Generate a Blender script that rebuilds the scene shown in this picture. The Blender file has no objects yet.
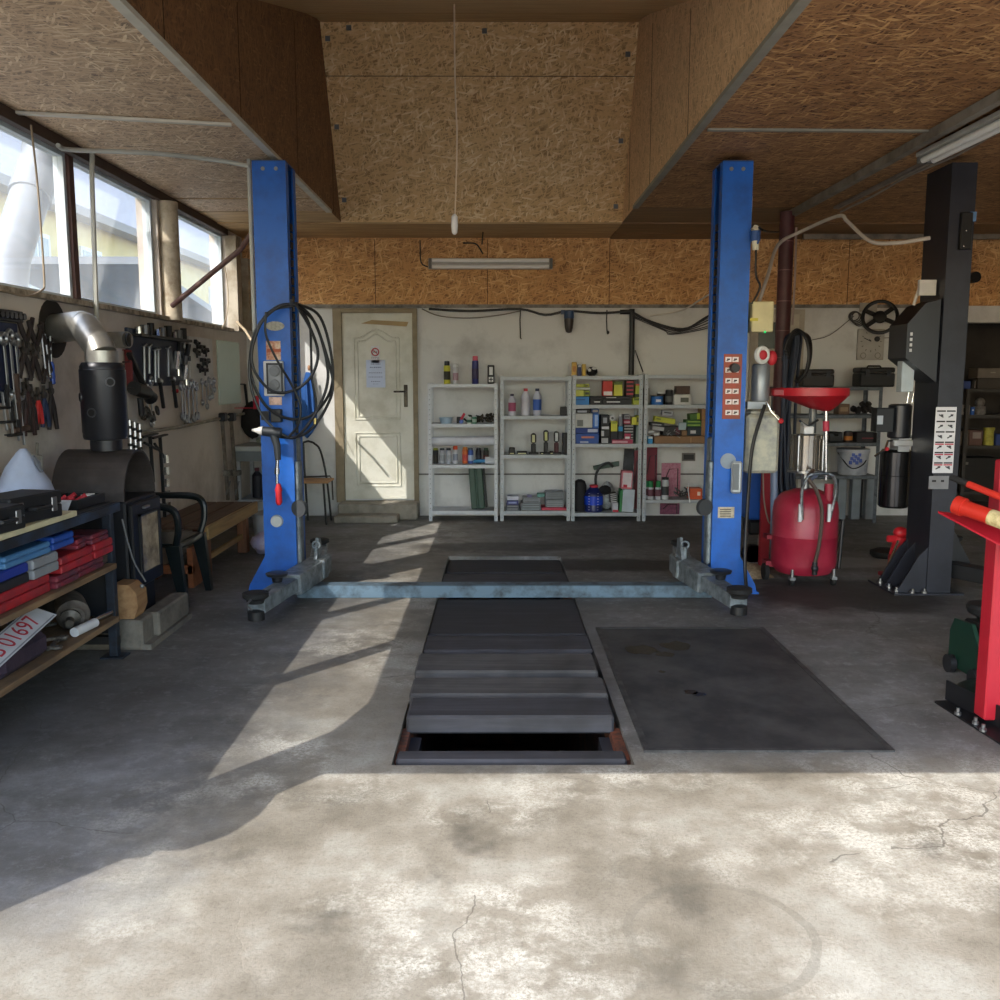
import bpy, bmesh, math, random
from mathutils import Vector as V, Matrix as M, Euler
random.seed(7)
sc = bpy.context.scene; COL = sc.collection; PI = math.pi
def R(d): return d*PI/180
# ---------------- camera model (used only to read real positions off the photo)
FP = 924.; PITCH = math.atan(122/FP); YAW = math.atan(3/FP); CH = 1.45
def ray(px, py):
    x=(px-500)/FP; z=(500-py)/FP
    y=math.cos(PITCH)+z*math.sin(PITCH); zz=-math.sin(PITCH)+z*math.cos(PITCH)
    return V((x*math.cos(YAW)+y*math.sin(YAW), -x*math.sin(YAW)+y*math.cos(YAW), zz))
def A(px,py,Y): r=ray(px,py); t=Y/r.y; return V((r.x*t, Y, CH+r.z*t))
def F(px,py,h=0.): r=ray(px,py); t=(h-CH)/r.z; return V((r.x*t, r.y*t, h))
def W(px,py,X): r=ray(px,py); t=X/r.x; return V((X, r.y*t, CH+r.z*t))
# ---------------- materials
def hx(h):
    h=h.lstrip('#'); r=[int(h[i:i+2],16)/255 for i in (0,2,4)]
    return tuple(((c/12.92) if c<=.04045 else ((c+.055)/1.055)**2.4) for c in r)+(1,)
MC={}
def nd(nt,t,**k):
    n=nt.nodes.new(t)
    for a,b in k.items(): setattr(n,a,b)
    return n
def newmat(name):
    m=bpy.data.materials.new(name); m.use_nodes=True; nt=m.node_tree
    return m,nt,nt.nodes['Principled BSDF']
def mat(h,rough=.6,metal=0.,var=.12,sc_=9.,bump=0.,emit=0):
    k=(h,rough,metal,var,sc_,bump,emit)
    if k in MC: return MC[k]
    m,nt,b=newmat('m_'+h.strip('#')); L=nt.links
    b.inputs['Roughness'].default_value=rough; b.inputs['Metallic'].default_value=metal
    c=hx(h)
    if emit: b.inputs['Emission Color'].default_value=c; b.inputs['Emission Strength'].default_value=emit
    tc=nd(nt,'ShaderNodeTexCoord'); no=nd(nt,'ShaderNodeTexNoise'); no.inputs['Scale'].default_value=sc_; no.inputs['Detail'].default_value=5
    L.new(tc.outputs['Object'],no.inputs['Vector'])
    if var:
        r=nd(nt,'ShaderNodeValToRGB'); r.color_ramp.elements[0].position=.3; r.color_ramp.elements[1].position=.7
        r.color_ramp.elements[0].color=tuple(x*(1-var) for x in c[:3])+(1,); r.color_ramp.elements[1].color=tuple(min(1,x*(1+var)) for x in c[:3])+(1,)
        L.new(no.outputs['Fac'],r.inputs['Fac']); L.new(r.outputs['Color'],b.inputs['Base Color'])
    else: b.inputs['Base Color'].default_value=c
    if bump:
        bp=nd(nt,'ShaderNodeBump'); bp.inputs['Strength'].default_value=bump; bp.inputs['Distance'].default_value=.01
        L.new(no.outputs['Fac'],bp.inputs['Height']); L.new(bp.outputs['Normal'],b.inputs['Normal'])
    MC[k]=m; return m
def worn(h,h2,amt=.5,scl=6.,rough=.6,metal=0.,stretch=(1,1,1),bump=.2):
    """base colour with patches of a second colour (dirt / wear)"""
    k=('w',h,h2,amt,scl,rough,metal,stretch,bump)
    if k in MC: return MC[k]
    m,nt,b=newmat('worn_'+h.strip('#')); L=nt.links
    b.inputs['Roughness'].default_value=rough; b.inputs['Metallic'].default_value=metal
    tc=nd(nt,'ShaderNodeTexCoord'); mp=nd(nt,'ShaderNodeMapping'); mp.inputs['Scale'].default_value=stretch
    L.new(tc.outputs['Object'],mp.inputs[0])
    n=nd(nt,'ShaderNodeTexNoise'); n.inputs['Scale'].default_value=scl; n.inputs['Detail'].default_value=9; n.inputs['Roughness'].default_value=.65
    L.new(mp.outputs[0],n.inputs['Vector'])
    r=nd(nt,'ShaderNodeValToRGB'); e=r.color_ramp.elements
    e[0].position=max(0,.62-.3*amt-.1); e[1].position=.62-.3*amt+.12; e[0].color=hx(h); e[1].color=hx(h2)
    L.new(n.outputs['Fac'],r.inputs['Fac']); L.new(r.outputs['Color'],b.inputs['Base Color'])
    if bump:
        bp=nd(nt,'ShaderNodeBump'); bp.inputs['Strength'].default_value=bump; bp.inputs['Distance'].default_value=.01
        L.new(n.outputs['Fac'],bp.inputs['Height']); L.new(bp.outputs['Normal'],b.inputs['Normal'])
    MC[k]=m; return m
def osb(name,ax,dark,mid,light,ang=0,s=1.):
    m,nt,b=newmat(name); L=nt.links; b.inputs['Roughness'].default_value=.7
    tc=nd(nt,'ShaderNodeTexCoord'); vals=[]
    dn=nd(nt,'ShaderNodeTexNoise'); dn.inputs['Scale'].default_value=9*s; L.new(tc.outputs['Object'],dn.inputs['Vector'])
    ad=nd(nt,'ShaderNodeMixRGB',blend_type='LINEAR_LIGHT'); ad.inputs[0].default_value=.010
    L.new(tc.outputs['Object'],ad.inputs[1]); L.new(dn.outputs['Color'],ad.inputs[2])
    for i,a in enumerate((ang+8,ang-34,ang+47,ang+83,ang-12)):
        m1=nd(nt,'ShaderNodeMapping'); ro=[0,0,0]; ro['XYZ'.index(ax)]=R(a); m1.inputs['Rotation'].default_value=ro
        m1.inputs['Location'].default_value=(i*3.1,i*1.7,i*2.3)
        L.new(ad.outputs[0],m1.inputs[0])
        m2=nd(nt,'ShaderNodeMapping'); k=dict(X=(30,9,62),Y=(9,30,62),Z=(9,62,30))[ax]; m2.inputs['Scale'].default_value=tuple(q*s for q in k)
        L.new(m1.outputs[0],m2.inputs[0])
        v=nd(nt,'ShaderNodeTexVoronoi'); v.inputs['Scale'].default_value=1
        L.new(m2.outputs[0],v.inputs['Vector'])
        sp=nd(nt,'ShaderNodeSeparateColor'); L.new(v.outputs['Color'],sp.inputs[0]); vals.append(sp.outputs[0])
    cur=vals[0]
    for v in vals[1:]:
        mm=nd(nt,'ShaderNodeMath',operation='MAXIMUM'); L.new(cur,mm.inputs[0]); L.new(v,mm.inputs[1]); cur=mm.outputs[0]
    n2=nd(nt,'ShaderNodeTexNoise'); n2.inputs['Scale'].default_value=3.; n2.inputs['Detail'].default_value=12; n2.inputs['Roughness'].default_value=.75; L.new(tc.outputs['Object'],n2.inputs['Vector'])
    mx=nd(nt,'ShaderNodeMath',operation='MULTIPLY_ADD'); L.new(n2.outputs['Fac'],mx.inputs[0]); mx.inputs[1].default_value=.45; mx.inputs[2].default_value=-.27
    sm=nd(nt,'ShaderNodeMath',operation='ADD'); L.new(cur,sm.inputs[0]); L.new(mx.outputs[0],sm.inputs[1])
    r=nd(nt,'ShaderNodeValToRGB'); e=r.color_ramp.elements; e[0].position=.48; e[0].color=hx(dark); e[1].position=1.05-.05; e[1].color=hx(light)
    q=e.new(.78); q.color=hx(mid); q=e.new(.88); q.color=hx(mid)
    L.new(sm.outputs[0],r.inputs['Fac']); L.new(r.outputs['Color'],b.inputs['Base Color'])
    bp=nd(nt,'ShaderNodeBump'); bp.inputs['Strength'].default_value=.25; bp.inputs['Distance'].default_value=.004
    L.new(cur,bp.inputs['Height']); L.new(bp.outputs['Normal'],b.inputs['Normal'])
    return m
def wood(h1,h2,ax='X',scl=1.,rough=.6,dirt=None):
    k=('wd',h1,h2,ax,scl,dirt)
    if k in MC: return MC[k]
    m,nt,b=newmat('wood_'+h1.strip('#')); L=nt.links; b.inputs['Roughness'].default_value=rough
    tc=nd(nt,'ShaderNodeTexCoord'); mp=nd(nt,'ShaderNodeMapping'); mp.inputs['Scale'].default_value=dict(X=(2,28,28),Y=(28,2,28),Z=(28,28,2))[ax]
    L.new(tc.outputs['Object'],mp.inputs[0])
    n=nd(nt,'ShaderNodeTexNoise'); n.inputs['Scale'].default_value=scl; n.inputs['Detail'].default_value=7; n.inputs['Distortion'].default_value=.6
    L.new(mp.outputs[0],n.inputs['Vector'])
    r=nd(nt,'ShaderNodeValToRGB'); e=r.color_ramp.elements; e[0].position=.3; e[1].position=.72; e[0].color=hx(h1); e[1].color=hx(h2)
    L.new(n.outputs['Fac'],r.inputs['Fac']); out=r.outputs['Color']
    if dirt:
        n2=nd(nt,'ShaderNodeTexNoise'); n2.inputs['Scale'].default_value=5; n2.inputs['Detail'].default_value=6; L.new(tc.outputs['Object'],n2.inputs['Vector'])
        r2=nd(nt,'ShaderNodeValToRGB'); r2.color_ramp.elements[0].position=.4; r2.color_ramp.elements[1].position=.85; L.new(n2.outputs['Fac'],r2.inputs['Fac'])
        mx=nd(nt,'ShaderNodeMixRGB'); L.new(r2.outputs['Color'],mx.inputs[0]); L.new(out,mx.inputs[1]); mx.inputs[2].default_value=hx(dirt); out=mx.outputs[0]
    L.new(out,b.inputs['Base Color'])
    bp=nd(nt,'ShaderNodeBump'); bp.inputs['Strength'].default_value=.3; bp.inputs['Distance'].default_value=.005
    L.new(n.outputs['Fac'],bp.inputs['Height']); L.new(bp.outputs['Normal'],b.inputs['Normal'])
    MC[k]=m; return m
# ---------------- geometry collector
class G:
    def __init__(s): s.v=[]; s.f=[]; s.m=[]; s.mi=0
    def add(s,vs,fs):
        o=len(s.v); s.v+= [V(p) for p in vs]
        for f in fs: s.f.append([i+o for i in f]); s.m.append(s.mi)
        return s
    def mat(s,i): s.mi=i; return s
    def box(s,c,d,rot=None,b=0.):
        c=V(c); h=[x/2 for x in d]; b=min(b,min(h)*.9); vs=[]; fs=[]
        if b<=0:
            for x in (-1,1):
                for y in (-1,1):
                    for z in (-1,1): vs.append(V((x*h[0],y*h[1],z*h[2])))
            fs=[(0,1,3,2),(4,6,7,5),(0,4,5,1),(2,3,7,6),(0,2,6,4),(1,5,7,3)]
        else:
            ix={}
            for x in (-1,1):
                for y in (-1,1):
                    for z in (-1,1):
                        for a in range(3):
                            p=[x*(h[0]-b),y*(h[1]-b),z*(h[2]-b)]; p[a]=(x,y,z)[a]*h[a]
                            ix[(x,y,z,a)]=len(vs); vs.append(V(p))
                        fs.append(tuple(ix[(x,y,z,a)] for a in range(3)))
            for x in (-1,1):
                fs.append(tuple(ix[(x,y,z,0)] for y,z in ((-1,-1),(1,-1),(1,1),(-1,1))))
                fs.append(tuple(ix[(y,x,z,1)] for y,z in ((-1,-1),(1,-1),(1,1),(-1,1))))
                fs.append(tuple(ix[(y,z,x,2)] for y,z in ((-1,-1),(1,-1),(1,1),(-1,1))))
                for y in (-1,1):
                    fs.append((ix[(x,y,1,0)],ix[(x,y,1,1)],ix[(x,y,-1,1)],ix[(x,y,-1,0)]))
                    fs.append((ix[(x,1,y,0)],ix[(x,1,y,2)],ix[(x,-1,y,2)],ix[(x,-1,y,0)]))
                    fs.append((ix[(1,x,y,1)],ix[(1,x,y,2)],ix[(-1,x,y,2)],ix[(-1,x,y,1)]))
        if rot is not None:
            q=Euler([R(a) for a in rot]).to_matrix(); vs=[q@p for p in vs]
        return s.add([p+c for p in vs],fs)
    def bb(s,x0,x1,y0,y1,z0,z1,b=0.): return s.box(((x0+x1)/2,(y0+y1)/2,(z0+z1)/2),(abs(x1-x0),abs(y1-y0),abs(z1-z0)),None,b)
    def beam(s,p,q,w,h,b=0.,up=(0,0,1)):
        p=V(p);q=V(q);d=q-p;l=d.length;z=d.normalized();u=V(up)
        if abs(z.dot(u))>.98:u=V((0,1,0))
        x=u.cross(z).normalized();y=z.cross(x)
        m=M((x,y,z)).transposed(); g=G(); g.box((0,0,0),(w,h,l),None,b)
        return s.add([m@a+(p+q)/2 for a in g.v],g.f)
    def tube(s,pts,r,n=8,caps=True,sm=0):
        pts=[V(p) for p in pts]
        if sm and len(pts)>2:
            P=[pts[0]*2-pts[1]]+pts+[pts[-1]*2-pts[-2]]; out=[]; rr=r if isinstance(r,(list,tuple)) else None; ro=[]
            for i in range(1,len(P)-2):
                for k in range(sm):
                    t=k/sm; a,b,c,d=P[i-1:i+3]
                    out.append(.5*((2*b)+(c-a)*t+(2*a-5*b+4*c-d)*t*t+(3*b-a-3*c+d)*t**3))
                    if rr: ro.append(rr[i-1]*(1-t)+rr[i]*t)
            out.append(pts[-1]); pts=out
            if rr: ro.append(rr[-1]); r=ro
        N=len(pts); rs=r if isinstance(r,(list,tuple)) else [r]*N; vs=[]; pu=None
        for i in range(N):
            t=(pts[min(i+1,N-1)]-pts[max(i-1,0)])
            if t.length<1e-9: t=V((0,0,1))
            t.normalize()
            if pu is None: pu=V((0,0,1)) if abs(t.z)<.9 else V((1,0,0))
            u=(pu-t*pu.dot(t))
            if u.length<1e-6:u=t.orthogonal()
            u.normalize(); w=t.cross(u); pu=u
            for k in range(n):
                a=2*PI*k/n; vs.append(pts[i]+(u*math.cos(a)+w*math.sin(a))*rs[i])
        fs=[]
        for i in range(N-1):
            for k in range(n): fs.append((i*n+k,i*n+(k+1)%n,(i+1)*n+(k+1)%n,(i+1)*n+k))
        if caps: fs.append(tuple(range(n))[::-1]); fs.append(tuple((N-1)*n+k for k in range(n)))
        return s.add(vs,fs)
    def cyl(s,a,b,r,r2=None,n=20): return s.tube([a,b],[r,r if r2 is None else r2],n)
    def lathe(s,prof,c=(0,0,0),n=24,ax=(0,0,1),sx=1.,sy=1.):
        q=V((0,0,1)).rotation_difference(V(ax)).to_matrix(); c=V(c); vs=[];N=len(prof)
        for r,z in prof:
            for k in range(n): a=2*PI*k/n; vs.append(c+q@V((max(r,1e-4)*math.cos(a)*sx,max(r,1e-4)*math.sin(a)*sy,z)))
        fs=[(i*n+k,i*n+(k+1)%n,(i+1)*n+(k+1)%n,(i+1)*n+k) for i in range(N-1) for k in range(n)]
        fs.append(tuple(range(n))[::-1]); fs.append(tuple((N-1)*n+k for k in range(n)))
        return s.add(vs,fs)
    def prism(s,pts,ax,a0,a1):
        def mk(p,a): return dict(X=(a,p[0],p[1]),Y=(p[0],a,p[1]),Z=(p[0],p[1],a))[ax]
        n=len(pts); vs=[mk(p,a0) for p in pts]+[mk(p,a1) for p in pts]
        return s.add(vs,[tuple(range(n)),tuple(range(n,2*n))[::-1]]+[(i,(i+1)%n,n+(i+1)%n,n+i) for i in range(n)])
    def hexa(s,b,t): # 4 bottom pts, 4 top pts
        return s.add(list(b)+list(t),[(3,2,1,0),(4,5,6,7),(0,1,5,4),(1,2,6,5),(2,3,7,6),(3,0,4,7)])
    def sph(s,c,r,sx=1,sy=1,sz=1,n=14):
        k=n//2+1; pr=[(math.sin(PI*i/k),-math.cos(PI*i/k)) for i in range(k+1)]
        o=len(s.v); s.lathe([(a,b) for a,b in pr],(0,0,0),n)
        for i in range(o,len(s.v)): p=s.v[i]; s.v[i]=V((c[0]+p.x*r*sx,c[1]+p.y*r*sy,c[2]+p.z*r*sz))
        return s
    def torus(s,c,R_,r,ax=(0,1,0),n=28,k=8,a0=0,a1=360,sx=1.,sz=1.):
        q=V((0,0,1)).rotation_difference(V(ax)).to_matrix(); full=(a1-a0)>=360; N=n if full else n+1; vs=[];c=V(c)
        for i in range(N):
            a=R(a0+(a1-a0)*i/n)
            for j in range(k):
                b=2*PI*j/k; rr=R_+r*math.cos(b); vs.append(c+q@V((rr*math.cos(a)*sx,rr*math.sin(a)*sz,r*math.sin(b))))
        fs=[(i*k+j,i*k+(j+1)%k,((i+1)%N)*k+(j+1)%k,((i+1)%N)*k+j) for i in range(n if full else n) for j in range(k) if full or i+1<N]
        return s.add(vs,fs)
    def xf(s,m,i0=0):
        for i in range(i0,len(s.v)): s.v[i]=m@s.v[i]
        return s
    def jit(s,a,i0=0):
        for i in range(i0,len(s.v)): s.v[i]+=V((random.uniform(-a,a),random.uniform(-a,a),random.uniform(-a,a)))
        return s
INV={}
def base(name,g,mats,inv=None,ang=35):
    me=bpy.data.meshes.new(name)
    vs=[inv@p for p in g.v] if inv is not None else g.v
    me.from_pydata([tuple(p) for p in vs],[],g.f)
    for p,i in zip(me.polygons,g.m): p.material_index=i
    bm=bmesh.new(); bm.from_mesh(me); bmesh.ops.recalc_face_normals(bm,faces=bm.faces); bm.to_mesh(me); bm.free()
    for m in (mats if isinstance(mats,(list,tuple)) else [mats]): me.materials.append(m)
    me.shade_smooth(); me.set_sharp_from_angle(angle=R(ang))
    o=bpy.data.objects.new(name,me); COL.objects.link(o); return o
def T(name,label,cat,loc=(0,0,0),rz=0,group=None):
    o=bpy.data.objects.new(name,None); COL.objects.link(o); o.location=loc; o.rotation_euler=(0,0,R(rz)); o.empty_display_size=.1
    o['label']=label; o['category']=cat
    if group:o['group']=group
    INV[o]=(M.Translation(V(loc))@M.Rotation(R(rz),4,'Z')).inverted(); return o
def P(name,g,mats,parent,label=None,w=True):
    o=base(name,g,mats,INV[parent] if w else None); o.parent=parent; INV[o]=INV.get(parent)
    if label:o['label']=label
    return o
def S(name,g,mats,label,cat,group=None):
    xs=[p.x for p in g.v]; ys=[p.y for p in g.v]; zs=[p.z for p in g.v]
    loc=V(((min(xs)+max(xs))/2,(min(ys)+max(ys))/2,min(zs))); inv=M.Translation(-loc)
    o=base(name,g,mats,inv); o.location=loc; o['label']=label; o['category']=cat; INV[o]=inv
    if group:o['group']=group
    return o
def ST(name,g,mats):
    o=base(name,g,mats); o['kind']='structure'; INV[o]=M.Identity(4); return o
def dup(root,loc,rz=None,label=None,scale=None,rot=None):
    def cp(o,par):
        c=o.copy(); COL.objects.link(c)
        if par: c.parent=par
        for ch in [x for x in bpy.data.objects if x.parent==o and x is not c]: cp(ch,c)
        return c
    r=cp(root,None); r.location=loc
    if rz is not None:r.rotation_euler=(0,0,R(rz))
    if rot is not None:r.rotation_euler=[R(a) for a in rot]
    if scale:r.scale=(scale,)*3
    if label:r['label']=label
    return r
def textg(s,size,loc,rot=(90,0,0),ext=.001,align='CENTER'):
    cu=bpy.data.curves.new('t','FONT'); cu.body=s; cu.size=size; cu.extrude=ext; cu.align_x=align; cu.align_y='CENTER'
    o=bpy.data.objects.new('t',cu); COL.objects.link(o); dg=bpy.context.evaluated_depsgraph_get(); me=bpy.data.meshes.new_from_object(o.evaluated_get(dg))
    g=G(); q=M.Translation(V(loc))@Euler([R(a) for a in rot]).to_matrix().to_4x4()
    g.add([q@v.co for v in me.vertices],[list(p.vertices) for p in me.polygons])
    bpy.data.objects.remove(o); bpy.data.meshes.remove(me); return g
def join(g,h,mi=None):
    o=len(g.v); g.v+=h.v
    for f,m in zip(h.f,h.m): g.f.append([i+o for i in f]); g.m.append(m if mi is None else mi)
    return g
# common materials
STEEL=mat('#9a9c9e',.35,.9,.15); CHROME=mat('#c8cacc',.18,1.,.05); GALV=mat('#a3a8ac',.5,.2,.08,30)
DARK=mat('#17181a',.5); BLACK=mat('#0c0c0d',.45); RUB=mat('#141414',.8); DSTEEL=mat('#34363a',.4,.6); WHITE=mat('#d9dadb',.5,var=.05)
BLUE=worn('#0a60bf','#0b4f9e',.3,5,.45,bump=.03); RED=mat('#b8202b',.4); CREAM=mat('#d8cfa8',.5)
# =============================== ROOM ===============================
XL=-2.6; YB=9.72; HS=2.87; YF=.85; XR=6.3; WX0=-1.43; WX1=1.15; WY=8.75
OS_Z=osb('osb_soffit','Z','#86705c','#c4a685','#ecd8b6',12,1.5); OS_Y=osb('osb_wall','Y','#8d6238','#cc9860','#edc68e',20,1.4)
OS_YW=osb('osb_well_back','Y','#a57f52','#dcb580','#f6deb2',25,1.3); OS_X=osb('osb_well_side_shaded','X','#573a25','#7d5837','#98724c',85,1.6)
OS_XR=osb('osb_well_side_lit','X','#a98560','#dbb285','#ecca9c',85,1.6)  # right copy lighter than the left: light from the left painted in
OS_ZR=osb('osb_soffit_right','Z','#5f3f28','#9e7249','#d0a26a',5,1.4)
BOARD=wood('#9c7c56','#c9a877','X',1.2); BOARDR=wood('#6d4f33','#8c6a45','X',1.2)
# --- floor
_a,_b=F(622,905),F(818,945); RC=((_a.x+_b.x)/2,(_a.y+_b.y)/2-.05,abs(_b.x-_a.x)/2)
def floor_mat():
    m,nt,b=newmat('concrete_floor'); L=nt.links
    tc=nd(nt,'ShaderNodeTexCoord'); sx=nd(nt,'ShaderNodeSeparateXYZ'); L.new(tc.outputs['Object'],sx.inputs[0])
    def noise(s,d=6,rg=.6,st=None):
        n=nd(nt,'ShaderNodeTexNoise'); n.inputs['Scale'].default_value=s; n.inputs['Detail'].default_value=d; n.inputs['Roughness'].default_value=rg
        if st:
            mp=nd(nt,'ShaderNodeMapping'); mp.inputs['Scale'].default_value=st; L.new(tc.outputs['Object'],mp.inputs[0]); L.new(mp.outputs[0],n.inputs['Vector'])
        else: L.new(tc.outputs['Object'],n.inputs['Vector'])
        return n.outputs['Fac']
    def mth(op,a,b_=None,c=None,cl=False):
        n=nd(nt,'ShaderNodeMath',operation=op,use_clamp=cl)
        for i,x in enumerate((a,b_,c)):
            if x is None: continue
            if isinstance(x,(int,float)): n.inputs[i].default_value=x
            else: L.new(x,n.inputs[i])
        return n.outputs[0]
    def ramp(f,st):
        r=nd(nt,'ShaderNodeValToRGB'); e=r.color_ramp.elements
        e[0].position=st[0][0]; e[0].color=hx(st[0][1]); e[1].position=st[-1][0]; e[1].color=hx(st[-1][1])
        for p,c in st[1:-1]: q=e.new(p); q.color=hx(c)
        L.new(f,r.inputs['Fac']); return r.outputs['Color']
    def mix(f,a,b_,bt='MIX'):
        n=nd(nt,'ShaderNodeMixRGB',blend_type=bt)
        for i,x in enumerate((f,a,b_)):
            if isinstance(x,(int,float)): n.inputs[i].default_value=x
            elif isinstance(x,tuple): n.inputs[i].default_value=x
            else: L.new(x,n.inputs[i])
        return n.outputs[0]
    X0_=sx.outputs[0]; n1=noise(1.5,9,.68); n2=noise(85,7,.85); n3=noise(5,8,.7)
    base_=ramp(n1,[(.3,'#5f5a50'),(.42,'#7d7669'),(.52,'#928b7e'),(.6,'#a19d92'),(.72,'#b3b0a6')])
    sp=ramp(n2,[(.32,'#847d70'),(.5,'#ffffff'),(.62,'#ffffff')]); out=mix(.55,base_,sp,'MULTIPLY')
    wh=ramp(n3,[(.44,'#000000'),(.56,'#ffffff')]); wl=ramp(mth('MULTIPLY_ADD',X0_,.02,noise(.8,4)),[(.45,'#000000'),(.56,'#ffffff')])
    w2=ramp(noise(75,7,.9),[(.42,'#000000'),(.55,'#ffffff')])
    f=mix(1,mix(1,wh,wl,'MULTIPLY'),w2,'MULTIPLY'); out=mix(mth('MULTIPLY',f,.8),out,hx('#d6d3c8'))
    dk=ramp(noise(3.1,7,.6),[(.30,'#ffffff'),(.40,'#000000')]); out=mix(mth('MULTIPLY',dk,.55),out,hx('#4a4740'))
    # oily interior floor, darkened further to paint in its shade
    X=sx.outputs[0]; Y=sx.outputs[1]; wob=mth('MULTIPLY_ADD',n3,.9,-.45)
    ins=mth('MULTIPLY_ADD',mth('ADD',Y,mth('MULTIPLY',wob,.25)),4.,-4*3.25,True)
    grime_shade=ramp(noise(1.1,9,.7),[(.3,'#4b4947'),(.5,'#6c6b69'),(.7,'#8e8e92')])
    g2=ramp(noise(2.2,8,.75,(.7,1.6,1)),[(.40,'#6a6866'),(.64,'#ffffff')]); grime_shade=mix(.4,grime_shade,g2,'MULTIPLY')
    sc1=ramp(noise(11,10,.85),[(.52,'#000000'),(.62,'#ffffff')]); grime_shade=mix(mth('MULTIPLY',sc1,.45),grime_shade,hx('#9fa0a2'))
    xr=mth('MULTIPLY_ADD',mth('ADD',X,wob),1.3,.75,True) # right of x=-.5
    insf=mth('MULTIPLY',ins,mth('MULTIPLY_ADD',xr,.78,.1))  # held back left of the pit, painting the sun strip lighter
    insl=mth('MULTIPLY',mth('MULTIPLY_ADD',mth('ADD',X,mth('ADD',wob,mth('MULTIPLY',Y,-.06))),-2.0,-1.9,True),.85)   # left floor: dirt, deepened to paint the shade there
    insl=mth('MULTIPLY',insl,mth('MULTIPLY_ADD',Y,2.5,-5.2,True)); out=mix(insf,out,grime_shade)
    out=mix(insl,out,grime_shade)
    # oil round the pit and under the drain tank
    def blob(cx,cy,rx,ry,soft,amt,col):
        nonlocal out
        dx=mth('DIVIDE',mth('SUBTRACT',X,cx),rx); dy=mth('DIVIDE',mth('SUBTRACT',Y,cy),ry)
        d=mth('ADD',mth('SQRT',mth('ADD',mth('MULTIPLY',dx,dx),mth('MULTIPLY',dy,dy))),mth('MULTIPLY',wob,.9))
        f=mth('MULTIPLY',mth('MULTIPLY_ADD',d,-soft,soft,True),amt); out=mix(f,out,hx(col))
    blob(2.35,6.1,.8,.55,3,.85,'#26221f'); blob(.95,7.1,.8,.3,3,.8,'#1f1d1c'); blob(.1,7.9,1.0,.25,3,.5,'#2d2c2a'); blob(1.5,8.3,1.3,.6,2,.35,'#3a3836')
    blob(3.1,5.7,1.,.25,2,.5,'#25211f'); blob(.05,5.4,.75,2.3,2,.5,'#3a3937'); blob(2.6,7.2,.9,.25,4,.55,'#a0a09d'); blob(-1.9,4.0,.9,.9,1.5,.4,'#3f3e3c'); blob(-.93,3.2,.09,.035,6,.0,'#555555')
    blob(.42,2.1,.33,.3,3,.35,'#716a5c'); blob(1.9,2.3,.4,.25,2,.4,'#6b6558'); blob(-.5,1.8,.5,.3,2,.35,'#6d6557')
    # tyre ring mark
    dx=mth('SUBTRACT',X,RC[0]); dy=mth('SUBTRACT',Y,RC[1]); rr=mth('SQRT',mth('ADD',mth('MULTIPLY',dx,dx),mth('MULTIPLY',dy,dy)))
    ring=mth('MULTIPLY',mth('LESS_THAN',mth('ABSOLUTE',mth('ADD',mth('SUBTRACT',rr,RC[2]),mth('MULTIPLY',wob,.06))),.014),mth('MULTIPLY',n1,.6)); out=mix(ring,out,hx('#6a665c'))
    # cracks
    vo=nd(nt,'ShaderNodeTexVoronoi',feature='DISTANCE_TO_EDGE'); vo.inputs['Scale'].default_value=.9
    vm=nd(nt,'ShaderNodeMixRGB',blend_type='LINEAR_LIGHT'); vm.inputs[0].default_value=.1; L.new(tc.outputs['Object'],vm.inputs[1])
    cn=nd(nt,'ShaderNodeTexNoise'); cn.inputs['Scale'].default_value=3; cn.inputs['Detail'].default_value=8; L.new(tc.outputs['Object'],cn.inputs['Vector']); L.new(cn.outputs['Color'],vm.inputs[2]); L.new(vm.outputs[0],vo.inputs['Vector'])
    wl1=mth('GREATER_THAN',noise(.8,2),.53)
    ck=mth('LESS_THAN',vo.outputs['Distance'],.0016); out=mix(mth('MULTIPLY',mth('MULTIPLY',ck,wl1),.6),out,hx('#4c473e'))
    L.new(out,b.inputs['Base Color']); b.inputs['Roughness'].default_value=.75
    rg=mth('MULTIPLY_ADD',n1,.5,.42); L.new(rg,b.inputs['Roughness'])
    h=mth('ADD',mth('MULTIPLY',n2,.5),mth('ADD',mth('MULTIPLY',n3,.6),mth('MULTIPLY',ck,-.6)))
    bp=nd(nt,'ShaderNodeBump'); bp.inputs['Strength'].default_value=.45; bp.inputs['Distance'].default_value=.012; L.new(h,bp.inputs['Height']); L.new(bp.outputs['Normal'],b.inputs['Normal'])
    return m
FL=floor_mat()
PX0,PX1,PY0,PY1=-.40,.52,3.33,7.45
g=G(); E=30
g.bb(-E,PX0,-20,E,-.15,0); g.bb(PX1,E,-20,E,-.15,0); g.bb(PX0,PX1,-20,PY0,-.15,0); g.bb(PX0,PX1,PY1,E,-.15,0)
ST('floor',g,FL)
PITM=worn('#4b2a1c','#1c1817',.5,7,.8)
g=G(); g.bb(PX0-.1,PX0,PY0,PY1,-1.6,-.16); g.bb(PX1,PX1+.1,PY0,PY1,-1.6,-.16); g.bb(PX0-.1,PX1+.1,PY0-.1,PY0,-1.6,-.16); g.bb(PX0-.1,PX1+.1,PY1,PY1+.1,-1.6,-.16); g.bb(PX0-.1,PX1+.1,PY0-.1,PY1+.1,-1.7,-1.6)
ST('wall_pit',g,PITM)
# pit kerb (steel angle seat for the planks, rusty)
g=G()
for x in (PX0+.02,PX1-.02): g.bb(x-.02,x+.02,PY0,PY1,-.13,-.065)
ST('trim_1',g,worn('#5b4638','#8c4d2a',.4,12,.8))
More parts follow.
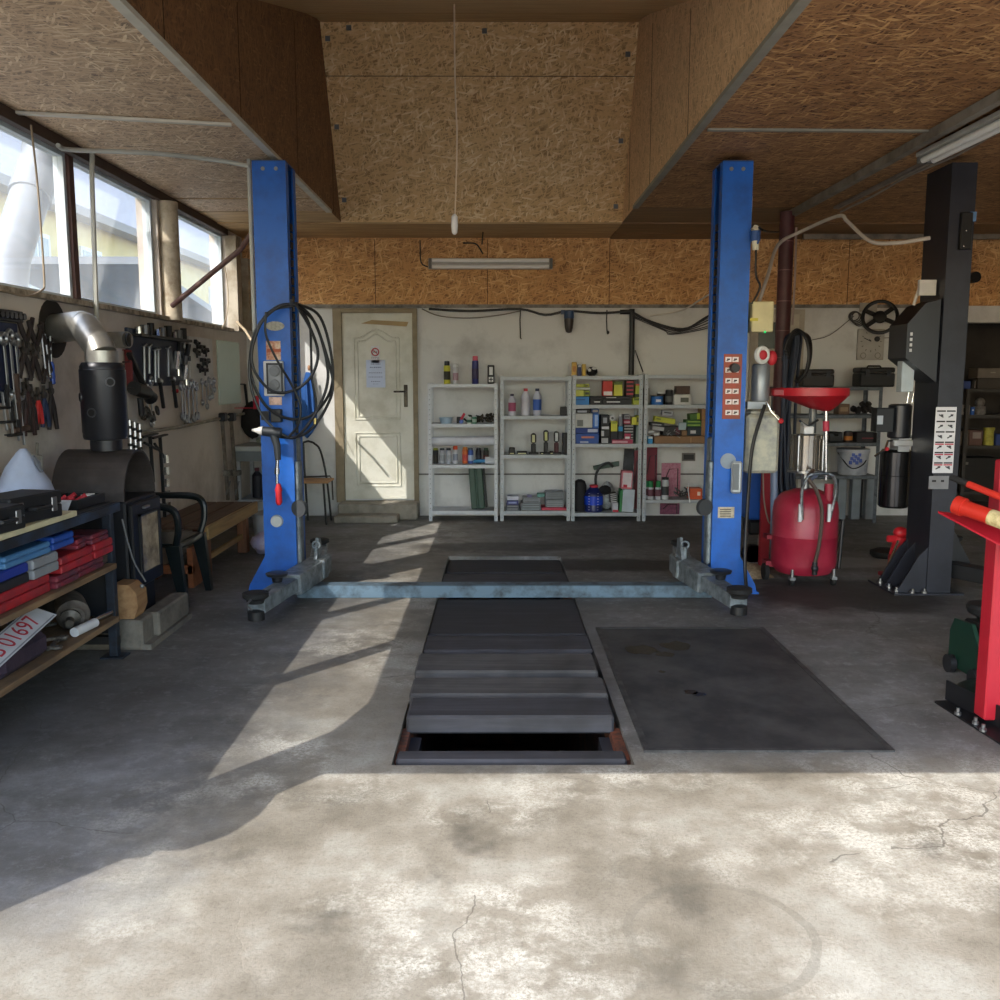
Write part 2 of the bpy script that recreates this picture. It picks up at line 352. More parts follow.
# --- walls
PLA=worn('#a89c8f','#d2c9be',.55,1.3,.85,bump=.12); PLB=worn('#b3b2b0','#d6d6d4',.8,1.6,.85,bump=.12); PLR=worn('#8f8170','#b3a798',.4,1.5,.85)
g=G(); z0,z1=1.92,2.82
g.bb(XL-.16,XL,YF,YB+.3,0,z0); g.bb(XL-.16,XL,YF,YB+.3,z1,HS+.03); g.bb(XL-.16,XL,YF,1.12,z0,z1); g.bb(XL-.16,XL,9.12,YB+.3,z0,z1); g.bb(XL-.16,XL,7.3,7.48,z0,z1)
g.prism([(1.12,2.45),(1.12,2.82),(1.7,2.82)],'X',XL-.05,XL-.02)  # unseen corner board added for the slanted edge of the sun patch
g.prism([(.86,1.95),(.70,2.1),(.66,2.25),(.72,2.33),(.86,2.36)],'X',XL-.06,XL)  # unseen lump added on the wall end to shape its floor shadow
ST('wall_left',g,PLA)
g=G(); g.bb(XL-.16,4.86,YB,YB+.16,0,HS+.03); g.bb(4.86,XR+.1,YB,YB+.16,2.02,HS+.03); ST('wall_back',g,PLB)
# dark store recess at the right end of the back wall
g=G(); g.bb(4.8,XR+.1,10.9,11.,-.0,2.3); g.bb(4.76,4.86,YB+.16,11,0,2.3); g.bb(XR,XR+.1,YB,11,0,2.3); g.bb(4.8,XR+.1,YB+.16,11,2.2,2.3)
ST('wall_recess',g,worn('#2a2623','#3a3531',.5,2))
g=G(); g.bb(XL,XR,YB-.035,YB-.002,2.19,HS); ST('wall_upper',g,OS_Y)
g=G(); g.bb(XR,XR+.15,YF,YB+.3,0,HS+.03); ST('wall_right',g,PLR)
g=G(); g.bb(XL-.16,XR+.15,YF,YF+.12,2.53,3.6); g.bb(5.2,XR+.15,YF,YF+.12,0,2.53); ST('wall_front',g,PLR)
# --- ceiling
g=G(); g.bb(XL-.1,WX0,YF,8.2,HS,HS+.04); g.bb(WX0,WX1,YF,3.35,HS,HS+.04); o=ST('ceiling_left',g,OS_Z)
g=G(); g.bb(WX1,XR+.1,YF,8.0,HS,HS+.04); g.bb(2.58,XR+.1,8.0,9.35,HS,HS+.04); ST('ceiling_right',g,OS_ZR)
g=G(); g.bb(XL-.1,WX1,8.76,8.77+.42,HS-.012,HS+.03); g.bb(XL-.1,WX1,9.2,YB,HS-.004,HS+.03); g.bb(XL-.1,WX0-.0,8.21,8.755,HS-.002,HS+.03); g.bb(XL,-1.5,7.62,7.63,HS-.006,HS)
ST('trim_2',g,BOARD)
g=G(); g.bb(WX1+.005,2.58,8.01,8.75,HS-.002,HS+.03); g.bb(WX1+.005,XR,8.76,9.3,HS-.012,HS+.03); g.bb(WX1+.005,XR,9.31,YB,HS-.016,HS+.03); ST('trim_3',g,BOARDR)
RY,RZ=7.9,4.33; FRY=3.35
g=G(); sl=[(FRY,HS),(WY,HS),(RY,RZ)]
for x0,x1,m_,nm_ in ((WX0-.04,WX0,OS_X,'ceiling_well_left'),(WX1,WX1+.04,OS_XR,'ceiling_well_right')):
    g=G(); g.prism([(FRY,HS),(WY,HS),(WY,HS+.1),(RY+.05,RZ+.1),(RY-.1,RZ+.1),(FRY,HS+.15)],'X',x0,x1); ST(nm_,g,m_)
g=G(); g.hexa([(WX0,WY,HS),(WX1,WY,HS),(WX1,WY+.05,HS),(WX0,WY+.05,HS)],[(WX0,RY,RZ),(WX1,RY,RZ),(WX1,RY+.08,RZ+.05),(WX0,RY+.08,RZ+.05)])
ST('ceiling_well_back',g,OS_YW)
g=G(); g.prism([(FRY-.05,HS),(RY-.55,RZ-.17),(RY-.55,RZ-.1),(FRY-.05,HS+.07)],'X',WX0-.03,WX1+.03)
g.prism([(RY-.53,RZ-.165),(RY-.12,RZ-.05),(RY+.05,RZ-.02),(RY+.05,RZ+.1),(RY-.53,RZ-.1)],'X',WX0-.03,WX1+.03)
ST('ceiling_well_front',g,BOARD)
SEAM=mat('#3a2818',.9)
g=G(); yb=lambda z: WY-(z-HS)*(WY-RY)/(RZ-HS)
z_=3.95; g.beam((WX0,yb(z_)-.003,z_),(WX1,yb(z_)-.003,z_),.006,.004); ST('trim_20',g,SEAM)
g=G()
for y in (8.35,6.9,5.4,4.2): g.bb(WX0,WX0+.002,y,y+.006,HS+.02,min(4.2,HS+(8.7-y)*1.7,HS+(y-3.3)*.3)); 
for y in (8.3,7.2,5.8): g.bb(WX1-.002,WX1,y,y+.006,HS+.02,min(4.2,HS+(8.7-y)*1.7,HS+(y-3.3)*.3))
ST('trim_21',g,SEAM)
g=G()
for x in (-1.25,-.1,1.15,2.2,3.6): g.bb(x,x+.006,YB-.0375,YB-.035,2.2,HS-.02)
ST('trim_22',g,SEAM)
g=G()
for x,z in ((-1.38,4.2),(-1.38,3.6),(-1.38,3.05),(1.08,4.1),(1.08,3.5),(1.08,3.0),(-.1,4.25),(-1.2,4.27)): g.box((x,yb(z)-.006,z),(.04,.006,.05))
ST('trim_23',g,mat('#7d7f80',.5,.5))
# flashing/edging strips of the well and joint battens
EDG=mat('#c4bfb0',.6)
g=G(); g.bb(WX0-.035,WX0+.006,FRY,8.2,HS-.012,HS-.001); g.bb(WX0+.001,WX0+.012,FRY,8.2,HS-.012,HS+.012)
ST('trim_4',g,EDG)
g=G(); g.bb(WX1-.006,WX1+.035,FRY,8.0,HS-.012,HS-.001); g.bb(WX1-.012,WX1-.001,FRY,8.0,HS-.012,HS+.012); ST('trim_5',g,mat('#8d897c',.6))
g=G(); g.beam((XL,5.18,HS-.012),(WX0-.06,5.42,HS-.012),.035,.015); ST('trim_6',g,EDG)
g=G(); g.beam((WX1+.06,5.53,HS-.008),(2.52,5.56,HS-.008),.035,.012); ST('trim_7',g,mat('#8d897c',.6))
g=G(); g.beam((2.50,YF+.1,HS-.03),(2.52,8.3,HS-.03),.05,.055); ST('trim_8',g,worn('#6c6459','#8f887c',.5,4))
YFO=mat('#c9a25a',.9,var=.2,sc_=40,bump=.6)
g=G()
for y in (4.05,4.2,4.5,4.62,4.75,4.9,5.05,5.35,5.5,6.1,6.7): g.sph((2.545+random.uniform(-.01,.01),y,HS-.012-random.uniform(0,.02)),.025,1,random.uniform(1,2.4),.7,8)
ST('trim_9',g,YFO)
# window top dark timber, roof above everything
g=G(); g.bb(XL-.02,XL+.03,YF,9.1,2.80,2.865); ST('trim_10',g,mat('#3a2a20',.7))
g=G(); g.bb(XL-.3,XR+.3,YF-.05,11.1,4.6,4.7); g.bb(XL-.2,XL-.1,YF,11,HS,4.6); g.bb(XR+.05,XR+.15,YF,11,HS,4.6); g.bb(XL-.2,XR+.1,YF-.0,YF+.1,3.5,4.6); g.bb(XL-.2,XR+.1,11,11.1,2.2,4.6)
ST('ceiling_roof',g,mat('#555555'))
# grey plaster ledge between osb and white wall, wiring channel, cracks
g=G(); g.bb(XL,4.8,YB-.05,YB-.036,2.165,2.2); ST('trim_11',g,worn('#8b8780','#5e5a55',.4,9))
g=G(); g.bb(-.86,2.3,YB-.012,YB-.001,.435,.45); ST('trim_12',g,mat('#57534e'))
# beige pillar on window sill & wall pier details
g=G(); g.cyl((XL+.05,7.4,1.9),(XL+.05,7.4,2.8),.075); ST('trim_13',g,worn('#8c7c66','#c2b59e',.6,8,.7))
g=G(); g.bb(XL,XL+.1,9.1,9.25,1.9,2.8); g.bb(XL,XL+.14,9.35,9.5,1.92,2.62); ST('trim_14',g,worn('#b5ab98','#8b7d68',.4,5))
g=G(); g.bb(XL-.005,XL+.05,YF,9.2,1.895,1.925); ST('trim_15',g,worn('#b7ab98','#6e6354',.5,12))
# --- windows
def glass():
    m=bpy.data.materials.new('dusty_window_glass'); m.use_nodes=True; nt=m.node_tree; nt.nodes.clear(); L=nt.links
    o=nd(nt,'ShaderNodeOutputMaterial'); t=nd(nt,'ShaderNodeBsdfTransparent'); gl=nd(nt,'ShaderNodeBsdfGlossy'); gl.inputs['Roughness'].default_value=.03
    tr=nd(nt,'ShaderNodeBsdfTranslucent'); tr.inputs['Color'].default_value=(.8,.85,.9,1)
    fr=nd(nt,'ShaderNodeValue'); fr.outputs[0].default_value=.06
    m1=nd(nt,'ShaderNodeMixShader'); m2=nd(nt,'ShaderNodeMixShader'); L.new(fr.outputs[0],m1.inputs[0]); L.new(t.outputs[0],m1.inputs[1]); L.new(gl.outputs[0],m1.inputs[2])
    tc=nd(nt,'ShaderNodeTexCoord'); n=nd(nt,'ShaderNodeTexNoise'); n.inputs['Scale'].default_value=2.5; n.inputs['Detail'].default_value=8; L.new(tc.outputs['Object'],n.inputs['Vector'])
    r=nd(nt,'ShaderNodeMapRange'); r.inputs[1].default_value=.3; r.inputs[2].default_value=.75; r.inputs[3].default_value=.06; r.inputs[4].default_value=.18; L.new(n.outputs['Fac'],r.inputs[0])
    L.new(r.outputs[0],m2.inputs[0]); L.new(m1.outputs[0],m2.inputs[1]); L.new(tr.outputs[0],m2.inputs[2]); L.new(m2.outputs[0],o.inputs[0]); return m
GLS=glass()
WF=mat('#b9c2c6',.5); WFB=mat('#4b2f28',.6)
wins=[(1.12,2.35,WFB),(2.38,3.55,WFB),(3.58,4.72,WFB),(4.76,5.88,WF),(5.95,7.3,WF),(7.48,9.12,WF)]
for i,(a,b_,fm) in enumerate(wins):
    g=G(); f=.035
    for y0,y1,za,zb in ((a,a+f,1.92,2.82),(b_-f,b_,1.92,2.82),(a+f,b_-f,1.92,1.92+f),(a+f,b_-f,2.82-f,2.82)): g.bb(XL-.1,XL-.04,y0,y1,za,zb)
    o=ST('window_%d'%(i+1),g,fm)
    g=G(); g.bb(XL-.074,XL-.068,a+f,b_-f,1.92+f,2.82-f); p=base('pane',g,GLS); p.parent=o
g=G()
for y in (2.365,3.565,4.74,5.915): g.bb(XL-.11,XL-.02,y-.033,y+.033,1.92,2.82)
ST('trim_16',g,WFB)
# --- doors
DR=worn('#d8d7cb','#bfbdad',.25,3,.5,bump=.05); JAMB=mat('#8d8068',.7,var=.2)
g=G(); YD=YB-.03
x0,x1,dz0,dz1=-1.6,-.875,.185,2.11
g.bb(x0,x1,YD,YB-.004,dz0,dz1)
def rail(pts,w=.018,d=.016): 
    for p,q in zip(pts,pts[1:]): g.beam((p[0],YD-.001,p[1]),(q[0],YD-.001,q[1]),d,w,.004)
xa,xb=x0+.12,x1-.14
arch=[(xa+(xb-xa)*t/16, 1.86+.085*math.sin(PI*max(0,min(1,(t-2)/12)))**1.5) for t in range(17)]
for s_,q in ((0,1),(.035,.6)):
    ar=[(x+(s_ if x<(xa+xb)/2 else -s_ if x>(xa+xb)/2 else 0),z-s_) for x,z in arch]
    rail([(xa+s_,1.02+s_),(xa+s_,ar[0][1])]+ar+[(xb-s_,ar[-1][1]),(xb-s_,1.02+s_),(xa+s_,1.02+s_)])
    rail([(xa+s_,.32+s_),(xa+s_,.88-s_),(xb-s_,.88-s_),(xb-s_,.32+s_),(xa+s_,.32+s_)])
o=ST('door_1',g,DR); DOOR=o
g=G(); g.bb(x0-.09,x0-.003,YB-.06,YB-.002,.15,2.16); g.bb(x1+.003,x1+.05,YB-.05,YB-.002,.15,2.16); g.bb(x0-.003,x1+.003,YB-.05,YB-.002,2.115,2.16)
p=base('door_frame',g,JAMB); p.parent=o
g=G(); hxp=x1-.075; g.bb(hxp-.02,hxp+.02,YD-.012,YD-.001,1.15,1.38,.004); g.tube([(hxp,YD-.01,1.31),(hxp,YD-.05,1.31),(hxp-.12,YD-.05,1.31)],.009); 
p=base('door_handle',g,worn('#5d564a','#2a2622',.5,20,.4,.7)); p.parent=o
g=G(); g.bb(hxp-.2,hxp+.05,YD-.0025,YD-.0005,1.2,1.5)
# second door behind the lift column (only its upper corner shows)
g=G(); dx0,dx1=2.62,3.17; g.bb(dx0,dx1,YB-.04,YB-.003,.1,2.15); o=ST('door_2',g,mat('#b5ac9c',.6))
g=G(); g.bb(dx0+.08,dx0+.35,YB-.046,YB-.041,1.75,2.02); p=base('door_glass',g,mat('#2f3b35',.2)); p.parent=o
g=G(); 
for a in ((dx0,dx0+.05,.1,2.15),(dx1-.05,dx1,.1,2.15),(dx0+.05,dx1-.05,2.1,2.15)): g.bb(a[0],a[1],YB-.055,YB-.041,a[2],a[3])
p=base('door_frame',g,mat('#a79e8f')); p.parent=o
# steps
CON=worn('#7a756b','#9a9386',.5,6,.85)
g=G(); g.bb(-1.64,-.82,9.42,YB-.002,0,.165,.01); S('door_step',g,CON,'worn concrete upper step directly under the cream door','step',group=None)
g=G(); g.bb(-1.64,-1.0,9.18,9.418,0,.07,.01); S('door_step',g,CON,'low flat concrete step lying in front of the higher door step','step')
# --- exterior seen through the windows
YW=worn('#ead49a','#dcc588',.4,1,.85); 
bld=T('apartment_building','pale yellow house with grey roof seen outside through the windows','building',(-12,10,0))
g=G(); g.bb(-17,-11,-4,62,0,5.7); P('wall',g,YW,bld)
g=G(); g.hexa([(-17,-5,5.7),(-10.5,-5,5.7),(-10.5,63,5.7),(-17,63,5.7)],[(-17,-5,11.8),(-16,-5,11.8),(-16,63,11.8),(-17,63,11.8)]); P('roof',g,mat('#b7aaa6',.6),bld)
g=G(); g.bb(-10.9,-10.4,-5,63,5.5,5.72); P('gutter',g,mat('#8a7f78'),bld)
for y in (12,15.5,19.,22.,25.,28.,31.,36.):
    g=G(); g.bb(-11.,-10.94,y,y+1.3,3.2,4.9); f=P('window',g,WHITE,bld)
    g=G()
    for k in (0,1): g.bb(-10.939,-10.93,y+.1+.6*k,y+.6+.6*k,3.3,4.8)
    P('pane',g,mat('#55626e',.15),f)
g=G(); g.bb(-7.3,-7.1,19.6,30,0,3.1); S('brick_wall',g,worn('#b0a294','#8e8478',.5,3),'low pale brick wall standing outside in the yard','wall')
sh=T('garden_shed','grey shed with a sloping roof outside the windows','shed',(-6,15.5,0))
g=G(); g.bb(-6.9,-5,13.2,18.5,0,2.2); P('wall',g,mat('#8b8f92'),sh)
g=G(); g.prism([(13.,3.0),(19.,2.2),(19.,2.3),(13.,3.1)],'X',-7.,-4.9); P('roof',g,mat('#6f7377'),sh)
# =============================== TWO-POST LIFT ===============================
BLUEG=BLUE; GREY=worn('#8b9499','#5e666b',.4,14,.45,.4,bump=.05); CYF=6.13; CYB=6.42; CH_=2.82
lift=T('two_post_lift','blue two-post car lift with grey arms and a floor crossbar over the pit','car lift',(0,6.25,0))
def hub_arm(s,hub,end,back,nm):
    """s=+1 right column, -1 left column"""
    g=G(); e=V(end); h=V(hub); d=(e-h); d.z=0; mid=h+(e-h)*.5
    g.beam(h,mid+V((0,0,0)),.15,.13,.006); g.beam(mid-(e-h)*.06,e,.11,.09,.006)
    g.beam(h+V((0,0,.07)),mid+V((0,0,.055)),.10,.012)
    arm=P('lift_arm',g,GREY,lift)
    g=G(); g.lathe([(.05,.04),(.055,.06),(.075,.075),(.075,.1),(.06,.105)],(e.x,e.y,e.z-.02)); P('arm_pad',g,RUB,arm)
    g=G(); g.lathe([(.02,-.13),(.05,-.12),(.05,-.07),(.02,-.06)],(e.x,e.y,e.z+.04)); P('pad_foot',g,DARK,arm)
    q=h+(e-h)*.62; g=G(); g.lathe([(.03,0),(.035,.03),(.065,.04),(.07,.055),(.05,.062)],(q.x-.03*s*-1,q.y,q.z+.05)); P('spare_pad',g,DSTEEL,arm)
    g=G(); b_=V(back); g.beam(h+V((0,0,.02)),b_,.11,.12,.006); arm2=P('lift_arm',g,GREY,lift)
    g=G(); g.lathe([(.045,.05),(.05,.065),(.07,.075),(.07,.095),(.06,.1)],(b_.x,b_.y,b_.z)); P('arm_pad',g,RUB,arm2)
    g=G(); g.bb(h.x-.07,h.x+.07,h.y-.13,h.y+.13,.09,.22,.01); g.cyl((h.x,h.y-.06,.2),(h.x,h.y-.06,.3),.016); g.torus((h.x,h.y-.06,.315),.025,.007)
    g.prism([(h.y-.1,.22),(h.y+.1,.22),(h.y+.06,.34),(h.y-.02,.36)],'X',h.x-.01*s-.02,h.x-.01*s)
    P('arm_bracket',g,GREY,lift)
    g=G(); a,c=F(238,580,.2),F(262,600,.2)
for s in (-1,1):
    xo=-1.565 if s<0 else 1.64; xi=-1.35 if s<0 else 1.445; t=.012*(-s)
    g=G(); g.bb(xo,xi,CYF,CYF+.012,.012,CH_); g.bb(xo,xi,CYB-.012,CYB,.012,CH_); g.bb(xo,xo+t,CYF+.012,CYB-.012,.012,CH_)
    g.bb(xi-t*.0,xi-t*1.0+t,CYF,CYF+.012,.012,CH_); g.bb(xi,xi-t,CYF+.0005,CYF+.075,.012,CH_); g.bb(xi,xi-t,CYB-.075,CYB-.0005,.012,CH_)
    # outward gusset foot
    g.prism([(xo,.012),(xo+.12*s,.012),(xo+.11*s,.06),(xo,.26)],'Y',CYF+.002,CYF+.022); g.prism([(xo,.012),(xo+.12*s,.012),(xo+.11*s,.06),(xo,.26)],'Y',CYB-.022,CYB-.002)
    g.bb(min(xo,xi)-(.13 if s<0 else .03),max(xo,xi)+(.13 if s>0 else .03),CYF-.02,CYB+.06,0,.012)
    col=P('column',g,BLUEG,lift)
    g=G(); g.bb(xo,xi,CYF,CYB,CH_,CH_+.008); 
    P('column_cap',g,mat('#1c3f78'),col)
    for k in (.33,.72):
        g=G(); g.cyl((xo+(xi-xo)*k,CYF-.006,CH_-.045),(xo+(xi-xo)*k,CYF,CH_-.045),.013,n=8); P('bolt',g,STEEL,col)
    g=G(); g.bb(xo+.1*(-s),xi+.004*(-s),CYF+.08,CYB-.08,.12,1.05,.01); g.bb(xi,xi+.03*(-s),CYF+.01,CYF+.11,.2,.9,.008)
    P('carriage',g,GREY,lift)
    g=G()
    for k in range(24): z=1.08+k*.058; g.bb(xi-.02*(-s),xi-.005*(-s),CYF+.12,CYB-.1,z,z+.042)
    P('lift_chain',g,mat('#14171c',.4,.5),lift)
    g=G(); cx=A(301 if s<0 else 703,508 if s<0 else 507,CYF-.02); g.cyl((cx.x,CYF-.02,cx.z),(cx.x+.012*s,CYF-.05,cx.z),.055,n=20); g.cyl((cx.x,CYF+.06,cx.z),(cx.x,CYF-.02,cx.z),.02)
    P('rubber_stop',g,mat('#3a3d40',.7),lift)
hub_arm(-1,(-1.24,6.30,.15),F(256,606,.13),F(320,552,.16),'l')
hub_arm(1,(1.29,6.30,.15),F(739,601,.13),F(680,554,.16),'r')
# wire loop guard on the left arm
g=G(); g.tube([F(277,588,.15),F(262,592,.2),F(247,604,.17),F(252,610,.13)],.006,sm=4); P('wire_guard',g,STEEL,lift)
g=G(); g.bb(-1.33,1.43,6.0,6.12,.001,.085,.004); g.bb(-1.33,1.43,5.998,5.9995,.02,.03)
P('crossbar',g,worn('#5f7687','#2f3437',.22,7,.55,.1,stretch=(1,1,1)),lift)
# left column fittings
f=CYF-.002
def rect_px(g,x0,y0,x1,y1,Y,d=.003,b=0):
    a=A(x0,y0,Y); c=A(x1,y1,Y); g.bb(a.x,c.x,Y-d,Y,c.z,a.z,b); return g
lp=[o for o in bpy.data.objects if o.parent==lift and o.name.startswith('column')]
colL,colR=[o for o in lp if 'cap' not in o.name][:2]
g=G(); c=A(275,326,f); g.lathe([(1,0),(1,.003)],(c.x,f,c.z),24,(0,-1,0))
for i in range(len(g.v)): p=g.v[i]; g.v[i]=V((c.x+(p.x-c.x)*.062,p.y,c.z+(p.z-c.z)*.03))
P('maker_plate',g,worn('#b9b6a6','#8d8a80',.4,40),colL,'oval cream maker plate')
g=G(); rect_px(g,266,341,281,360,f); g.mat(1); rect_px(g,267,349,281,352,f-.003,.001); P('faded_sticker',g,[worn('#d9c1a4','#b06a4a',.4,30),mat('#a5512f')],colL)
g=G(); rect_px(g,269,397,282,405,f); P('faded_sticker',g,worn('#d9b9a8','#a98a7a',.4,30),colL)
cb=G(); rect_px(cb,264,361,285,396,f,.03,.006); cb=P('control_box',cb,mat('#c4c6c8',.5),lift,'grey control box with two round switches')
g=G(); rect_px(g,266,363,283.5,394,f-.03,.003,.001); P('box_cover',g,mat('#2a2c2e'),cb)
g=G(); rect_px(g,268,365,281.5,392,f-.033,.004,.001); P('switch_plate',g,mat('#84878a'),cb)
for y in (371,385):
    c=A(274.5,y,f-.037); g=G(); g.cyl((c.x,f-.037,c.z),(c.x,f-.05,c.z),.036,.032); g.box((c.x,f-.054,c.z),(.045,.01,.012),(0,30,0)); P('switch_knob',g,mat('#6d7073'),cb)
g=G(); rect_px(g,262,411,270,420,f,.03); rect_px(g,272,409,283,422,f,.05,.005); P('tool_holder',g,BLACK,lift)
c=A(277,521,f); g=G(); g.cyl((c.x,f,c.z),(c.x,f-.02,c.z),.043,.038); P('round_cap',g,mat('#b9bcb8'),colL,'pale round cap on blue column')
# conduit up the outer side
g=G(); g.tube([(-1.59,6.16,1.75),(-1.59,6.16,HS-.03)],.014); g.tube([A(249,166,6.12),A(215,160,6.1),A(150,153,5.9),(-2.54,5.75,HS-.07),(-2.55,5.6,HS-.08)],.014,sm=3); g.tube([W(92,152,-2.54),W(92,180,-2.54),W(97,330,-2.54)],.016)
S('conduit_pipe',g,mat('#a8a8a0',.5),'grey electrical conduit rising beside the blue column and crossing the soffit to the window','conduit')
# right column fittings
g=G(); rect_px(g,724,354,740,419,f,.002); g.mat(1)
for r in range(6):
    y=357+r*10.6
    for q in (0,1): rect_px(g,725.5+q*7,y-1+1,731.5+q*7,y+5,f-.002,.001)
g.mat(2)
for r in range(6):
    y=357+r*10.6
    for q in (0,1): rect_px(g,727+q*7,y+1.5,730+q*7,y+3,f-.003,.001); rect_px(g,726.5+q*7,y+3.2,728.5+q*7,y+4,f-.003,.001)
P('warning_sticker',g,[worn('#a84a38','#8f4c38',.5,18),mat('#e6ddd8'),mat('#3c2420')],colR,'red and white warning sticker sheet')
c=A(734,368,f); g=G(); g.cyl((c.x,f,c.z),(c.x,f-.05,c.z),.032,.028); P('round_knob',g,BLACK,colR)
c=A(728,461,f); g=G(); g.cyl((c.x,f,c.z),(c.x,f-.006,c.z),.052); P('round_plate',g,mat('#8b97a3'),colR)
g=G(); rect_px(g,718,507,734,518,f); g.mat(1)
for k in range(4): rect_px(g,720,509+k*2.2,731,510+k*2.2,f-.003,.0005)
P('rating_plate',g,[worn('#c3b9a2','#9a917f',.3,30),mat('#5a5346')],colR)
g=G(); rect_px(g,731,461,740.5,493,CYF-.02,.035,.012); g.mat(1); rect_px(g,733,464,738.5,490,CYF-.055,.003,.001); rect_px(g,734,472,737.5,482,CYF-.058,.006); P('lock_release',g,[mat('#b7bcbf',.4,.4),mat('#74797c')],lift)
# power unit on the outside of the right column
YP=6.28
pu=G(); rect_px(pu,747,303,767,333,YP-.03,.14,.006); pu.mat(1); rect_px(pu,750,318,758,321,YP-.17,.001)
pu=P('electric_box',pu,[mat('#c6bb8e'),mat('#b5aa3a')],lift,'cream electrical box')
g=G(); a=A(766.5,332,YP-.17); g.sph((a.x-.01,YP-.17,a.z),.008); P('indicator_lamp',g,mat('#1fbf6a',.3,emit=1.),pu)
g=G(); a=A(761,368,YP); c=A(761,402,YP); g.lathe([(.02,0),(.055,.005),(.06,.02),(.06,.24),(.05,.255)],(a.x,YP,c.z)); g.bb(a.x-.09,a.x+.03,YP-.03,YP+.03,c.z-.045,c.z+.002); P('pump_motor',g,[mat('#8f9499',.4,.6)],lift)
g=G(); a=A(746,411,YP); c=A(774,472,YP); g.bb(a.x-.02,c.x,YP-.1,YP+.08,c.z,a.z-.02,.02); g.bb(a.x+.01,c.x-.03,YP-.08,YP+.06,a.z-.02,a.z+.005,.008)
P('oil_tank',g,worn('#b9b6a2','#7d8080',.4,7,.4),lift,'milky plastic oil tank')
g=G(); g.tube([A(767,402,YP-.1),A(771,411,YP-.12),A(780,421,YP-.13)],.006); P('release_lever',g,CHROME,lift)
g=G(); a=A(781,421,YP-.13); g.sph(a,.018); P('lever_knob',g,mat('#c9202a'),lift)
g=G(); g.torus(A(762,355,YP-.08),.045,.017,(.5,-1,0)); g.mat(1).sph(A(762,355,YP-.08),.036,1,.4,1); g.sph(A(772,358,YP-.02),.05,.7,.6,1)
P('power_plug',g,[mat('#d5d5d2'),mat('#b3232f')],lift,'red and white round power plug')
g=G(); g.tube([A(765,405,YP-.12),A(760,420,YP-.14),A(752,450,YP-.16),A(748,500,YP-.16),A(745,560,YP-.2),(1.66,6.0,.02)],.012,sm=5); P('hydraulic_hose',g,BLACK,lift)
g=G(); a=A(754,158+30,YP-.05)
g.bb(1.64,1.66,6.2,6.24,2.52,2.62); g.mat(1); 
P('cable_clip',g,[WHITE,WHITE],lift)
# plug and socket hanging beside right column
sk=T('plug_connector','white and blue industrial plug joined on a cable beside the right blue column','plug',A(755,238,6.1))
g=G(); a,b_=A(757,226,6.1),A(755,231,6.1); g.cyl(a,b_,.018,.03); g.cyl(A(755.5,241,6.1),A(755.5,250,6.1),.024,.02); P('plug_body',g,mat('#cfcab4'),sk)
g=G(); g.cyl(A(755.5,231,6.1),A(755.5,241,6.1),.032,.03); g.torus(A(757,238,6.1),.04,.007,(1,0,0)); P('blue_collar',g,mat('#30528c'),sk)
g=G(); g.tube([A(757,226,6.1),A(765,231,6.2),A(779,232,7.8)],.007,sm=4); g.tube([A(756,250,6.1),A(756,275,6.1),A(760,287,6.12),A(752,304,6.12)],.007,sm=4); P('cable',g,BLACK,sk)
# ---------- hose coil on left column
h=T('air_hose_coil','black air hose hanging in loose loops from the left blue column','hose',A(300,300,6.06))
def loop(pts,Y,r=.0095): g.tube([A(x,y,Y+random.uniform(-.012,.012)) for x,y in pts],r,sm=7)
g=G()
loop([(296,303),(320,317),(332,360),(330,392),(312,415),(290,419),(268,408),(254,385),(250,360),(256,330),(275,308),(296,303)],6.06)
loop([(296,305),(316,325),(328,372),(320,405),(300,434),(285,436),(262,415),(250,380),(253,345),(268,313),(296,305)],6.03)
loop([(296,304),(311,330),(318,355),(310,378),(292,391),(272,391),(255,372),(252,350),(262,322),(280,306),(296,304)],6.0)
loop([(296,304),(312,318),(325,350),(333,385),(325,410),(310,430),(296,437),(280,437)],6.045)
loop([(296,304),(309,323),(311,350),(312,378),(316,402),(315,415)],6.05,.008)
loop([(266,312),(266,335),(278,362),(290,382),(300,405),(298,425),(288,438)],5.99,.008)
P('hose',g,mat('#15171a',.4),h)
g=G(); a=A(315,418,6.05); g.cyl(a,a+V((0,0,-.04)),.012); P('brass_fitting',g,mat('#b8a56a',.3,.8),h)
g=G(); g.tube([A(291,303,6.13),A(291,304,6.0),A(291,300,5.98)],.009); P('hook',g,STEEL,lift)
# ---------- air drill hanging
d=T('air_drill','grey pistol-grip air tool with white nose hanging nose-left on the left blue column','air tool',A(270,450,6.02)); YD_=6.0
g=G(); g.cyl(A(263,431,YD_),A(281,433,YD_),.031,.034); g.tube([A(274,435,YD_),A(277,446,YD_),A(278,460,YD_)],[.028,.024,.02],10); P('body',g,mat('#2b2f34',.4),d)
g=G(); g.cyl(A(262.5,431,YD_),A(258,430.6,YD_),.03,.022); g.cyl(A(258,430.6,YD_),A(252,430,YD_),.018,.008); P('nose',g,mat('#d8d4cc',.4),d)
g=G(); g.cyl(A(277.5,460,YD_),A(277,468,YD_),.012); g.cyl(A(277,468,YD_),A(277,474,YD_),.018); g.cyl(A(277,474,YD_),A(277,484,YD_),.010); P('coupling',g,CHROME,d)
g=G(); g.lathe([(.012,0),(.022,.02),(.02,.08),(.024,.1),(.012,.14)],A(279,505,YD_)); P('red_grip',g,mat('#c3212b'),d)
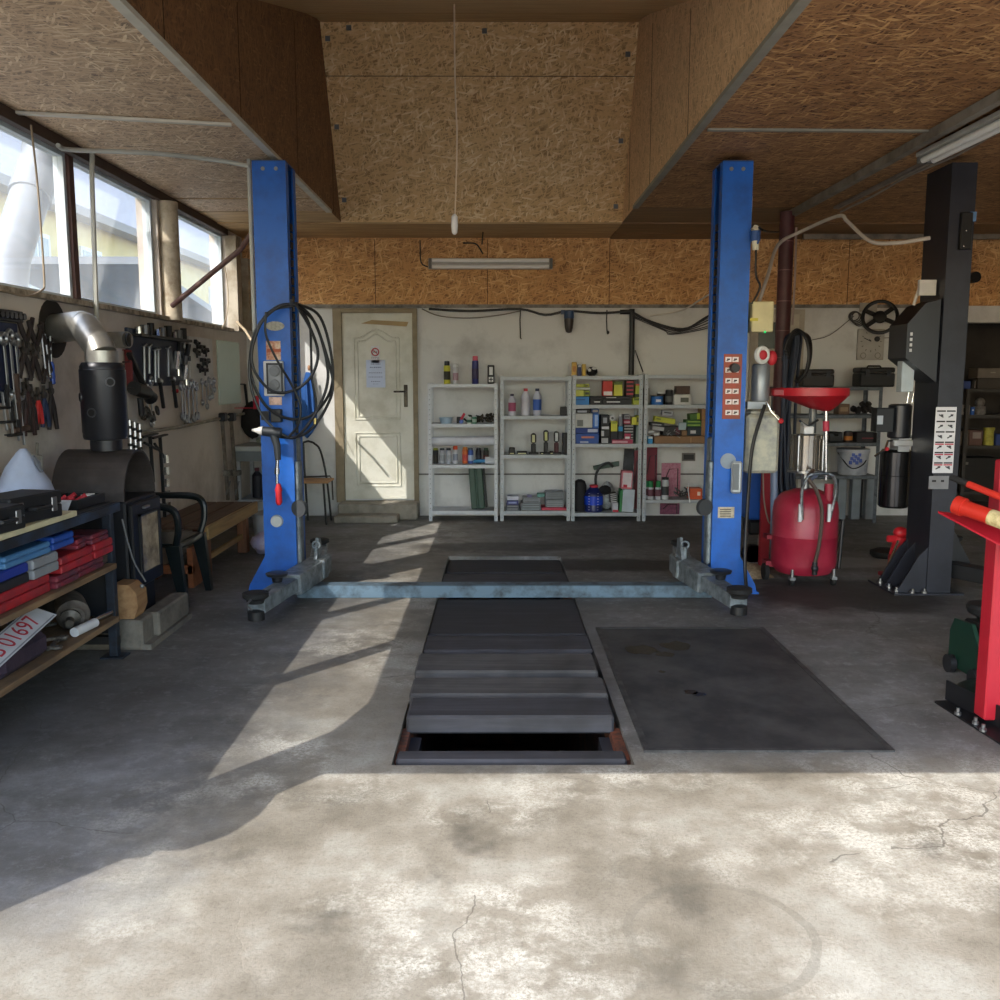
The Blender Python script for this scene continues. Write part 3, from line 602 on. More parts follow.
# ---------- planks over the pit
PLK=[('#333236','#4c4b50'),('#28282b','#3b3a3e'),('#3f3e3f','#625f5d')]
def plank(y0,y1,th,zt,k,label,xl=0,xr=0,w=None):
    yy0,yy1=F(500,y1,zt).y,F(500,y0,zt).y
    g=G(); x0=PX0-xl; x1=PX1+xr; n=8
    g.bb(x0,x1,yy0,yy1,zt-th,zt,.01)
    return S('pit_plank',g,wood(*PLK[k],'X',1.,.75,dirt='#2a2929'),label,'plank','planks over the pit' if w else None)
plank(555.8,572,.05,-.03,1,'dark wide plank at the far end of the pit, deepest set')
plank(573.5,585,.05,-.005,0,'pit plank just behind the grey floor crossbar')
plank(599,634,.02,-.012,1,'broad dark flat board covering the pit in front of the crossbar')
plank(635.5,650,.03,.0,0,'dark splintered pit board between the broad flat board and the raised planks')
plank(653,671,.06,.045,2,'raised pit plank with a pale chip at its right end, third from the opening',.0,-.03)
plank(677,694,.06,.045,2,'raised pit plank with a white paint dash on it, second from the opening',-.005,-.02)
plank(697,716,.08,.05,0,'thick pit plank nearest to the open part of the pit',-.02,-.03)
plank(750,760,.07,-.002,0,'weathered board closing the near end of the pit opening',-.01,-.02)
# rusty brackets in the opening
g=G(); g.bb(PX0+.002,PX0+.035,3.42,3.75,-.13,-.02); g.bb(PX1-.045,PX1-.002,3.42,3.75,-.13,-.02); g.mat(1).bb(PX0+.035,PX0+.08,3.42,3.75,-.4,-.06); g.bb(PX1-.09,PX1-.045,3.42,3.75,-.4,-.06); ST('trim_17',g,[worn('#3b2922','#7a4229',.45,14,.85),mat('#33333a')])
# ---------- steel hatch
h=T('floor_hatch','dark steel hatch plate lying in the floor right of the pit','hatch',(1.07,4.35,0))
g=G(); g.bb(.60,1.53,3.47,5.23,-.0,.006); P('plate',g,worn('#303031','#4b4a49',.4,3.2,.65,.1,bump=.25),h)
g=G()
for a in ((.575,.6,3.445,5.25),(1.53,1.555,3.445,5.25),(.6,1.53,3.445,3.47),(.6,1.53,5.23,5.25)): g.bb(a[0],a[1],a[2],a[3],0,.009)
P('frame',g,worn('#2a2a2b','#4a4948',.4,12,.6),h)
rs=random.Random(3)
for cx,cy,r in ((.78,4.8,.09),(.97,4.88,.08),(.88,4.72,.05),(.82,4.43,.02),(.9,4.13,.035),(.93,4.1,.03)):
    g=G(); n=14; pts=[(cx+r*rs.uniform(.7,1.2)*math.cos(2*PI*k/n),cy+r*rs.uniform(.7,1.2)*math.sin(2*PI*k/n)) for k in range(n)]; g.prism(pts,'Z',.006,.0066); P('oil_spill',g,mat('#161312',.25),h)
# =============================== LEFT SIDE ===============================
STOVE=worn('#3a3532','#4b4440',.4,9,.6,.2,bump=.05); STB=mat('#24262b',.5,.3)
# ---- wood stove with barrel heat shield
sv=T('wood_stove','black iron wood stove with barrel-vault top and glass door by the left wall','stove',(-2.27,5.25,0))
sx0,sx1,sy0,sy1=-2.43,-2.03,5.0,5.47; cy=(sy0+sy1)/2; rr=(sy1-sy0)/2
g=G(); g.bb(sx0,sx1,sy0,sy1,.26,.78,.01); P('body',g,STB,sv)
g=G(); g.bb(sx0,sx1-.03,sy0+.02,sy1-.02,.06,.26); P('ash_base',g,mat('#15161a'),sv)
g=G(); n=18; o_=[(cy-rr*math.cos(PI*k/n),.78+.27*math.sin(PI*k/n)) for k in range(n+1)]; i_=[(cy-(rr-.012)*math.cos(PI*k/n),.78+.258*math.sin(PI*k/n)) for k in range(n+1)]
for k in range(n): g.hexa([(sx0,)+o_[k],(sx0,)+o_[k+1],(sx0,)+i_[k+1],(sx0,)+i_[k]],[(sx1-.005,)+o_[k],(sx1-.005,)+o_[k+1],(sx1-.005,)+i_[k+1],(sx1-.005,)+i_[k]])
P('barrel_hood',g,worn('#4b4340','#3a3431',.4,6,.6,.2),sv)
g=G(); g.bb(sx1,sx1+.03,sy0+.015,sy1-.02,.28,.76,.008); dr=P('door',g,mat('#1e2024',.45,.4),sv)
g=G(); g.bb(sx1+.03,sx1+.034,sy0+.12,sy1-.09,.36,.68); P('door_glass',g,worn('#7d6f5b','#b9a789',.5,7,.15),dr,'sooty glass pane with a daylight reflection painted in')  # pale patches paint reflected daylight into the pane
g=G(); g.bb(sx1+.03,sx1+.04,sy0+.1,sy1-.07,.345,.36); g.bb(sx1+.03,sx1+.04,sy0+.1,sy1-.07,.68,.695); g.bb(sx1+.03,sx1+.04,sy0+.1,sy0+.12,.345,.695); g.bb(sx1+.03,sx1+.04,sy1-.09,sy1-.07,.345,.695); P('glass_frame',g,DARK,dr)
g=G(); g.bb(sx1+.03,sx1+.05,cy-.08,cy-.0,.72,.735,.004); P('door_handle',g,STEEL,dr)
for fx_ in (sx0+.1,sx1-.12):
    for fy_ in (sy0+.06,sy1-.12):
        g=G(); g.bb(fx_,fx_+.06,fy_,fy_+.06,0.03,.06); P('foot',g,DARK,sv)
# flue with heat exchanger
ex=T('stove_flue','black cylindrical heat exchanger with round ports under a silver elbow flue pipe','flue',(-2.26,5.25,1.05)); fx,fy=-2.205,5.22
g=G(); g.lathe([(.085,0),(.085,.06),(.115,.065),(.12,.08),(.12,.10),(.122,.105),(.122,.45),(.118,.455),(.118,.47),(.105,.49),(.095,.49)],(fx,fy,1.045),32); hxg=P('heat_exchanger',g,mat('#25262b',.35,.3),ex)
for px,py in ((86,397),(101,412),(117,382)):
    c=A(px,py,fy); dx=(c.x-fx); dx=max(-.10,min(.10,dx)); n_=V((dx,-math.sqrt(.122**2-dx*dx),0)); p=V((fx,fy,c.z))+n_; n_.normalize()
    g=G(); g.cyl(p-n_*.01,p+n_*.004,.026,n=16); g.mat(1).cyl(p+n_*.004,p+n_*.005,.019,n=16); P('port',g,[mat('#4a4b50',.4,.5),mat('#050505')],hxg)
g=G(); SIL=mat('#a9a7a0',.38,.75,.12,20)
g.tube([(fx,fy,1.5),(fx,fy,1.60)],.088,n=20); g.tube([(fx,fy,1.585),(fx-.015,fy+.01,1.62),(fx-.13,fy+.10,1.74),(fx-.15,fy+.115,1.745)],.083,n=20); g.tube([(fx-.13,fy+.1,1.74),(fx-.16,fy+.12,1.745),(XL+.004,5.5,1.735)],.083,n=20)
P('silver_elbow',g,SIL,ex,'silver sheet-metal elbow')
g=G(); g.cyl((XL+.001,5.5,1.735),(XL+.006,5.5,1.735),.17,n=24); ST('trim_18',g,mat('#2c2722',.8))
g=G(); g.tube([(-2.773,5.5,1.735),(-2.9,5.55,1.75),(-3.0,5.75,1.9),(-3.05,5.95,2.2),(-3.05,6.25,2.62)],.12,n=18); g.tube([(-3.05,6.25,2.62),(-3.05,6.45,2.9),(-3.05,6.6,3.2)],.135,n=18)
S('outside_duct',g,mat('#85888c',.5,.3),'wide grey smoke duct climbing diagonally outside the first visible window','duct')
# pipe stub right of the elbow
g=G(); g.cyl((XL+.01,6.25,1.7),(XL+.16,6.2,1.7),.055,n=16); g.mat(1).cyl((XL+.16,6.2,1.7),(XL+.17,6.2,1.7),.045)
S('pipe_stub',g,[SIL,DARK],'short silver pipe stub sticking out of the wall right of the stove flue','pipe')
# ---- workbench
bn=T('workbench','black steel-framed workbench with wooden shelves full of tool cases at the left edge','workbench',(-2.28,4.1,0))
BX0,BX1,BY0,BY1=-2.58,-1.96,2.9,4.74; BW=wood('#6b543e','#9a7d5c','Y',1.,.7,dirt='#4d4136'); FR=worn('#22262e','#2f3a4a',.35,10,.5,.3)
g=G(); g.bb(BX0,BX1-.015,BY0,BY1+.02,.785,.815,.003); P('bench_top',g,mat('#2b2c2f',.6),bn)
g=G(); g.bb(BX1-.03,BX1,BY0,BY1+.03,.765,.81,.003); P('front_rail',g,worn('#31425a','#1f2228',.5,6,.5),bn,'front rail with flaking blue paint')
for x,y in ((BX1-.045,BY1-.03),(BX0+.03,BY1-.03),(BX1-.045,BY0+.05),(BX0+.03,BY0+.05)):
    g=G(); g.bb(x-.022,x+.022,y-.022,y+.022,.006,.765,.003); g.bb(x-.06,x+.06,y-.05,y+.05,0,.008); P('leg',g,FR,bn)
g=G(); g.bb(BX0+.02,BX1-.02,BY1-.05,BY1-.01,.07,.11); P('foot_rail',g,DARK,bn)
for z in (.505,.225):
    g=G(); g.bb(BX0,BX1-.0,BY0,BY1-.055,z-.028,z,.003); P('shelf',g,BW,bn)
g=G(); g.bb(BX0+.01,BX1-.07,BY1-.008,BY1+.0,.12,.5); P('end_panel',g,mat('#15171b'),bn)
# cream board on the bench
g=G(); g.bb(-2.2,-1.945,2.9,F(62,513,.83).y,.8165,.842,.003); S('cream_board',g,mat('#cbc3a0',.5),'cream coated board lying along the front of the workbench top','board')
# power tool cases on top
def tcase(name,label,c,s,rz,mats,grp=None,hd=True,cat='tool case'):
    t=T(name,label,cat,c,rz,grp); w_,d_,h_=s
    g=G(); g.bb(-w_/2,w_/2,-d_/2,d_/2,0,h_*.48,.005); P('case_base',g,mats[0],t,w=False)
    g=G(); g.bb(-w_/2,w_/2,-d_/2,d_/2,h_*.5,h_,.007); P('case_lid',g,mats[1] if len(mats)>1 else mats[0],t,w=False)
    for k in ((-.32,.32) if hd else ()):
        g=G(); g.bb(w_*k-.018,w_*k+.018,-d_/2-.008,-d_/2-.001,h_*.25,h_*.8,.003); P('latch',g,STEEL,t,w=False)
    if hd:
        g=G(); g.tube([(-w_*.16,-d_/2-.001,h_*.5),(-w_*.15,-d_/2-.03,h_*.5),(w_*.15,-d_/2-.03,h_*.5),(w_*.16,-d_/2-.001,h_*.5)],.009,n=6); P('handle',g,mats[0],t,w=False)
    return t
CB=mat('#1b1d20',.5)
tcase('power_tool_case','black plastic power-tool case with steel latches lying on the cream board',(-2.06,3.93,.8435),(.33,.2,.115),79,[CB])
tcase('power_tool_case','second black plastic tool case at the left edge of the photo, nearest on the board',(-2.04,3.6,.8435),(.3,.2,.10),84,[CB])
# white bag
g=G(); b0=V((-2.345,4.56,.818)); rs=random.Random(5); prof=[(.175,0),(.19,.05),(.155,.12),(.10,.2),(.045,.265),(.02,.285)]
n=16; vs=[];fs=[]
for r,z in prof:
    for k in range(n):
        a=2*PI*k/n; q=1+.12*math.sin(3*a+z*12)+rs.uniform(-.05,.05); vs.append((b0.x+r*.62*q*math.cos(a),b0.y+r*q*math.sin(a)+z*.05,b0.z+z))
for i in range(len(prof)-1):
    for k in range(n): fs.append((i*n+k,i*n+(k+1)%n,(i+1)*n+(k+1)%n,(i+1)*n+k))
fs.append(tuple(range(n))[::-1]); fs.append(tuple((len(prof)-1)*n+k for k in range(n))); g.add(vs,fs)
bag=T('paper_bag','pale blue-white peaked bag standing behind the black case on the workbench','bag',b0)
P('bag_body',g,mat('#b9c4dc',.6,bump=.2),bag)
g=G(); g.tube([b0+V((.09,.0,.17)),b0+V((.075,.0,.21)),b0+V((.05,.01,.25))],[.006,.016,.006],6); P('dark_mark',g,mat('#5f6269'),bag,'grey slit-shaped mark')
g=G(); g.prism([(4.12,.817),(4.32,.817),(4.38,.872),(4.2,.86)],'X',-2.2,-2.03); 
S('white_tray',g,mat('#c9cfd8',.4),'white plastic scoop-shaped tray right of the black tool case','tray')
bt=T('organizer_tray','small black open tray with red and white bits at the right end of the bench','tray',(-2.15,4.62,.8165))
g=G(); g.bb(-2.22,-2.02,4.42,4.73,.8165,.83); g.bb(-2.22,-2.205,4.42,4.73,.83,.865); g.bb(-2.035,-2.02,4.42,4.73,.83,.865); g.bb(-2.205,-2.035,4.42,4.435,.83,.865); g.bb(-2.205,-2.035,4.715,4.73,.83,.865); P('tray_body',g,DARK,bt)
for i,(x,y) in enumerate(((-2.17,4.5),(-2.12,4.47),(-2.1,4.56),(-2.17,4.6))):
    g=G(); g.cyl((x,y,.835),(x+.05,y+.02,.872),.012); S('wire_terminal',g,mat('#b3202a'),'small red connector lying in the black tray on the bench','connector','red bits in the bench tray')
g=G(); g.box((-2.06,4.62,.868),(.04,.07,.006)); S('white_card',g,WHITE,'small white card lying on the black tray','card')
# cases on the middle shelf -----------------------------------------------
SR=worn('#b3252c','#8e2a33',.4,9,.45); SB=mat('#2450a8',.45); SB2=mat('#20368f',.45); SLB=mat('#4d7fae',.45); SGY=mat('#8b8e92',.5); SDR=worn('#8a2c3a','#5e3440',.5,15,.5); SBK=mat('#222226',.5)
z=.5065
L=[ # y0,y1,z,h,depth,mats,label
 (3.2,4.05,.5065,.085,.42,[SR],'long red plastic tool case at the bottom left of the middle shelf'),
 (3.45,3.86,.593,.085,.34,[SBK,SB2],'tool case with black base and dark blue lid stacked on the long red case'),
 (3.66,4.06,.682,.05,.28,[SLB],'flat light blue case on top of the blue-lidded case'),
 (3.87,4.11,.593,.085,.34,[SGY],'light grey socket case with black cut-outs on the middle shelf'),
 (4.07,4.3,.5065,.055,.36,[SDR],'maroon ribbed case on the middle shelf below the middle red case'),
 (4.12,4.46,.565,.075,.36,[SR],'red case in the middle of the pile, under the bright blue case'),
 (4.08,4.3,.68,.06,.26,[SB],'bright blue small case on top of the pile on the middle shelf'),
 (4.31,4.6,.5065,.055,.34,[SDR],'dusty maroon case near the right end of the middle shelf'),
 (4.31,4.42,.643,.045,.24,[SDR],'small maroon case lying right of the bright blue case'),
 (4.47,4.7,.565,.075,.36,[SR],'bright red case at the right end of the middle shelf'),
 (4.44,4.65,.643,.045,.26,[SDR],'maroon case on top of the rightmost red case'),
]
for y0,y1,zz,h_,d_,ms,lb in L:
    tcase('tool_case',lb,(-1.975-d_/2+random.uniform(-.02,.0),(y0+y1)/2,zz),(y1-y0-.012,d_,h_),90,ms,None,False)
g=G(); g.bb(-2.2,-2.0,4.61,4.68,.5065,.56,.01); S('metal_block',g,worn('#3a3633','#5b5048',.5,20,.7,.3),'dark greasy metal block at the far right end of the middle shelf','metal block')
# lower shelf --------------------------------------------------------------
zl=.2265
pl=T('licence_plate','white licence plate with red characters leaning on the bottom shelf','licence plate',(-2.1,3.75,zl))
c0=F(-40,655,zl+.005); 
ax_=V((0,.985,.17)).normalized(); ay_=V((-.93,0,.36)).normalized(); az_=ax_.cross(ay_).normalized(); ay_=az_.cross(ax_)
PM=M.Translation(V((-2.005,3.74,.385)))@M((ax_,ay_,az_)).transposed().to_4x4()
g=G(); g.box((0,0,0),(.52,.115,.003),None); g.xf(PM); P('plate_body',g,mat('#c7c9cc',.4),pl)
t=textg('B 01697',.105,(0,0,.0022),(0,0,0),.0005); t.xf(PM); P('plate_text',t,mat('#b3303c'),pl)
g=G(); g.box((0,.05,.0022),(.5,.006,.001)); g.box((0,-.05,.0022),(.5,.006,.001)); g.xf(PM); P('plate_border',g,mat('#8b8d92'),pl)
st=T('starter_motor','greasy grey starter motor lying on the bottom shelf of the workbench','starter motor',(-2.1,4.38,zl))
g=G(); g.lathe([(.03,-.1),(.07,-.09),(.075,-.02),(.078,.07),(.06,.085),(.05,.1)],(-2.12,4.5,zl+.079),18,(.35,-.6,-.12)); P('motor_body',g,worn('#57514c','#7b736a',.5,14,.6,.4),st)
g=G(); g.lathe([(.05,0),(.05,.03),(.02,.04),(.02,.09)],(-2.09,4.42,zl+.06),16,(.3,-.8,-.1)); P('drive_end',g,worn('#3b3835','#6a645c',.5,14,.5,.6),st)
g=G(); g.tube([(-2.02,4.52,zl+.019),(-2.0,4.67,zl+.019)],.018,n=12); S('steel_pin',g,CHROME,'polished steel rod lying against the bench leg on the bottom shelf','rod')
g=G(); g.cyl((-2.01,4.28,zl+.024),(-1.99,4.46,zl+.024),.023); S('white_tube',g,WHITE,'white plastic tube on the front of the bottom bench shelf','tube')
for i,(x,y,a,l_) in enumerate(((-2.08,4.02,30,.2),(-2.05,4.1,60,.16),(-2.16,4.15,110,.22),(-2.03,4.13,95,.18),(-2.2,4.3,75,.2))):
    g=G(); dx,dy=math.cos(R(a))*l_/2,math.sin(R(a))*l_/2; zz=zl+.013+.02*(i%3); g.tube([(x-dx,y-dy,zz),(x,y,zz+.008),(x+dx,y+dy,zz)],.009,n=6); g.torus((x+dx,y+dy,zz),.018,.007,(0,0,1),12,6)
    S('hand_tool',g,worn('#8b8780','#4a4642',.5,30,.5,.6),'steel hand tool lying in the heap on the bottom bench shelf','hand tool','loose tools on the bottom bench shelf')
g=G(); g.bb(-2.2,-2.0,3.62,4.02,zl,zl+.12,.03); S('oily_rag',g,worn('#2b2233','#3d2f3c',.5,9,.9,bump=.4),'dark purple oily rag bundled behind the licence plate','rag')
g=G(); g.tube([(-2.42,4.35,zl+.14),(-2.4,4.2,zl+.1),(-2.4,4.0,zl+.03)],.022,n=8); S('gear_lever',g,worn('#4c463f','#6b6256',.5,14),'curved dirty lever lying behind the starter motor','lever')
g=G(); g.cyl((-2.4,4.45,.23),(-2.32,4.5,.45),.02); S('steel_rod',g,DSTEEL,'short rod leaning under the middle shelf behind the starter motor','rod')
# wood log & plinth right of the bench leg
lg=T('firewood_log','split firewood log with pale bark leaning beside the bench leg','log',(-1.99,5.0,.17))
g=G(); 
pts=[(-.1,0),(-.11,.08),(-.09,.16),(-.03,.19),(.05,.185),(.09,.14),(.095,.06),(.07,0)]
g.prism([(-2.02+a,.167+b_) for a,b_ in pts],'Y',4.84,4.98); P('log_wood',g,wood('#8a6542','#b08a60','Y',1.,.8),lg)
g=G(); g.bb(-2.56,-1.86,4.83,5.5,.0,.03); g.bb(-2.3,-1.9,4.82,4.985,.0,.165,.01); g.bb(-1.97,-1.87,4.99,5.48,.03,.165,.01)
S('timber_plinth',g,worn('#5f5a52','#7b7469',.5,8,.9),'dusty grey timber plinth on the floor in front of the stove','plinth')
g=G(); g.tube([(-1.955,4.77,.72),(-1.93,4.82,.5),(-1.9,4.9,.36)],.0045,n=6,sm=4); g.sph((-1.9,4.85,.345),.012); S('hanging_cable',g,mat('#8a8c8e',.4,.5),'thin steel cable hanging from the bench end over the log','cable')
# ---- green plastic chair
ch=T('garden_chair','dark green plastic garden armchair between the stove and the wooden bench','chair',(-2.25,6.0,0),0); GR=mat('#12191b',.3,var=.05)
# faces +x ; local = world offset
def cw(x,y,z): return (-2.25+x,6.0+y,z)
g=G(); n=8; g.hexa([cw(-.2,-.2,.385),cw(.22,-.24,.385),cw(.22,.24,.385),cw(-.2,.2,.385)],[cw(-.2,-.2,.41),cw(.22,-.24,.41),cw(.22,.24,.41),cw(-.2,.2,.41)]); g.tube([cw(.22,-.24,.39),cw(.235,0,.385),cw(.22,.24,.39)],.022,sm=4); P('seat',g,GR,ch)
g=G()
for k in range(7):
    y=-.18+.06*k; g.beam(cw(-.2,y*.9,.40),cw(-.30,y,.80),.034,.012)
g.tube([cw(-.30,-.22,.72),cw(-.31,-.17,.81),cw(-.315,0,.84),cw(-.31,.17,.81),cw(-.30,.22,.72)],.02,sm=4); P('backrest',g,GR,ch)
for s in (-1,1):
    g=G(); g.tube([cw(-.28,.24*s,.66),cw(-.05,.275*s,.655),cw(.16,.275*s,.65),cw(.235,.27*s,.61),cw(.245,.26*s,.5),cw(.22,.24*s,.40)],[.02,.022,.024,.024,.022,.022],10,sm=5); P('armrest',g,GR,ch)
    g=G(); g.prism([(-2.25+.16,.40),(-2.25+.25,.40),(-2.25+.285,0),(-2.25+.245,0)],'Y',6.0+.25*s-.025,6.0+.25*s+.025); P('leg',g,GR,ch)
    g=G(); g.prism([(-2.25-.24,.42),(-2.25-.16,.40),(-2.25-.27,0),(-2.25-.31,0)],'Y',6.0+.23*s-.025,6.0+.23*s+.025); P('leg',g,GR,ch)
# ---- wooden bench
wb=T('wooden_bench','low wooden bench with brown slat top along the left wall','bench',(-2.33,7.1,0))
WB=wood('#4c3526','#6d4f3a','Y',1.); WL=wood('#8d7148','#b6945f','Y',1.)
for k in range(3):
    g=G(); x=-2.55+.155*k; g.bb(x,x+.145,6.52,7.85,.375,.40,.004); P('top_board',g,WB,wb)
g=G(); g.bb(-2.085,-2.055,6.5,7.87,.305,.40,.004); P('front_apron',g,WL,wb,'pale yellow front apron board')
for y in (6.62,7.65):
    for x in (-2.13,-2.5):
        g=G(); g.bb(x-.04,x+.04,y-.04,y+.04,0,.305,.004); P('leg',g,wood('#5d3a26','#875638','Z',1.),wb)
g=G(); g.bb(-2.14,-2.12,6.66,7.61,.12,.16); P('stretcher',g,WL,wb)
g=G(); g.bb(-2.15,-2.11,6.3,6.5,.0,.28,.004); g.bb(-2.5,-2.11,6.3,6.34,.1,.16); S('stool_frame',g,wood('#7b4426','#9d5d38','X',1.),'reddish-brown wooden stool frame under the green chair','stool frame')
# ---- mirror
mr=T('wall_mirror','tall frameless mirror fixed to the left wall beside the tools','mirror',(XL+.01,8.9,1.2))
g=G(); a=W(217,341,XL+.01); c=W(241,403,XL+.01); g.bb(XL+.002,XL+.012,a.y,c.y,1.2,1.8); P('mirror_glass',g,mat('#cfe2d8',.25,.35,.04,3),mr)  # pale mint colour paints a bright reflection into the mirror
# ---- rail pipe on wall
g=G(); g.tube([W(140,433,XL+.05),W(180,427,XL+.05),W(247,413,XL+.05)],.014,n=8)
for px in (142,190,240): p=W(px,433-(px-142)*.19,XL+.05); g.beam(p,p+V((-.048,0,0)),.02,.02)
S('wall_rail',g,worn('#9b9484','#7a7262',.4,10,.6),'long cream pipe rail fixed low on the left wall','rail')
# =============================== TOOLS ON THE LEFT WALL ===============================
TS=mat('#9da0a3',.3,.9,.1,20); TB=mat('#1a1a1c',.5); TR=mat('#7b7d80',.4,.8)
def peg(g,p): return g.cyl(p,(XL-.004,p.y,p.z),.004,n=6)
def wrench(px,py,L_,lab,tilt=0,ring=True,grp=None,x=XL+.03,s=1.):
    s*=1.5
    p=W(px,py,x); t=T('combination_wrench',lab,'wrench',p,90,grp); q=M.Rotation(R(tilt),4,'Y')
    g=G(); g.beam((0,0,-.03),(0,0,-L_+.03),.014*s,.006,.002); g.cyl((0,-.006,-.004),(0,x-XL+.004,-.004),.004,n=6); P('shank',g.xf(q),TS,t,w=False)
    g=G(); g.torus((0,0,-.016*s),.016*s,.006*s,(0,1,0),16,6); P('ring_end',g.xf(q),TS,t,w=False)
    g=G(); g.torus((0,0,-L_+.012*s),.015*s,.0065*s,(0,1,0),12,6,-50+0,230); P('open_end',g.xf(q),TS,t,w=False); return t
def pliers(px,py,L_,lab,hm,op=18,up=False,x=XL+.03,grp=None):
    p=W(px,py,x); t=T('pliers',lab,'pliers',p,90,grp); q=M.Rotation(PI,4,'Y') if up else M.Identity(4)
    g=G(); g.prism([(-.014,-.02),(.014,-.02),(.008,.055),(-.008,.055)],'Y',-.007,.007); g.cyl((0,-.011,0),(0,.011,0),.018); g.cyl((0,-.0,.01),(0,x-XL+.004,.01),.004,n=6); P('jaws',g.xf(q),worn('#3b3734','#57504a',.5,30,.5,.6),t,w=False)
    for s in (-1,1):
        g=G(); a=R(op)*s; g.tube([(0,0,-.01),(math.sin(a)*L_*.5*1.15,0,-L_*.45),(math.sin(a)*L_*1.25,0,-L_)],[.009,.015,.012],8,sm=3); P('handle',g.xf(q),hm,t,w=False)
    return t
def screwdriver(px,py,L_,lab,hm,x=XL+.035,grp=None):
    p=W(px,py,x); t=T('screwdriver',lab,'screwdriver',p,90,grp)
    g=G(); g.cyl((0,0,0),(0,0,-L_*.55),.005); g.cyl((0,0,-.01),(0,x-XL+.004,-.01),.004,n=6); P('blade',g,TS,t,w=False)
    g=G(); g.lathe([(.008,0),(.014,-.02),(.013,-.05),(.016,-.08),(.014,-L_*.45),(.006,-L_*.47)],(0,0,-L_*.52),10); P('handle',g,hm,t,w=False); return t
def hookbar(px,py,L_,lab,tilt=8,x=XL+.045,m=TS,r=.009,grp=None,cat='hex key'):
    p=W(px,py,x); g=G(); g.tube([(0,0,-.02),(.0,0,0),(.05,0,.012)] ,r,n=6,sm=3); g.tube([(0,0,-.01),(-math.sin(R(tilt))*L_,0,-L_)],r,n=6)
    g.xf(M.Translation(p)@M.Rotation(R(90),4,'Z')); peg(g,p); return S('long_hex_key',g,m,lab,cat,grp)
# left-most: socket rail, long wrenches
g=G(); p=W(0,318,XL+.04); q=W(24,324,XL+.04); g.beam((XL+.02,p.y-.1,1.775),(XL+.02,q.y,1.775),.04,.06,.004)
for k in range(7): g.cyl((XL+.04,p.y-.08+k*.045,1.775),(XL+.075,p.y-.08+k*.045,1.775),.018,n=12)
S('socket_rail',g,[mat('#26262a',.4,.5)],'dark rail holding a row of sockets above the long wrenches at the photo edge','socket rail')
g=G(); g.bb(XL+.001,XL+.02,4.6,5.06,1.32,1.74,.004); S('tool_board',g,mat('#1c2440',.6),'dark blue steel tool board at the left edge of the wall','tool board')
for i,(px,py,L_) in enumerate(((3,333,.34),(9,330,.37),(15,334,.34))):
    wrench(px,py,L_,'long chrome wrench hanging on the dark blue board, %s from the edge'%['first','second','third'][i],-3,s=1.2)
for i,(px,py,L_) in enumerate(((2,392,.2),(8,393,.22),(14,394,.25),(19,395,.27))):
    g=G(); p=W(px,py,XL+.04); g.beam(p,p+V((0,.02,-L_)),.014,.008,.002); peg(g,p); S('flat_bar',g,TS,'thin chrome bar in the lower row at the left photo edge, %s of four'%['first','second','third','last'][i],'bar')
for i,(px,py) in enumerate(((2,408),(7,422),(14,435))):
    g=G(); p=W(px,py,XL+.05); g.beam(p+V((0,-.05,0)),p+V((0,.07,0)),.03,.014,.004); g.beam(p+V((0,.06,0)),p+V((0,.06,.12-i*.02)),.016,.012); peg(g,p)
    S('c_clamp',g,TB,'black clamp jaw hanging at the left photo edge, %s from the top'%['first','second','third'][i],'clamp')
DKH=mat('#2a211f',.6); 
for i,(px,py,op,up) in enumerate(((27,345,26,True),(37,349,24,True),(48,352,26,True),(24,350,20,False),(34,353,18,False),(47,357,20,False))):
    pliers(px,py,.15,'dark-handled pliers in the upper row, %s'%(['first','second','third'][i%3]+(' pair with handles up' if up else ' pair with handles down')),DKH,op,up)
for i,(px,L_) in enumerate(((41,.26),(45,.24))): 
    g=G(); p=W(px,330+i*4,XL+.035); g.cyl(p,p+V((0,.03,-L_)),.007,n=8); g.sph(p+V((0,.03,-L_)),.012); peg(g,p); S('t_handle_spanner',g,TS,'slim chrome rod tool between the pliers and the blue screwdriver, %s one'%['left','right'][i],'spanner')
screwdriver(50,336,.28,'screwdriver with a blue handle hanging left of the stove flue',mat('#2c4fa8',.35))
for i,(px,py,L_,hm,lb) in enumerate(((23,392,.22,DKH,'dark nippers, first in the lower pliers row'),(27,388,.26,mat('#3c2623'),'brown-handled pliers, second in the lower pliers row'),(31,394,.2,DKH,'short dark pliers left of the red-handled pair'),(38,397,.15,mat('#c22f2c',.4),'pliers with bright red handles in the lower row'),(44,395,.18,mat('#25324f'),'blue-black handled pliers right of the red-handled pair'),(51,391,.22,DKH,'dark long-handled cutters, last in the lower pliers row'))):
    pliers(px,py,L_,lb,hm,10)
g=G(); p=W(20,430,XL+.04); g.beam(p,p+V((0,0,.3)),.022,.02); g.beam(p+V((0,-.08,0)),p+V((0,.09,.01)),.03,.03,.006); peg(g,p); S('hammer',g,worn('#3b2a24','#57443a',.5,12),'dark hammer hanging head down below the brown pliers','hammer')
g=G(); p=W(37,455,XL+.03); g.beam(p,p+V((0,.0,-.1)),.06,.014,.006); g.tube([p,p+V((.02,-.03,.07))],.008); peg(g,p); S('scraper',g,worn('#6d675f','#8b857b',.5,20),'small rusty scraper leaning on the wall above the white bag','scraper')
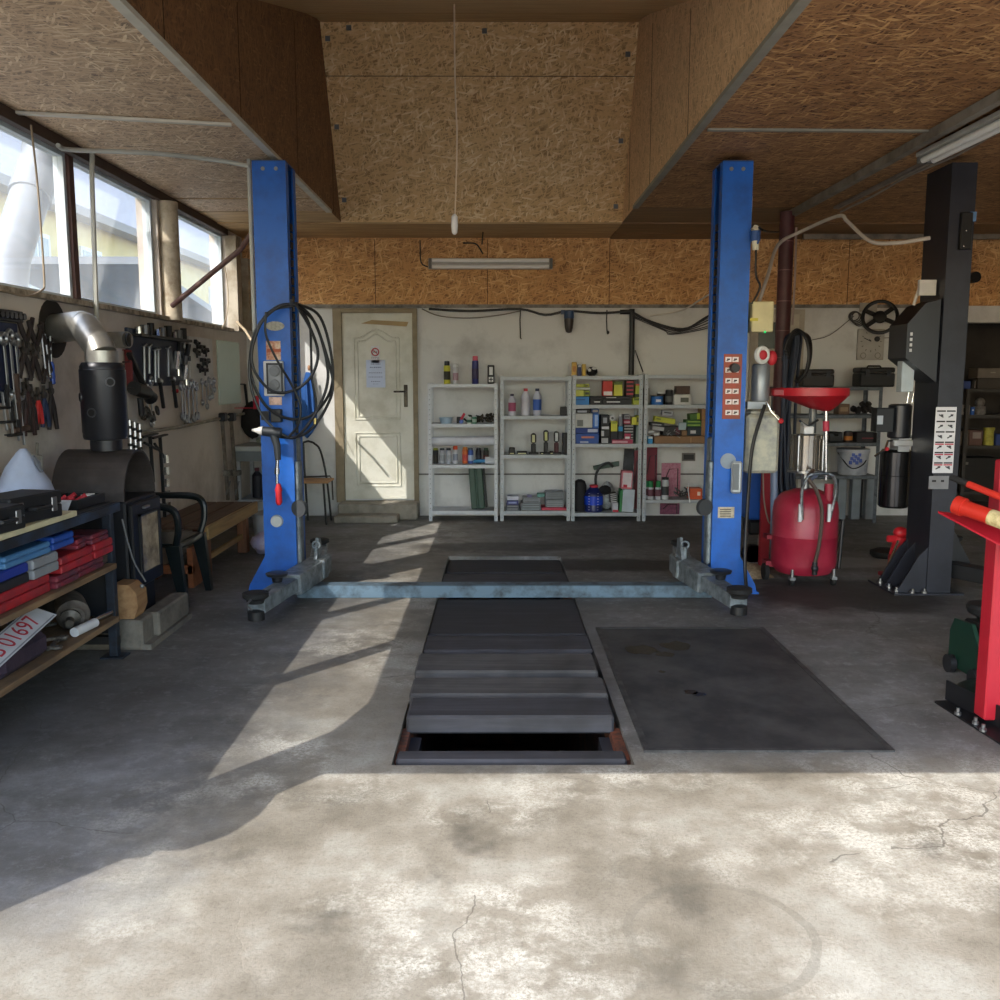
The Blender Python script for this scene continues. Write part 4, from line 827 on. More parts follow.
# right cluster
g=G(); g.bb(XL+.001,XL+.025,6.55,7.72,1.39,1.80,.004); S('tool_cabinet_board',g,mat('#232c42',.55),'dark blue perforated tool panel right of the stove flue','tool panel')
g=G(); g.bb(XL+.001,XL+.02,7.86,8.5,1.40,1.80,.003); S('white_tool_board',g,mat('#c4c4c2',.6),'pale tool board left of the mirror','tool board')
g=G(); p0=W(140,336,XL+.06)
g=G(); g.bb(XL+.026,XL+.1,6.6,7.7,1.74,1.76); S('tool_rack',g,DARK,'narrow black rack along the top of the dark blue tool panel','rack')
for i in range(9):
    y=6.68+i*.12; g=G(); g.cyl((XL+.05,y,1.761),(XL+.05,y,1.761+.05+.02*(i%3)),.026+.006*(i%2),n=10); S('socket',g,[CHROME,TR,DARK][i%3],'socket standing on the black rack above the blue tool panel','socket','sockets on the wall rack')
for i,(px,py,L_) in enumerate(((149,346,.2),(155,350,.24),(158,350,.22),(168,348,.22),(144,346,.26))):
    hookbar(px,py,L_,'bent chrome key hanging on the dark blue panel',6,grp='hex keys on the blue panel')
for i,(px,L_,py) in enumerate(((160,.2,382),(173,.22,380))):
    g=G(); p=W(px,py,XL+.05); g.beam(p,p+V((0,.05,-L_)),.026,.022,.005); g.mat(1).beam(p+V((0,-.03,.02)),p+V((0,.03,.0)),.03,.03,.004); peg(g,p); S('pry_hammer',g,[TB,TS],['black-handled hammer hanging below the blue panel, left of the pair','black-handled hammer hanging below the blue panel, right one with red clip beside it'][i],'hammer')
g=G(); p=W(177,391,XL+.04); g.sph(p,.028,.4,1,.6); peg(g,p); S('red_clip',g,mat('#b7222e'),'small red plastic clip under the blue tool panel','clip')
for i,(px,py,L_) in enumerate(((181,382,.30),(184,381,.33),(188,381,.36),(192,380,.34),(196,383,.30),(202,379,.22),(206,381,.24),(209,377,.2),(212,380,.16),(214,378,.12))):
    o_=wrench(px,py,L_,'combination wrench in the row left of the mirror, %s from the left'%['first','second','third','fourth','fifth','sixth','seventh','eighth','ninth','last'][i],-2+i%3*2,s=1.3 if i<5 else 1.)
for i,(px,py,L_) in enumerate(((151,377,.36),(147,385,.22))):
    wrench(px,py,L_,['long single wrench hanging alone behind the flue exchanger, above the rail','shorter wrench just left of the long single one'][i],3,s=1.2)
for i,(px,py) in enumerate(((197,343),(202,347),(206,351),(197,352),(203,360),(207,362),(200,367),(205,370))):
    g=G(); p=W(px,py,XL+.035); g.box(p,(.03,.10+.03*(i%2),.035),(15*(i%3)-15,0,0),.004); g.cyl(p,p+V((.03,0,0)),.01,n=8); g.beam(p,p+V((0,0,-.05)),.014,.01); peg(g,p)
    S('puller_jaw',g,TB,'small black puller part fixed on the pale tool board','puller','puller parts on the pale board')
for i,(px,py,s_) in enumerate(((184,337,1.),(181,350,1.2),(178,360,1.4),(186,362,1.),(189,350,1.),(186,372,1.2))):
    g=G(); p=W(px,py,XL+.05); g.cyl(p+V((-.02,0,-.05*s_)),p+V((0,0,.05*s_)),.022*s_,n=10); g.cyl(p+V((0,0,-.09*s_)),p+V((0,0,-.05*s_)),.012,n=8); peg(g,p)
    S('socket_extension',g,[TR,DSTEEL,CHROME][i%3],'stubby socket tool clipped between the blue panel and the pale board','socket tool','socket tools between the boards')
# dark lumps just right of the heat exchanger: drills, ratchets
g=G(); p=W(131,362,XL+.06); g.beam(p+V((0,-.03,.06)),p+V((0,.3,-.25)),.04,.03,.006); peg(g,p); S('pry_bar',g,TB,'black diagonal bar leaning right of the flue exchanger','bar')
g=G(); p=W(128,350,XL+.04); g.beam(p,p+V((0,0,-.28)),.05,.02,.004); peg(g,p); S('red_hand_tool',g,mat('#6c2226'),'dark red tool handle beside the flue exchanger','tool handle')
ai=T('impact_gun','black impact gun with dusty chuck hanging right of the flue exchanger','impact gun',W(142,392,XL+.1))
g=G(); a=W(134,388,XL+.1); b_=W(147,393,XL+.1); g.cyl(a,b_,.05,.045,14); peg(g,a); P('gun_body',g,TB,ai)
g=G(); b2=W(151,398,XL+.1); g.cyl(b_,b2,.04,.05,14); g.mat(1).cyl(b2,b2+(b2-b_)*.1,.03,.03,12); P('chuck',g,[DSTEEL,RUB],ai)
g=G(); a=W(140,398,XL+.1); g.tube([a,a+V((0,.02,-.12))],.022); P('grip',g,TB,ai)
for i,px in enumerate((129,134,139)):
    g=G(); p=W(px,420+i*2,XL+.08); g.cyl(p,p+V((0,0,-.2)),.016,n=10); 
    g.mat(1)
    for k in range(3): q=p+V((0,0,-.04-.06*k)); g.cyl(q,q+V((0,0,-.02)),.018,n=10)
    peg(g,p); S('spring_compressor',g,[CHROME,TB],'chrome and black rod tool in the trio above the stove hood, %s one'%['left','middle','right'][i],'rod tool')
g=G(); p=W(147,415,XL+.05)
for k in range(5): g.torus(p+V((.01*k,-.06+.04*k,.03*math.sin(k*2))),.03,.009,(1,.3*k-.5,.2),14,6)
g.tube([p+V((0,-.1,-.02)),p+V((0,.0,.03)),p+V((0,.12,-.03))],.012)
peg(g,p); S('chain_wrench',g,worn('#6f6c68','#3b3835',.5,30,.5,.6),'tangled steel chain tool hanging at the left end of the rail','chain')
for i,(px,py,L_,px2) in enumerate(((160,437,.62,163),(150,436,.34,152))):
    g=G(); p=W(px,py,XL+.07); g.beam(p,p+V((0,.02,-L_)),.024,.01); g.beam(p+V((0,-.16,.0)),p+V((0,.14,.01)),.03,.014,.004); g.beam(p+V((0,-.12,-.04)),p+V((0,.14,-.2*L_/.62)),.018,.018,.004)
    if i==0:
        g.mat(1)
        for k in range(5): g.bb(p.x+.012,p.x+.03,p.y+.02,p.y+.075,p.z-.2-.09*k,p.z-.14-.09*k)
    peg(g,p); S('bar_clamp',g,[TB,CHROME],['tall black bar clamp with chrome teeth right of the stove hood','short black bar clamp hanging from the left end of the rail'][i],'bar clamp')
for i,px in enumerate((222,231)):
    c=T('sash_clamp','long rusty sash clamp hanging on the rail under the mirror, %s one'%['left','right'][i],'sash clamp',W(px,420,XL+.06))
    g=G(); p=W(px,418,XL+.06); q=W(px+6,500,XL+.08); g.beam(p,q,.03,.03,.003); peg(g,p); P('bar',g,worn('#575049','#7b7266',.5,14,.6,.5),c)
    g=G(); g.bb(p.x-.02,p.x+.04,p.y-.05,p.y+.05,p.z-.03,p.z+.05,.01); P('top_jaw',g,DSTEEL,c)
    g=G(); m_=p.lerp(q,.66); g.bb(m_.x-.02,m_.x+.05,m_.y-.05,m_.y+.06,m_.z-.03,m_.z+.02,.006); P('sliding_jaw',g,worn('#8a8780','#4a4640',.5,20,.5,.6),c)
    g=G(); m_=p.lerp(q,.85); g.tube([m_+V((0,-.04,-.06)),m_+V((.02,.04,.06))],.008); P('crank',g,TR,c)
# ---- corner: grey counter, bucket, bags, school chair, towel
ct=T('utility_counter','small grey counter with open shelf in the corner behind the left blue column','counter',(-2.2,9.0,0))
g=G(); g.bb(-2.58,-2.02,9.0,9.6,.74,.79,.006); P('counter_top',g,mat('#a9adab',.5),ct)
g=G(); g.bb(-2.56,-2.05,9.02,9.58,.64,.738); P('counter_frame',g,mat('#6e7478',.5),ct)
for x,y in ((-2.07,9.05),(-2.07,9.55),(-2.54,9.05),(-2.54,9.55)):
    g=G(); g.bb(x-.018,x+.018,y-.018,y+.018,0,.64); P('leg',g,GALV,ct)
g=G(); g.bb(-2.55,-2.06,9.03,9.57,.24,.26); P('lower_shelf',g,GALV,ct)
def bottle(name,label,cat,c,h_,r,body,cap,shoulder=.75,grp=None,lab=None,neck=.4,capm=True):
    t=T(name,label,cat,c,0,grp)
    g=G(); g.lathe([(r*.9,0),(r,.004),(r,h_*shoulder),(r*neck,h_*.88),(r*neck,h_*.9)],(0,0,0),16)
    if lab: g.mat(1).lathe([(r*1.01,h_*.2),(r*1.01,h_*.6)],(0,0,0),16)
    P('bottle_body',g,[body,lab] if lab else body,t,w=False)
    g=G(); g.lathe([(r*neck*1.15,h_*.9),(r*neck*1.15,h_)],(0,0,0),12); P('cap',g,cap,t,w=False); return t
LAV=mat('#a79ac0',.4)
bottle('detergent_bottle','lavender detergent bottle on the lower shelf of the grey corner counter','bottle',(-2.2,9.15,.262),.33,.07,LAV,mat('#c43a56'),.7,lab=mat('#d7cfe0'))
bottle('dark_bottle','dark bottle beside the lavender detergent on the corner counter shelf','bottle',(-2.4,9.2,.262),.3,.05,mat('#20202a'),mat('#5c2233'))
g=G(); g.lathe([(.1,0),(.13,.005),(.15,.27),(.16,.28),(.15,.28)],(-2.0,8.05,0),20); S('white_bucket',g,mat('#a9aaae',.5),'white plastic bin standing left of the blue column behind the bench','bucket')
g=G(); g.sph((-1.93,7.6,.09),.13,.9,1.1,.68,16).jit(.011); S('plastic_bag',g,worn('#a79ec4','#c3bfd0',.5,9,.35,bump=.4),'crumpled lavender plastic bag on the floor left of the blue column foot','bag')
g=G(); g.sph((-1.73,7.66,.075),.1,.8,1.,.74,16).jit(.011); S('plastic_bag',g,worn('#bdbcc4','#d8d8de',.5,9,.35,bump=.4),'crumpled white plastic bag touching the lavender bag by the blue column','bag')
g=G(); g.sph((-2.3,9.25,.832),.1,1.1,1.4,.42,14).jit(.008); S('cleaning_cloth',g,worn('#b9b7ac','#8f9a84',.5,20),'crumpled pale cloth lying on the grey corner counter','cloth')
g=G(); g.tube([(-2.14,9.1,.795),(-2.13,9.1,.9),(-2.06,9.1,.9),(-2.05,9.1,.795)],.01,n=6,sm=3); S('wire_loop',g,WHITE,'small white wire loop standing on the corner counter','wire loop')
g=G(); c=A(252,420,9.4); g.sph(c,.15,.75,.4,1.25,14).jit(.006); g.tube([c+V((-.04,0,.1)),c+V((-.05,0,.26)),c+V((-.06,0,.36))],.014,n=6); g.tube([c+V((-.06,0,.36)),(XL-.0,c.y,c.z+.36)],.006,n=5); S('black_jacket',g,mat('#101012',.8),'black cloth bundle hanging left of the blue column above the counter','jacket')
g=G(); c=A(256,403,9.2); g.cyl(c+V((0,0,-.06)),c+V((0,0,.07)),.03,n=12); g.tube([c+V((-.0,0,-.05)),(XL,c.y,c.z-.05)],.005,n=5); S('red_can',g,mat('#c3203c'),'small red spray can mounted above the black bundle left of the blue column','can')
sc_=T('school_chair','small black tube-frame chair with a plywood seat behind the left blue column','chair',(-1.78,9.25,0)); BT=mat('#121212',.4)
g=G(); g.bb(-2.0,-1.66,9.03,9.38,.42,.44,.006); P('seat',g,wood('#a1744a','#c79a66','X',1.),sc_)
for pts in ([(-1.94,9.1,0),(-1.94,9.1,.42)],[(-1.70,9.1,0),(-1.72,9.1,.42)],[(-1.94,9.38,0),(-1.96,9.38,.5),(-1.97,9.4,.8)],[(-1.70,9.38,0),(-1.74,9.38,.45),(-1.80,9.4,.72),(-1.87,9.4,.80)]):
    g=G(); g.tube(pts,.011,n=8,sm=4); P('leg',g,BT,sc_)
g=G(); g.tube([(-1.97,9.4,.8),(-1.92,9.4,.815),(-1.87,9.4,.80)],.011,n=8); P('back_rail',g,BT,sc_)
tw=T('blue_towel','blue cloth hanging on the white wall between blue column and door','towel',A(308,372,YB-.06))
g=G(); n=9; top=A(309,372,YB-.04); bot=[A(x,y,YB-.05) for x,y in ((301,395),(302,432),(307,438),(313,434),(318,428),(316,400))]
pts=[A(x,y,YB).to_tuple() for x,y in ((307,372),(312,373),(315,395),(318,424),(313,432),(308,438),(304,434),(301,412),(302,390))]
g.prism([(p[0],p[2]) for p in pts],'Y',YB-.06,YB+.001); g.tube([A(306,380,YB-.08),A(308,410,YB-.09),A(306,434,YB-.07)],.014,n=6); g.tube([A(312,378,YB-.08),A(313,405,YB-.09),A(315,425,YB-.085)],.013,n=6)
P('cloth',g,mat('#2d5fa6',.85,bump=.4),tw)
g=G(); a=A(309,368,YB-.06); g.sph(a,.02,.8,.6,1.5); P('hook',g,mat('#b58a6a'),tw)
# diagonal brace rod, column to soffit
g=G(); g.tube([W(172,306,-2.52),A(240,250,7.05),(-1.45,6.75,HS-.02)],.02,n=10); S('diagonal_brace',g,worn('#5b3a36','#6f5852',.5,10),'rust-brown steel brace rising from the window sill to the ceiling','brace')
# curtain wire & cable by windows
g=G(); g.tube([W(31,125,-2.53),W(38,190,-2.53),W(44,275,-2.53),W(42,290,-2.53),W(25,296,-2.53),W(0,290,-2.53)],.006,n=6,sm=5); S('window_cord',g,mat('#8c7c66'),'thin brown cord hanging down over the first window','cord')
g=G(); g.tube([W(224,262,-2.48),W(228,290,-2.48),W(227,315,-2.48),W(222,328,-2.48)],.005,n=6,sm=5); g.tube([A(237,322,8.6),A(245,330,8.5),A(252,341,8.4)],.012,n=6); S('wall_cable',g,mat('#b3a084'),'cream cable looping at the corner pier right of the last window','cable')
# =============================== BACK WALL SHELVING ===============================
YS0,YS1=9.33,9.67
def zat(y,Y=YS0): return A(500,y,Y).z
def shelf_unit(label,px0,px1,ztop,boards,m=GALV,Y0=YS0,Y1=YS1,grp=None,bm_=None,name='shelving_unit'):
    x0=A(px0,450,Y0).x; x1=A(px1,450,Y0).x; u=T(name,label,'shelf',((x0+x1)/2,(Y0+Y1)/2,0),0,grp)
    for x in (x0+.003,x1-.003):
        for y in (Y0,Y1):
            g=G(); s=1 if x<(x0+x1)/2 else -1; e=.003; yy=1 if y==Y0 else -1
            g.bb(x,x+.035*s,y,y+e*yy,0,ztop); g.bb(x,x+e*s,y+e*yy,y+.035*yy,0,ztop)
            g.mat(1)
            if y==Y0:
                for k in range(int(ztop/.05)): g.bb(x+.014*s,x+.021*s,y-.0012,y-.0001,.03+k*.05,.037+k*.05)
            P('upright',g,[m,DSTEEL],u)
    zs=[]
    for i,b in enumerate(boards):
        z=b if isinstance(b,float) else zat(b,Y0); zs.append(z)
        g=G(); g.bb(x0+.006,x1-.006,Y0+.004,Y1-.004,z-.004,z); g.bb(x0+.004,x1-.004,Y0-.003,Y0-.0005,z-.034,z+.001); g.bb(x0+.004,x1-.004,Y1-.004,Y1-.001,z-.034,z)
        P('shelf_board',g,bm_ or m,u)
    return x0,x1,zs
GV2=mat('#c0c4c8',.5,.1,.06,30)
u1=shelf_unit('lowest left steel shelving unit with a bin bag roll and spray cans on it',428,498,zat(383),[384,424,465,511],GV2)
u2=shelf_unit('second steel shelving unit from the door with white bottles on its top shelf',500,571,zat(376),[377,416,455,511])
u3=shelf_unit('third steel shelving unit from the door packed with parts boxes',571.5,642,zat(375),[376,405,444,513])
u4=shelf_unit('steel shelving unit directly left of the right blue column',643,719,zat(374),[375,405,444,500])
def can(px,top,zb,col,cap,label,r=None,w=8,Y=9.43,capf=.16,lab=None,grp=None):
    c=A(px,440,Y); h_=zat(top,Y)-zb; r=r or w/2*Y/FP; zb+=.0005
    t=T('spray_can',label,'spray can',(c.x,Y,zb),0,grp)
    g=G(); g.lathe([(r*.92,0),(r,.005),(r,h_*(.97-capf)),(r*.8,h_*(1-capf))],(0,0,0),16)
    if lab: g.mat(1).lathe([(r*1.015,h_*.18),(r*1.015,h_*.55)],(0,0,0),16)
    P('can_body',g,[col,lab] if lab else col,t,w=False)
    g=G(); g.lathe([(r*.85,h_*(1-capf)),(r*.8,h_*.985),(r*.6,h_)],(0,0,0),14); P('cap',g,cap,t,w=False); return t
def btl(px,top,zb,w,col,cap,label,lab=None,Y=9.45,name='plastic_bottle',neck=.42):
    c=A(px,440,Y); h_=zat(top,Y)-zb; return bottle(name,label,'bottle',(c.x,Y,zb+.0005),h_,w/2*Y/FP,col,cap,.72,None,lab,neck)
def ctn(px0,px1,top,bot,zb,col,label,lc=None,Y=9.40,d=.16,name='carton',cat='box',lr=(.15,.85,.3,.7),stripes=0,rot=0,grp=None,zbot=None):
    a=A(px0,top,Y); c=A(px1,top if bot is None else bot,Y); h_=a.z-c.z; z=zb if bot is None else c.z
    if bot is None: h_=a.z-zb
    z+=.0006; h_-=.0012; x0,x1=a.x+.001,c.x-.001; cx=(x0+x1)/2
    g=G(); g.bb(x0,x1,Y,Y+d,z,z+h_,.003); ms=[col]
    if lc:
        lcs=lc if isinstance(lc,(list,tuple)) else [lc]
        for i,l in enumerate(lcs):
            g.mat(i+1); ms.append(l); u=(x1-x0); 
            if stripes and i==0:
                for k in range(stripes):
                    q=(k+.5)/stripes; g.bb(x0+u*.08,x0+u*.92,Y-.001,Y-.0002,z+h_*(q-.2/stripes),z+h_*(q+.2/stripes))
            else:
                l0,l1,m0,m1=lr if i==0 else (.2,.55,.08,.24); g.bb(x0+u*l0,x0+u*l1,Y-.001-.0008*i,Y-.0002,z+h_*m0,z+h_*m1)
    if rot: g.xf(M.Translation(V((cx,Y,z)))@M.Rotation(R(rot),4,'Y')@M.Translation(-V((cx,Y,z))))
    return S(name,g,ms,label,cat,grp)
YEL=mat('#c9c53a',.5); YL2=mat('#a9b33a',.5); BKC=mat('#1b1b1d',.55); LG=mat('#9aa0a8',.5); DBL=mat('#1d3a78',.5); CBL=mat('#1673b8',.5); RDC=mat('#b03440',.5); PK=mat('#a8506a',.5); GRC=mat('#2f6b45',.5); ORC=mat('#d2572a',.5); KR=mat('#8a6a4c',.7); NAVY=mat('#2a2d6b',.4)
zt,z2,z3,z4=u1[2]
can(447.5,361,zt,YEL,BLACK,'yellow spray can with black cap on top of the leftmost shelving unit',w=6.5,lab=mat('#2d2b20'),capf=.2)
can(456,364,zt,mat('#c9c9cc'),WHITE,'slim white spray can beside the yellow can on the top shelf',w=5.5,lab=mat('#a98a94'))
can(475.5,356,zt,NAVY,mat('#c85a6a'),'navy spray can with pink-red cap standing alone on the leftmost unit',w=6.5,lab=mat('#3a3050'))
lt=T('work_lamp','small black rectangular work lamp standing at the right end of the leftmost unit top','lamp',(A(491,384,9.4).x,9.4,zt+.0005))
g=G(); a=A(487.5,365,9.4); c=A(494.5,384,9.4); g.bb(a.x,c.x,9.4,9.44,zt+.0006,a.z,.006); P('lamp_body',g,BKC,lt)
g=G(); g.bb(a.x+.018,c.x-.018,9.395,9.3995,zt+.09,a.z-.02); g.bb(a.x+.012,c.x-.012,9.395,9.3995,zt+.02,zt+.07); g.mat(1); g.bb((a.x+c.x)/2-.005,(a.x+c.x)/2+.005,9.393,9.3949,zt+.025,zt+.065); g.bb((a.x+c.x)/2-.02,(a.x+c.x)/2+.02,9.393,9.3949,zt+.042,zt+.05); P('lamp_lens',g,[WHITE,DARK],lt)
# shelf 2 of unit 1
g=G(); g.lathe([(.055,0),(.068,.055),(.072,.06),(.066,.058),(.05,.01)],(A(446,420,9.45).x,9.45,z2+.001),20); S('plastic_tub',g,mat('#a4bcd0',.4),'pale blue round tub on the second shelf of the leftmost unit','tub')
ctn(456.5,461,417,None,z2,BKC,'small black box right of the pale blue tub',Y=9.44,d=.1)
g=G(); a=A(461,418,9.44); g.cyl((a.x,9.43,z2+.04),(a.x+.035,9.45,z2+.1),.013); S('red_marker',g,mat('#c9364a'),'red marker sticking up behind the small black box','marker')
g=G(); a=A(461.5,421,9.42); g.cyl((a.x,9.36,z2+.022),(a.x,9.42,z2+.022),.02); S('blue_roll',g,mat('#5a6fb8'),'small blue roll lying by the black box','tape roll')
for i,px in enumerate((469.5,474.5)): btl(px,416 if i else 417,z2,4.6,[mat('#b9c4bc'),mat('#3f7a5c')][i],mat('#d0d6d2'),['tiny whitish bottle beside the green one on the second shelf','tiny green bottle with pale cap on the second shelf'][i],Y=9.38,lab=mat('#2f5b45') if i==0 else mat('#a9bcae'),neck=.8,name='small_bottle')
g=G(); rs=random.Random(2)
for k in range(26):
    x=A(466+rs.random()*14,420,9.5).x; z=z2+.01+rs.random()*.05; p=V((x,9.48+rs.random()*.1,z)); g.tube([p,p+V((rs.uniform(-.04,.04),rs.uniform(-.02,.02),rs.uniform(0,.03)))],.009,n=5)
o=S('green_cable_heap',g,mat('#2b4034'),'dark green tangle of leads behind the tiny bottles','leads'); o['kind']='stuff'
g=G()
for k in range(70):
    x=A(478+rs.random()*17,420,9.45).x; z=z2+.01+rs.random()*.07; p=V((x,9.40+rs.random()*.13,z)); g.tube([p,p+V((rs.uniform(-.03,.03),rs.uniform(-.02,.02),rs.uniform(-.0,.03)))],rs.uniform(.005,.01),n=5)
o=S('metal_parts_heap',g,worn('#24241f','#5b5140',.4,30,.6,.3),'heap of small dark metal parts at the right end of the second shelf','parts'); o['kind']='stuff'
# roll + cans on shelf 3
g=G(); a=A(432,446,9.42); c=A(496,446,9.42); 
g.tube([(a.x,9.43,z3+.235),(a.x+.2,9.43,z3+.235),(c.x-.1,9.43,z3+.238),(c.x-.01,9.43,z3+.24)],[.045,.047,.048,.046],14)
roll=S('paper_roll',g,mat('#c9cbd3',.7,bump=.15),'long white rolled sheet lying across the cans on the third shelf','roll')
for i,(px,top,c_,cp,lb,ll) in enumerate(((435.5,448,BKC,mat('#8a8f30'),'black spray can with yellow-green top, first in the row under the white roll',mat('#2c2a22')),(442,448,mat('#b9bcc2'),DSTEEL,'grey-white spray can, second in the row under the white roll',mat('#9ba0a6')),(448.5,448,mat('#b4b8c0'),DSTEEL,'grey-white spray can, third in the row under the white roll',mat('#a5aab1')),(455.3,446,mat('#c9c9cd'),mat('#e2542a'),'white spray can with orange cap under the white roll',mat('#8d93a0')),(465,447,mat('#c96a32'),mat('#d98a3a'),'orange and red spray can in the row under the white roll',mat('#b8413a')),(470.5,448,mat('#3a5aa8'),mat('#4b5868'),'blue and white spray can right of the orange one',mat('#b5c2dc')),(478.5,448,mat('#20202c'),DSTEEL,'dark spray can half hidden behind the blue nozzle bottle',mat('#383844')),(486,448,mat('#2b2a26'),mat('#334a35'),'dark green and black can at the right end under the roll',mat('#5b2f2c')))):
    can(px,top,z3,c_,cp,lb,w=5.6,Y=9.5,lab=ll,capf=.14 if i!=3 else .2)
g=G(); a=A(473.5,461,9.38); c=A(485,461,9.38); e=A(497,460,9.38); zz=z3+.04
g.cyl((a.x,9.38,zz-.008),(c.x,9.38,zz),.018); g.mat(1).cyl((c.x,9.38,zz+.002),(e.x-.01,9.38,zz+.002),.037); S('lying_bottle',g,[mat('#3f86b5'),mat('#c8ccd2')],'white cartridge with a blue nozzle lying at the front of the third shelf','cartridge')
# green jerry can bottom
jc=T('metal_case','dark green ribbed metal case leaning upright on the lowest shelf of the leftmost unit','case',(A(481,505,9.45).x,9.45,z4))
g=G(); a0=A(471.5,511,9.42); a1=A(486,511,9.42)
tilt=M.Translation(V((a0.x,0,z4+.002)))@M.Rotation(R(-4),4,'Y')@M.Translation(V((-a0.x,0,-z4-.002)))
zh=zat(467,9.42)
g.bb(a0.x,a0.x+.062,9.42,9.6,z4+.005,zh-.01,.008); g.bb(a0.x+.062,a0.x+.075,9.43,9.59,z4+.008,zh-.015); g.bb(a0.x+.075,a0.x+.14,9.42,9.6,z4+.005,zh-.01,.008)
g.xf(tilt); P('case_shell',g,mat('#2f4a3d',.5),jc)
g=G(); g.bb(a0.x+.145,a0.x+.165,9.43,9.58,z4+.01,zh-.02,.004); g.xf(tilt); P('dark_side',g,DARK,jc)
# unit 2
zt,z2,z3,z4=u2[2]
btl(512,394,z2,7.5,mat('#c7c6d2'),mat('#3a3550'),'short white bottle with red and blue label on the second unit',mat('#a34a6a'))
btl(525.5,388.5,z2,8.5,mat('#d3d2dc'),mat('#c4454f'),'tall white bottle with red cap between the two others')
btl(537,388.5,z2,8.5,mat('#c7cbdc'),mat('#2f3550'),'tall white bottle with dark blue cap',mat('#3c62b5'))
ctn(560.5,567,407,None,z2,BKC,'small black box at the right end of the bottle shelf',Y=9.44,d=.1)
for i,(px,top,w_,lc,lb) in enumerate(((533.5,433,5.6,mat('#cfd0a0',emit=0),'first upright inspection lamp with oval light head'),(546,430,5.4,mat('#d3d28a'),'tallest upright inspection lamp in the middle of three'),(556.5,431,5.4,mat('#d0d3d3'),'third upright inspection lamp with red lower body'))):
    a=A(px,top,9.42); t=T('inspection_lamp',lb,'lamp',(a.x,9.42,z3+.0005)); r=w_/2*9.42/FP; h_=a.z-z3
    g=G(); g.bb(-r*.8,r*.8,-.02,.02,.02,h_*.5,.006); P('lamp_handle',g,[BKC,BKC,mat('#4b1f25')][i],t,w=False)
    g=G(); pr=[(math.cos(q*PI/8)*r,(h_-r if q<=8 else h_*.5+r)+math.sin(q*PI/8)*r) for q in range(17)]; g.prism(pr,'Y',-.018,.018); P('lamp_head',g,BKC,t,w=False)
    g=G(); g.bb(-r*.5,r*.5,-.021,-.0185,h_*.57,h_-.02,.002); P('lamp_lens',g,lc,t,w=False)
    g=G(); g.bb(-.05,.05,-.05,.04,0,.02,.004); P('lamp_base',g,BKC,t,w=False)
ctn(563,568,433,None,z3,BKC,'tall plain black box at the right end of the lamp shelf',Y=9.45,d=.1)
for i,(px0,px1,tp) in enumerate(((509,515,447.5),(517,527,451),(540,544,452),(549.5,553.5,451))):
    g=G(); a=A(px0,tp,9.37); c=A(px1,tp,9.37); g.bb(a.x,c.x,9.36,9.4,z3+.001,max(z3+.02,a.z),.006); g.mat(1).bb(a.x+.01,c.x-.01,9.357,9.3595,z3+.008,z3+.018)
    S('flat_lamp',g,[BKC,mat('#d2d3a2')],['small lying torch with pale lens at the left of the lamp shelf','long flat lamp lying left of the oval-headed lamp','small clip lamp lying between the first two upright lamps','tiny clip lamp lying left of the red-bodied lamp'][i],'lamp')
# bottom
ctn(506,519,505,None,z4,mat('#4c4f56'),'dark tray of screws at the bottom left of the second unit',mat('#8a8d92'),Y=9.37,d=.2,stripes=2)
ctn(506.5,518.5,500.5,505,0,NAVY,'violet-blue flat box on the dark screw tray',mat('#8f9bc8'),Y=9.38,d=.15)
ctn(507,519,496.5,500.3,0,mat('#c4c6d2'),'white box topping the left pile on the bottom shelf of the second unit',Y=9.38,d=.15)
ctn(521,541,503,None,z4,mat('#5f656b',.35),'translucent organiser box full of small parts on the bottom shelf',mat('#8a9499'),Y=9.37,d=.22,stripes=3)
ctn(523,540,497.5,502.8,0,mat('#7a8087',.35),'second translucent organiser box stacked on the wide one',mat('#5a6066'),Y=9.38,d=.2,stripes=2)
ctn(527,532,495.3,497.3,0,mat('#9088b0'),'small lilac lid lying on the translucent boxes',Y=9.4,d=.08)
ctn(537,545,493.5,497.3,0,mat('#5b8a80'),'small teal box on the translucent boxes',Y=9.4,d=.08,name='small_box')
ctn(541.5,566.5,507.5,None,z4,mat('#b0364a'),'flat red tray under the wire-mesh organiser',Y=9.37,d=.24,name='flat_tray',cat='tray')
ctn(545.5,564,500,507.3,0,mat('#676c70',.4),'lower grey organiser on the flat red tray',mat('#8f9497'),Y=9.38,d=.2,stripes=4)
ctn(545.5,564,492,499.8,0,mat('#70757a',.4),'upper grey organiser stacked above the red tray',mat('#4f5458'),Y=9.38,d=.2,stripes=4)
# unit 3
zt,z2,z3,z4=u3[2]
ctn(572,577,362,None,zt,mat('#c9a24a'),'yellow-orange carton at the left end on top of the third unit',mat('#b5793a'),Y=9.4,d=.08)
ctn(577.8,581.5,364.5,None,zt,mat('#2f3358'),'navy slim box between two yellow cartons on top of the third unit',mat('#c9c9cc'),Y=9.4,d=.08,lr=(.1,.9,.78,.95))
ctn(582.2,586,364,None,zt,mat('#c9a84a'),'yellow slim carton right of the navy box on top of the third unit',Y=9.4,d=.08)
g=G(); c=A(592,370,9.44); g.sph((c.x,9.44,zt+.045),.045,1.3,.9,1.,12).jit(.005); g.mat(1).sph((c.x+.02,9.41,zt+.075),.022,1.3,.8,.7,8); g.sph((c.x-.03,9.4,zt+.06),.02,1,.8,.8,8); S('crumpled_package',g,[BKC,mat('#d7d7d7')],'black and white crumpled package on top of the third unit','package')
Z2=z2
ctn(575,589.5,396.5,None,z2,CBL,'wide bright blue carton lying at the bottom left of the upper parts shelf',mat('#0e4a88'),lr=(.05,.7,.55,.7),Y=9.37,d=.22)
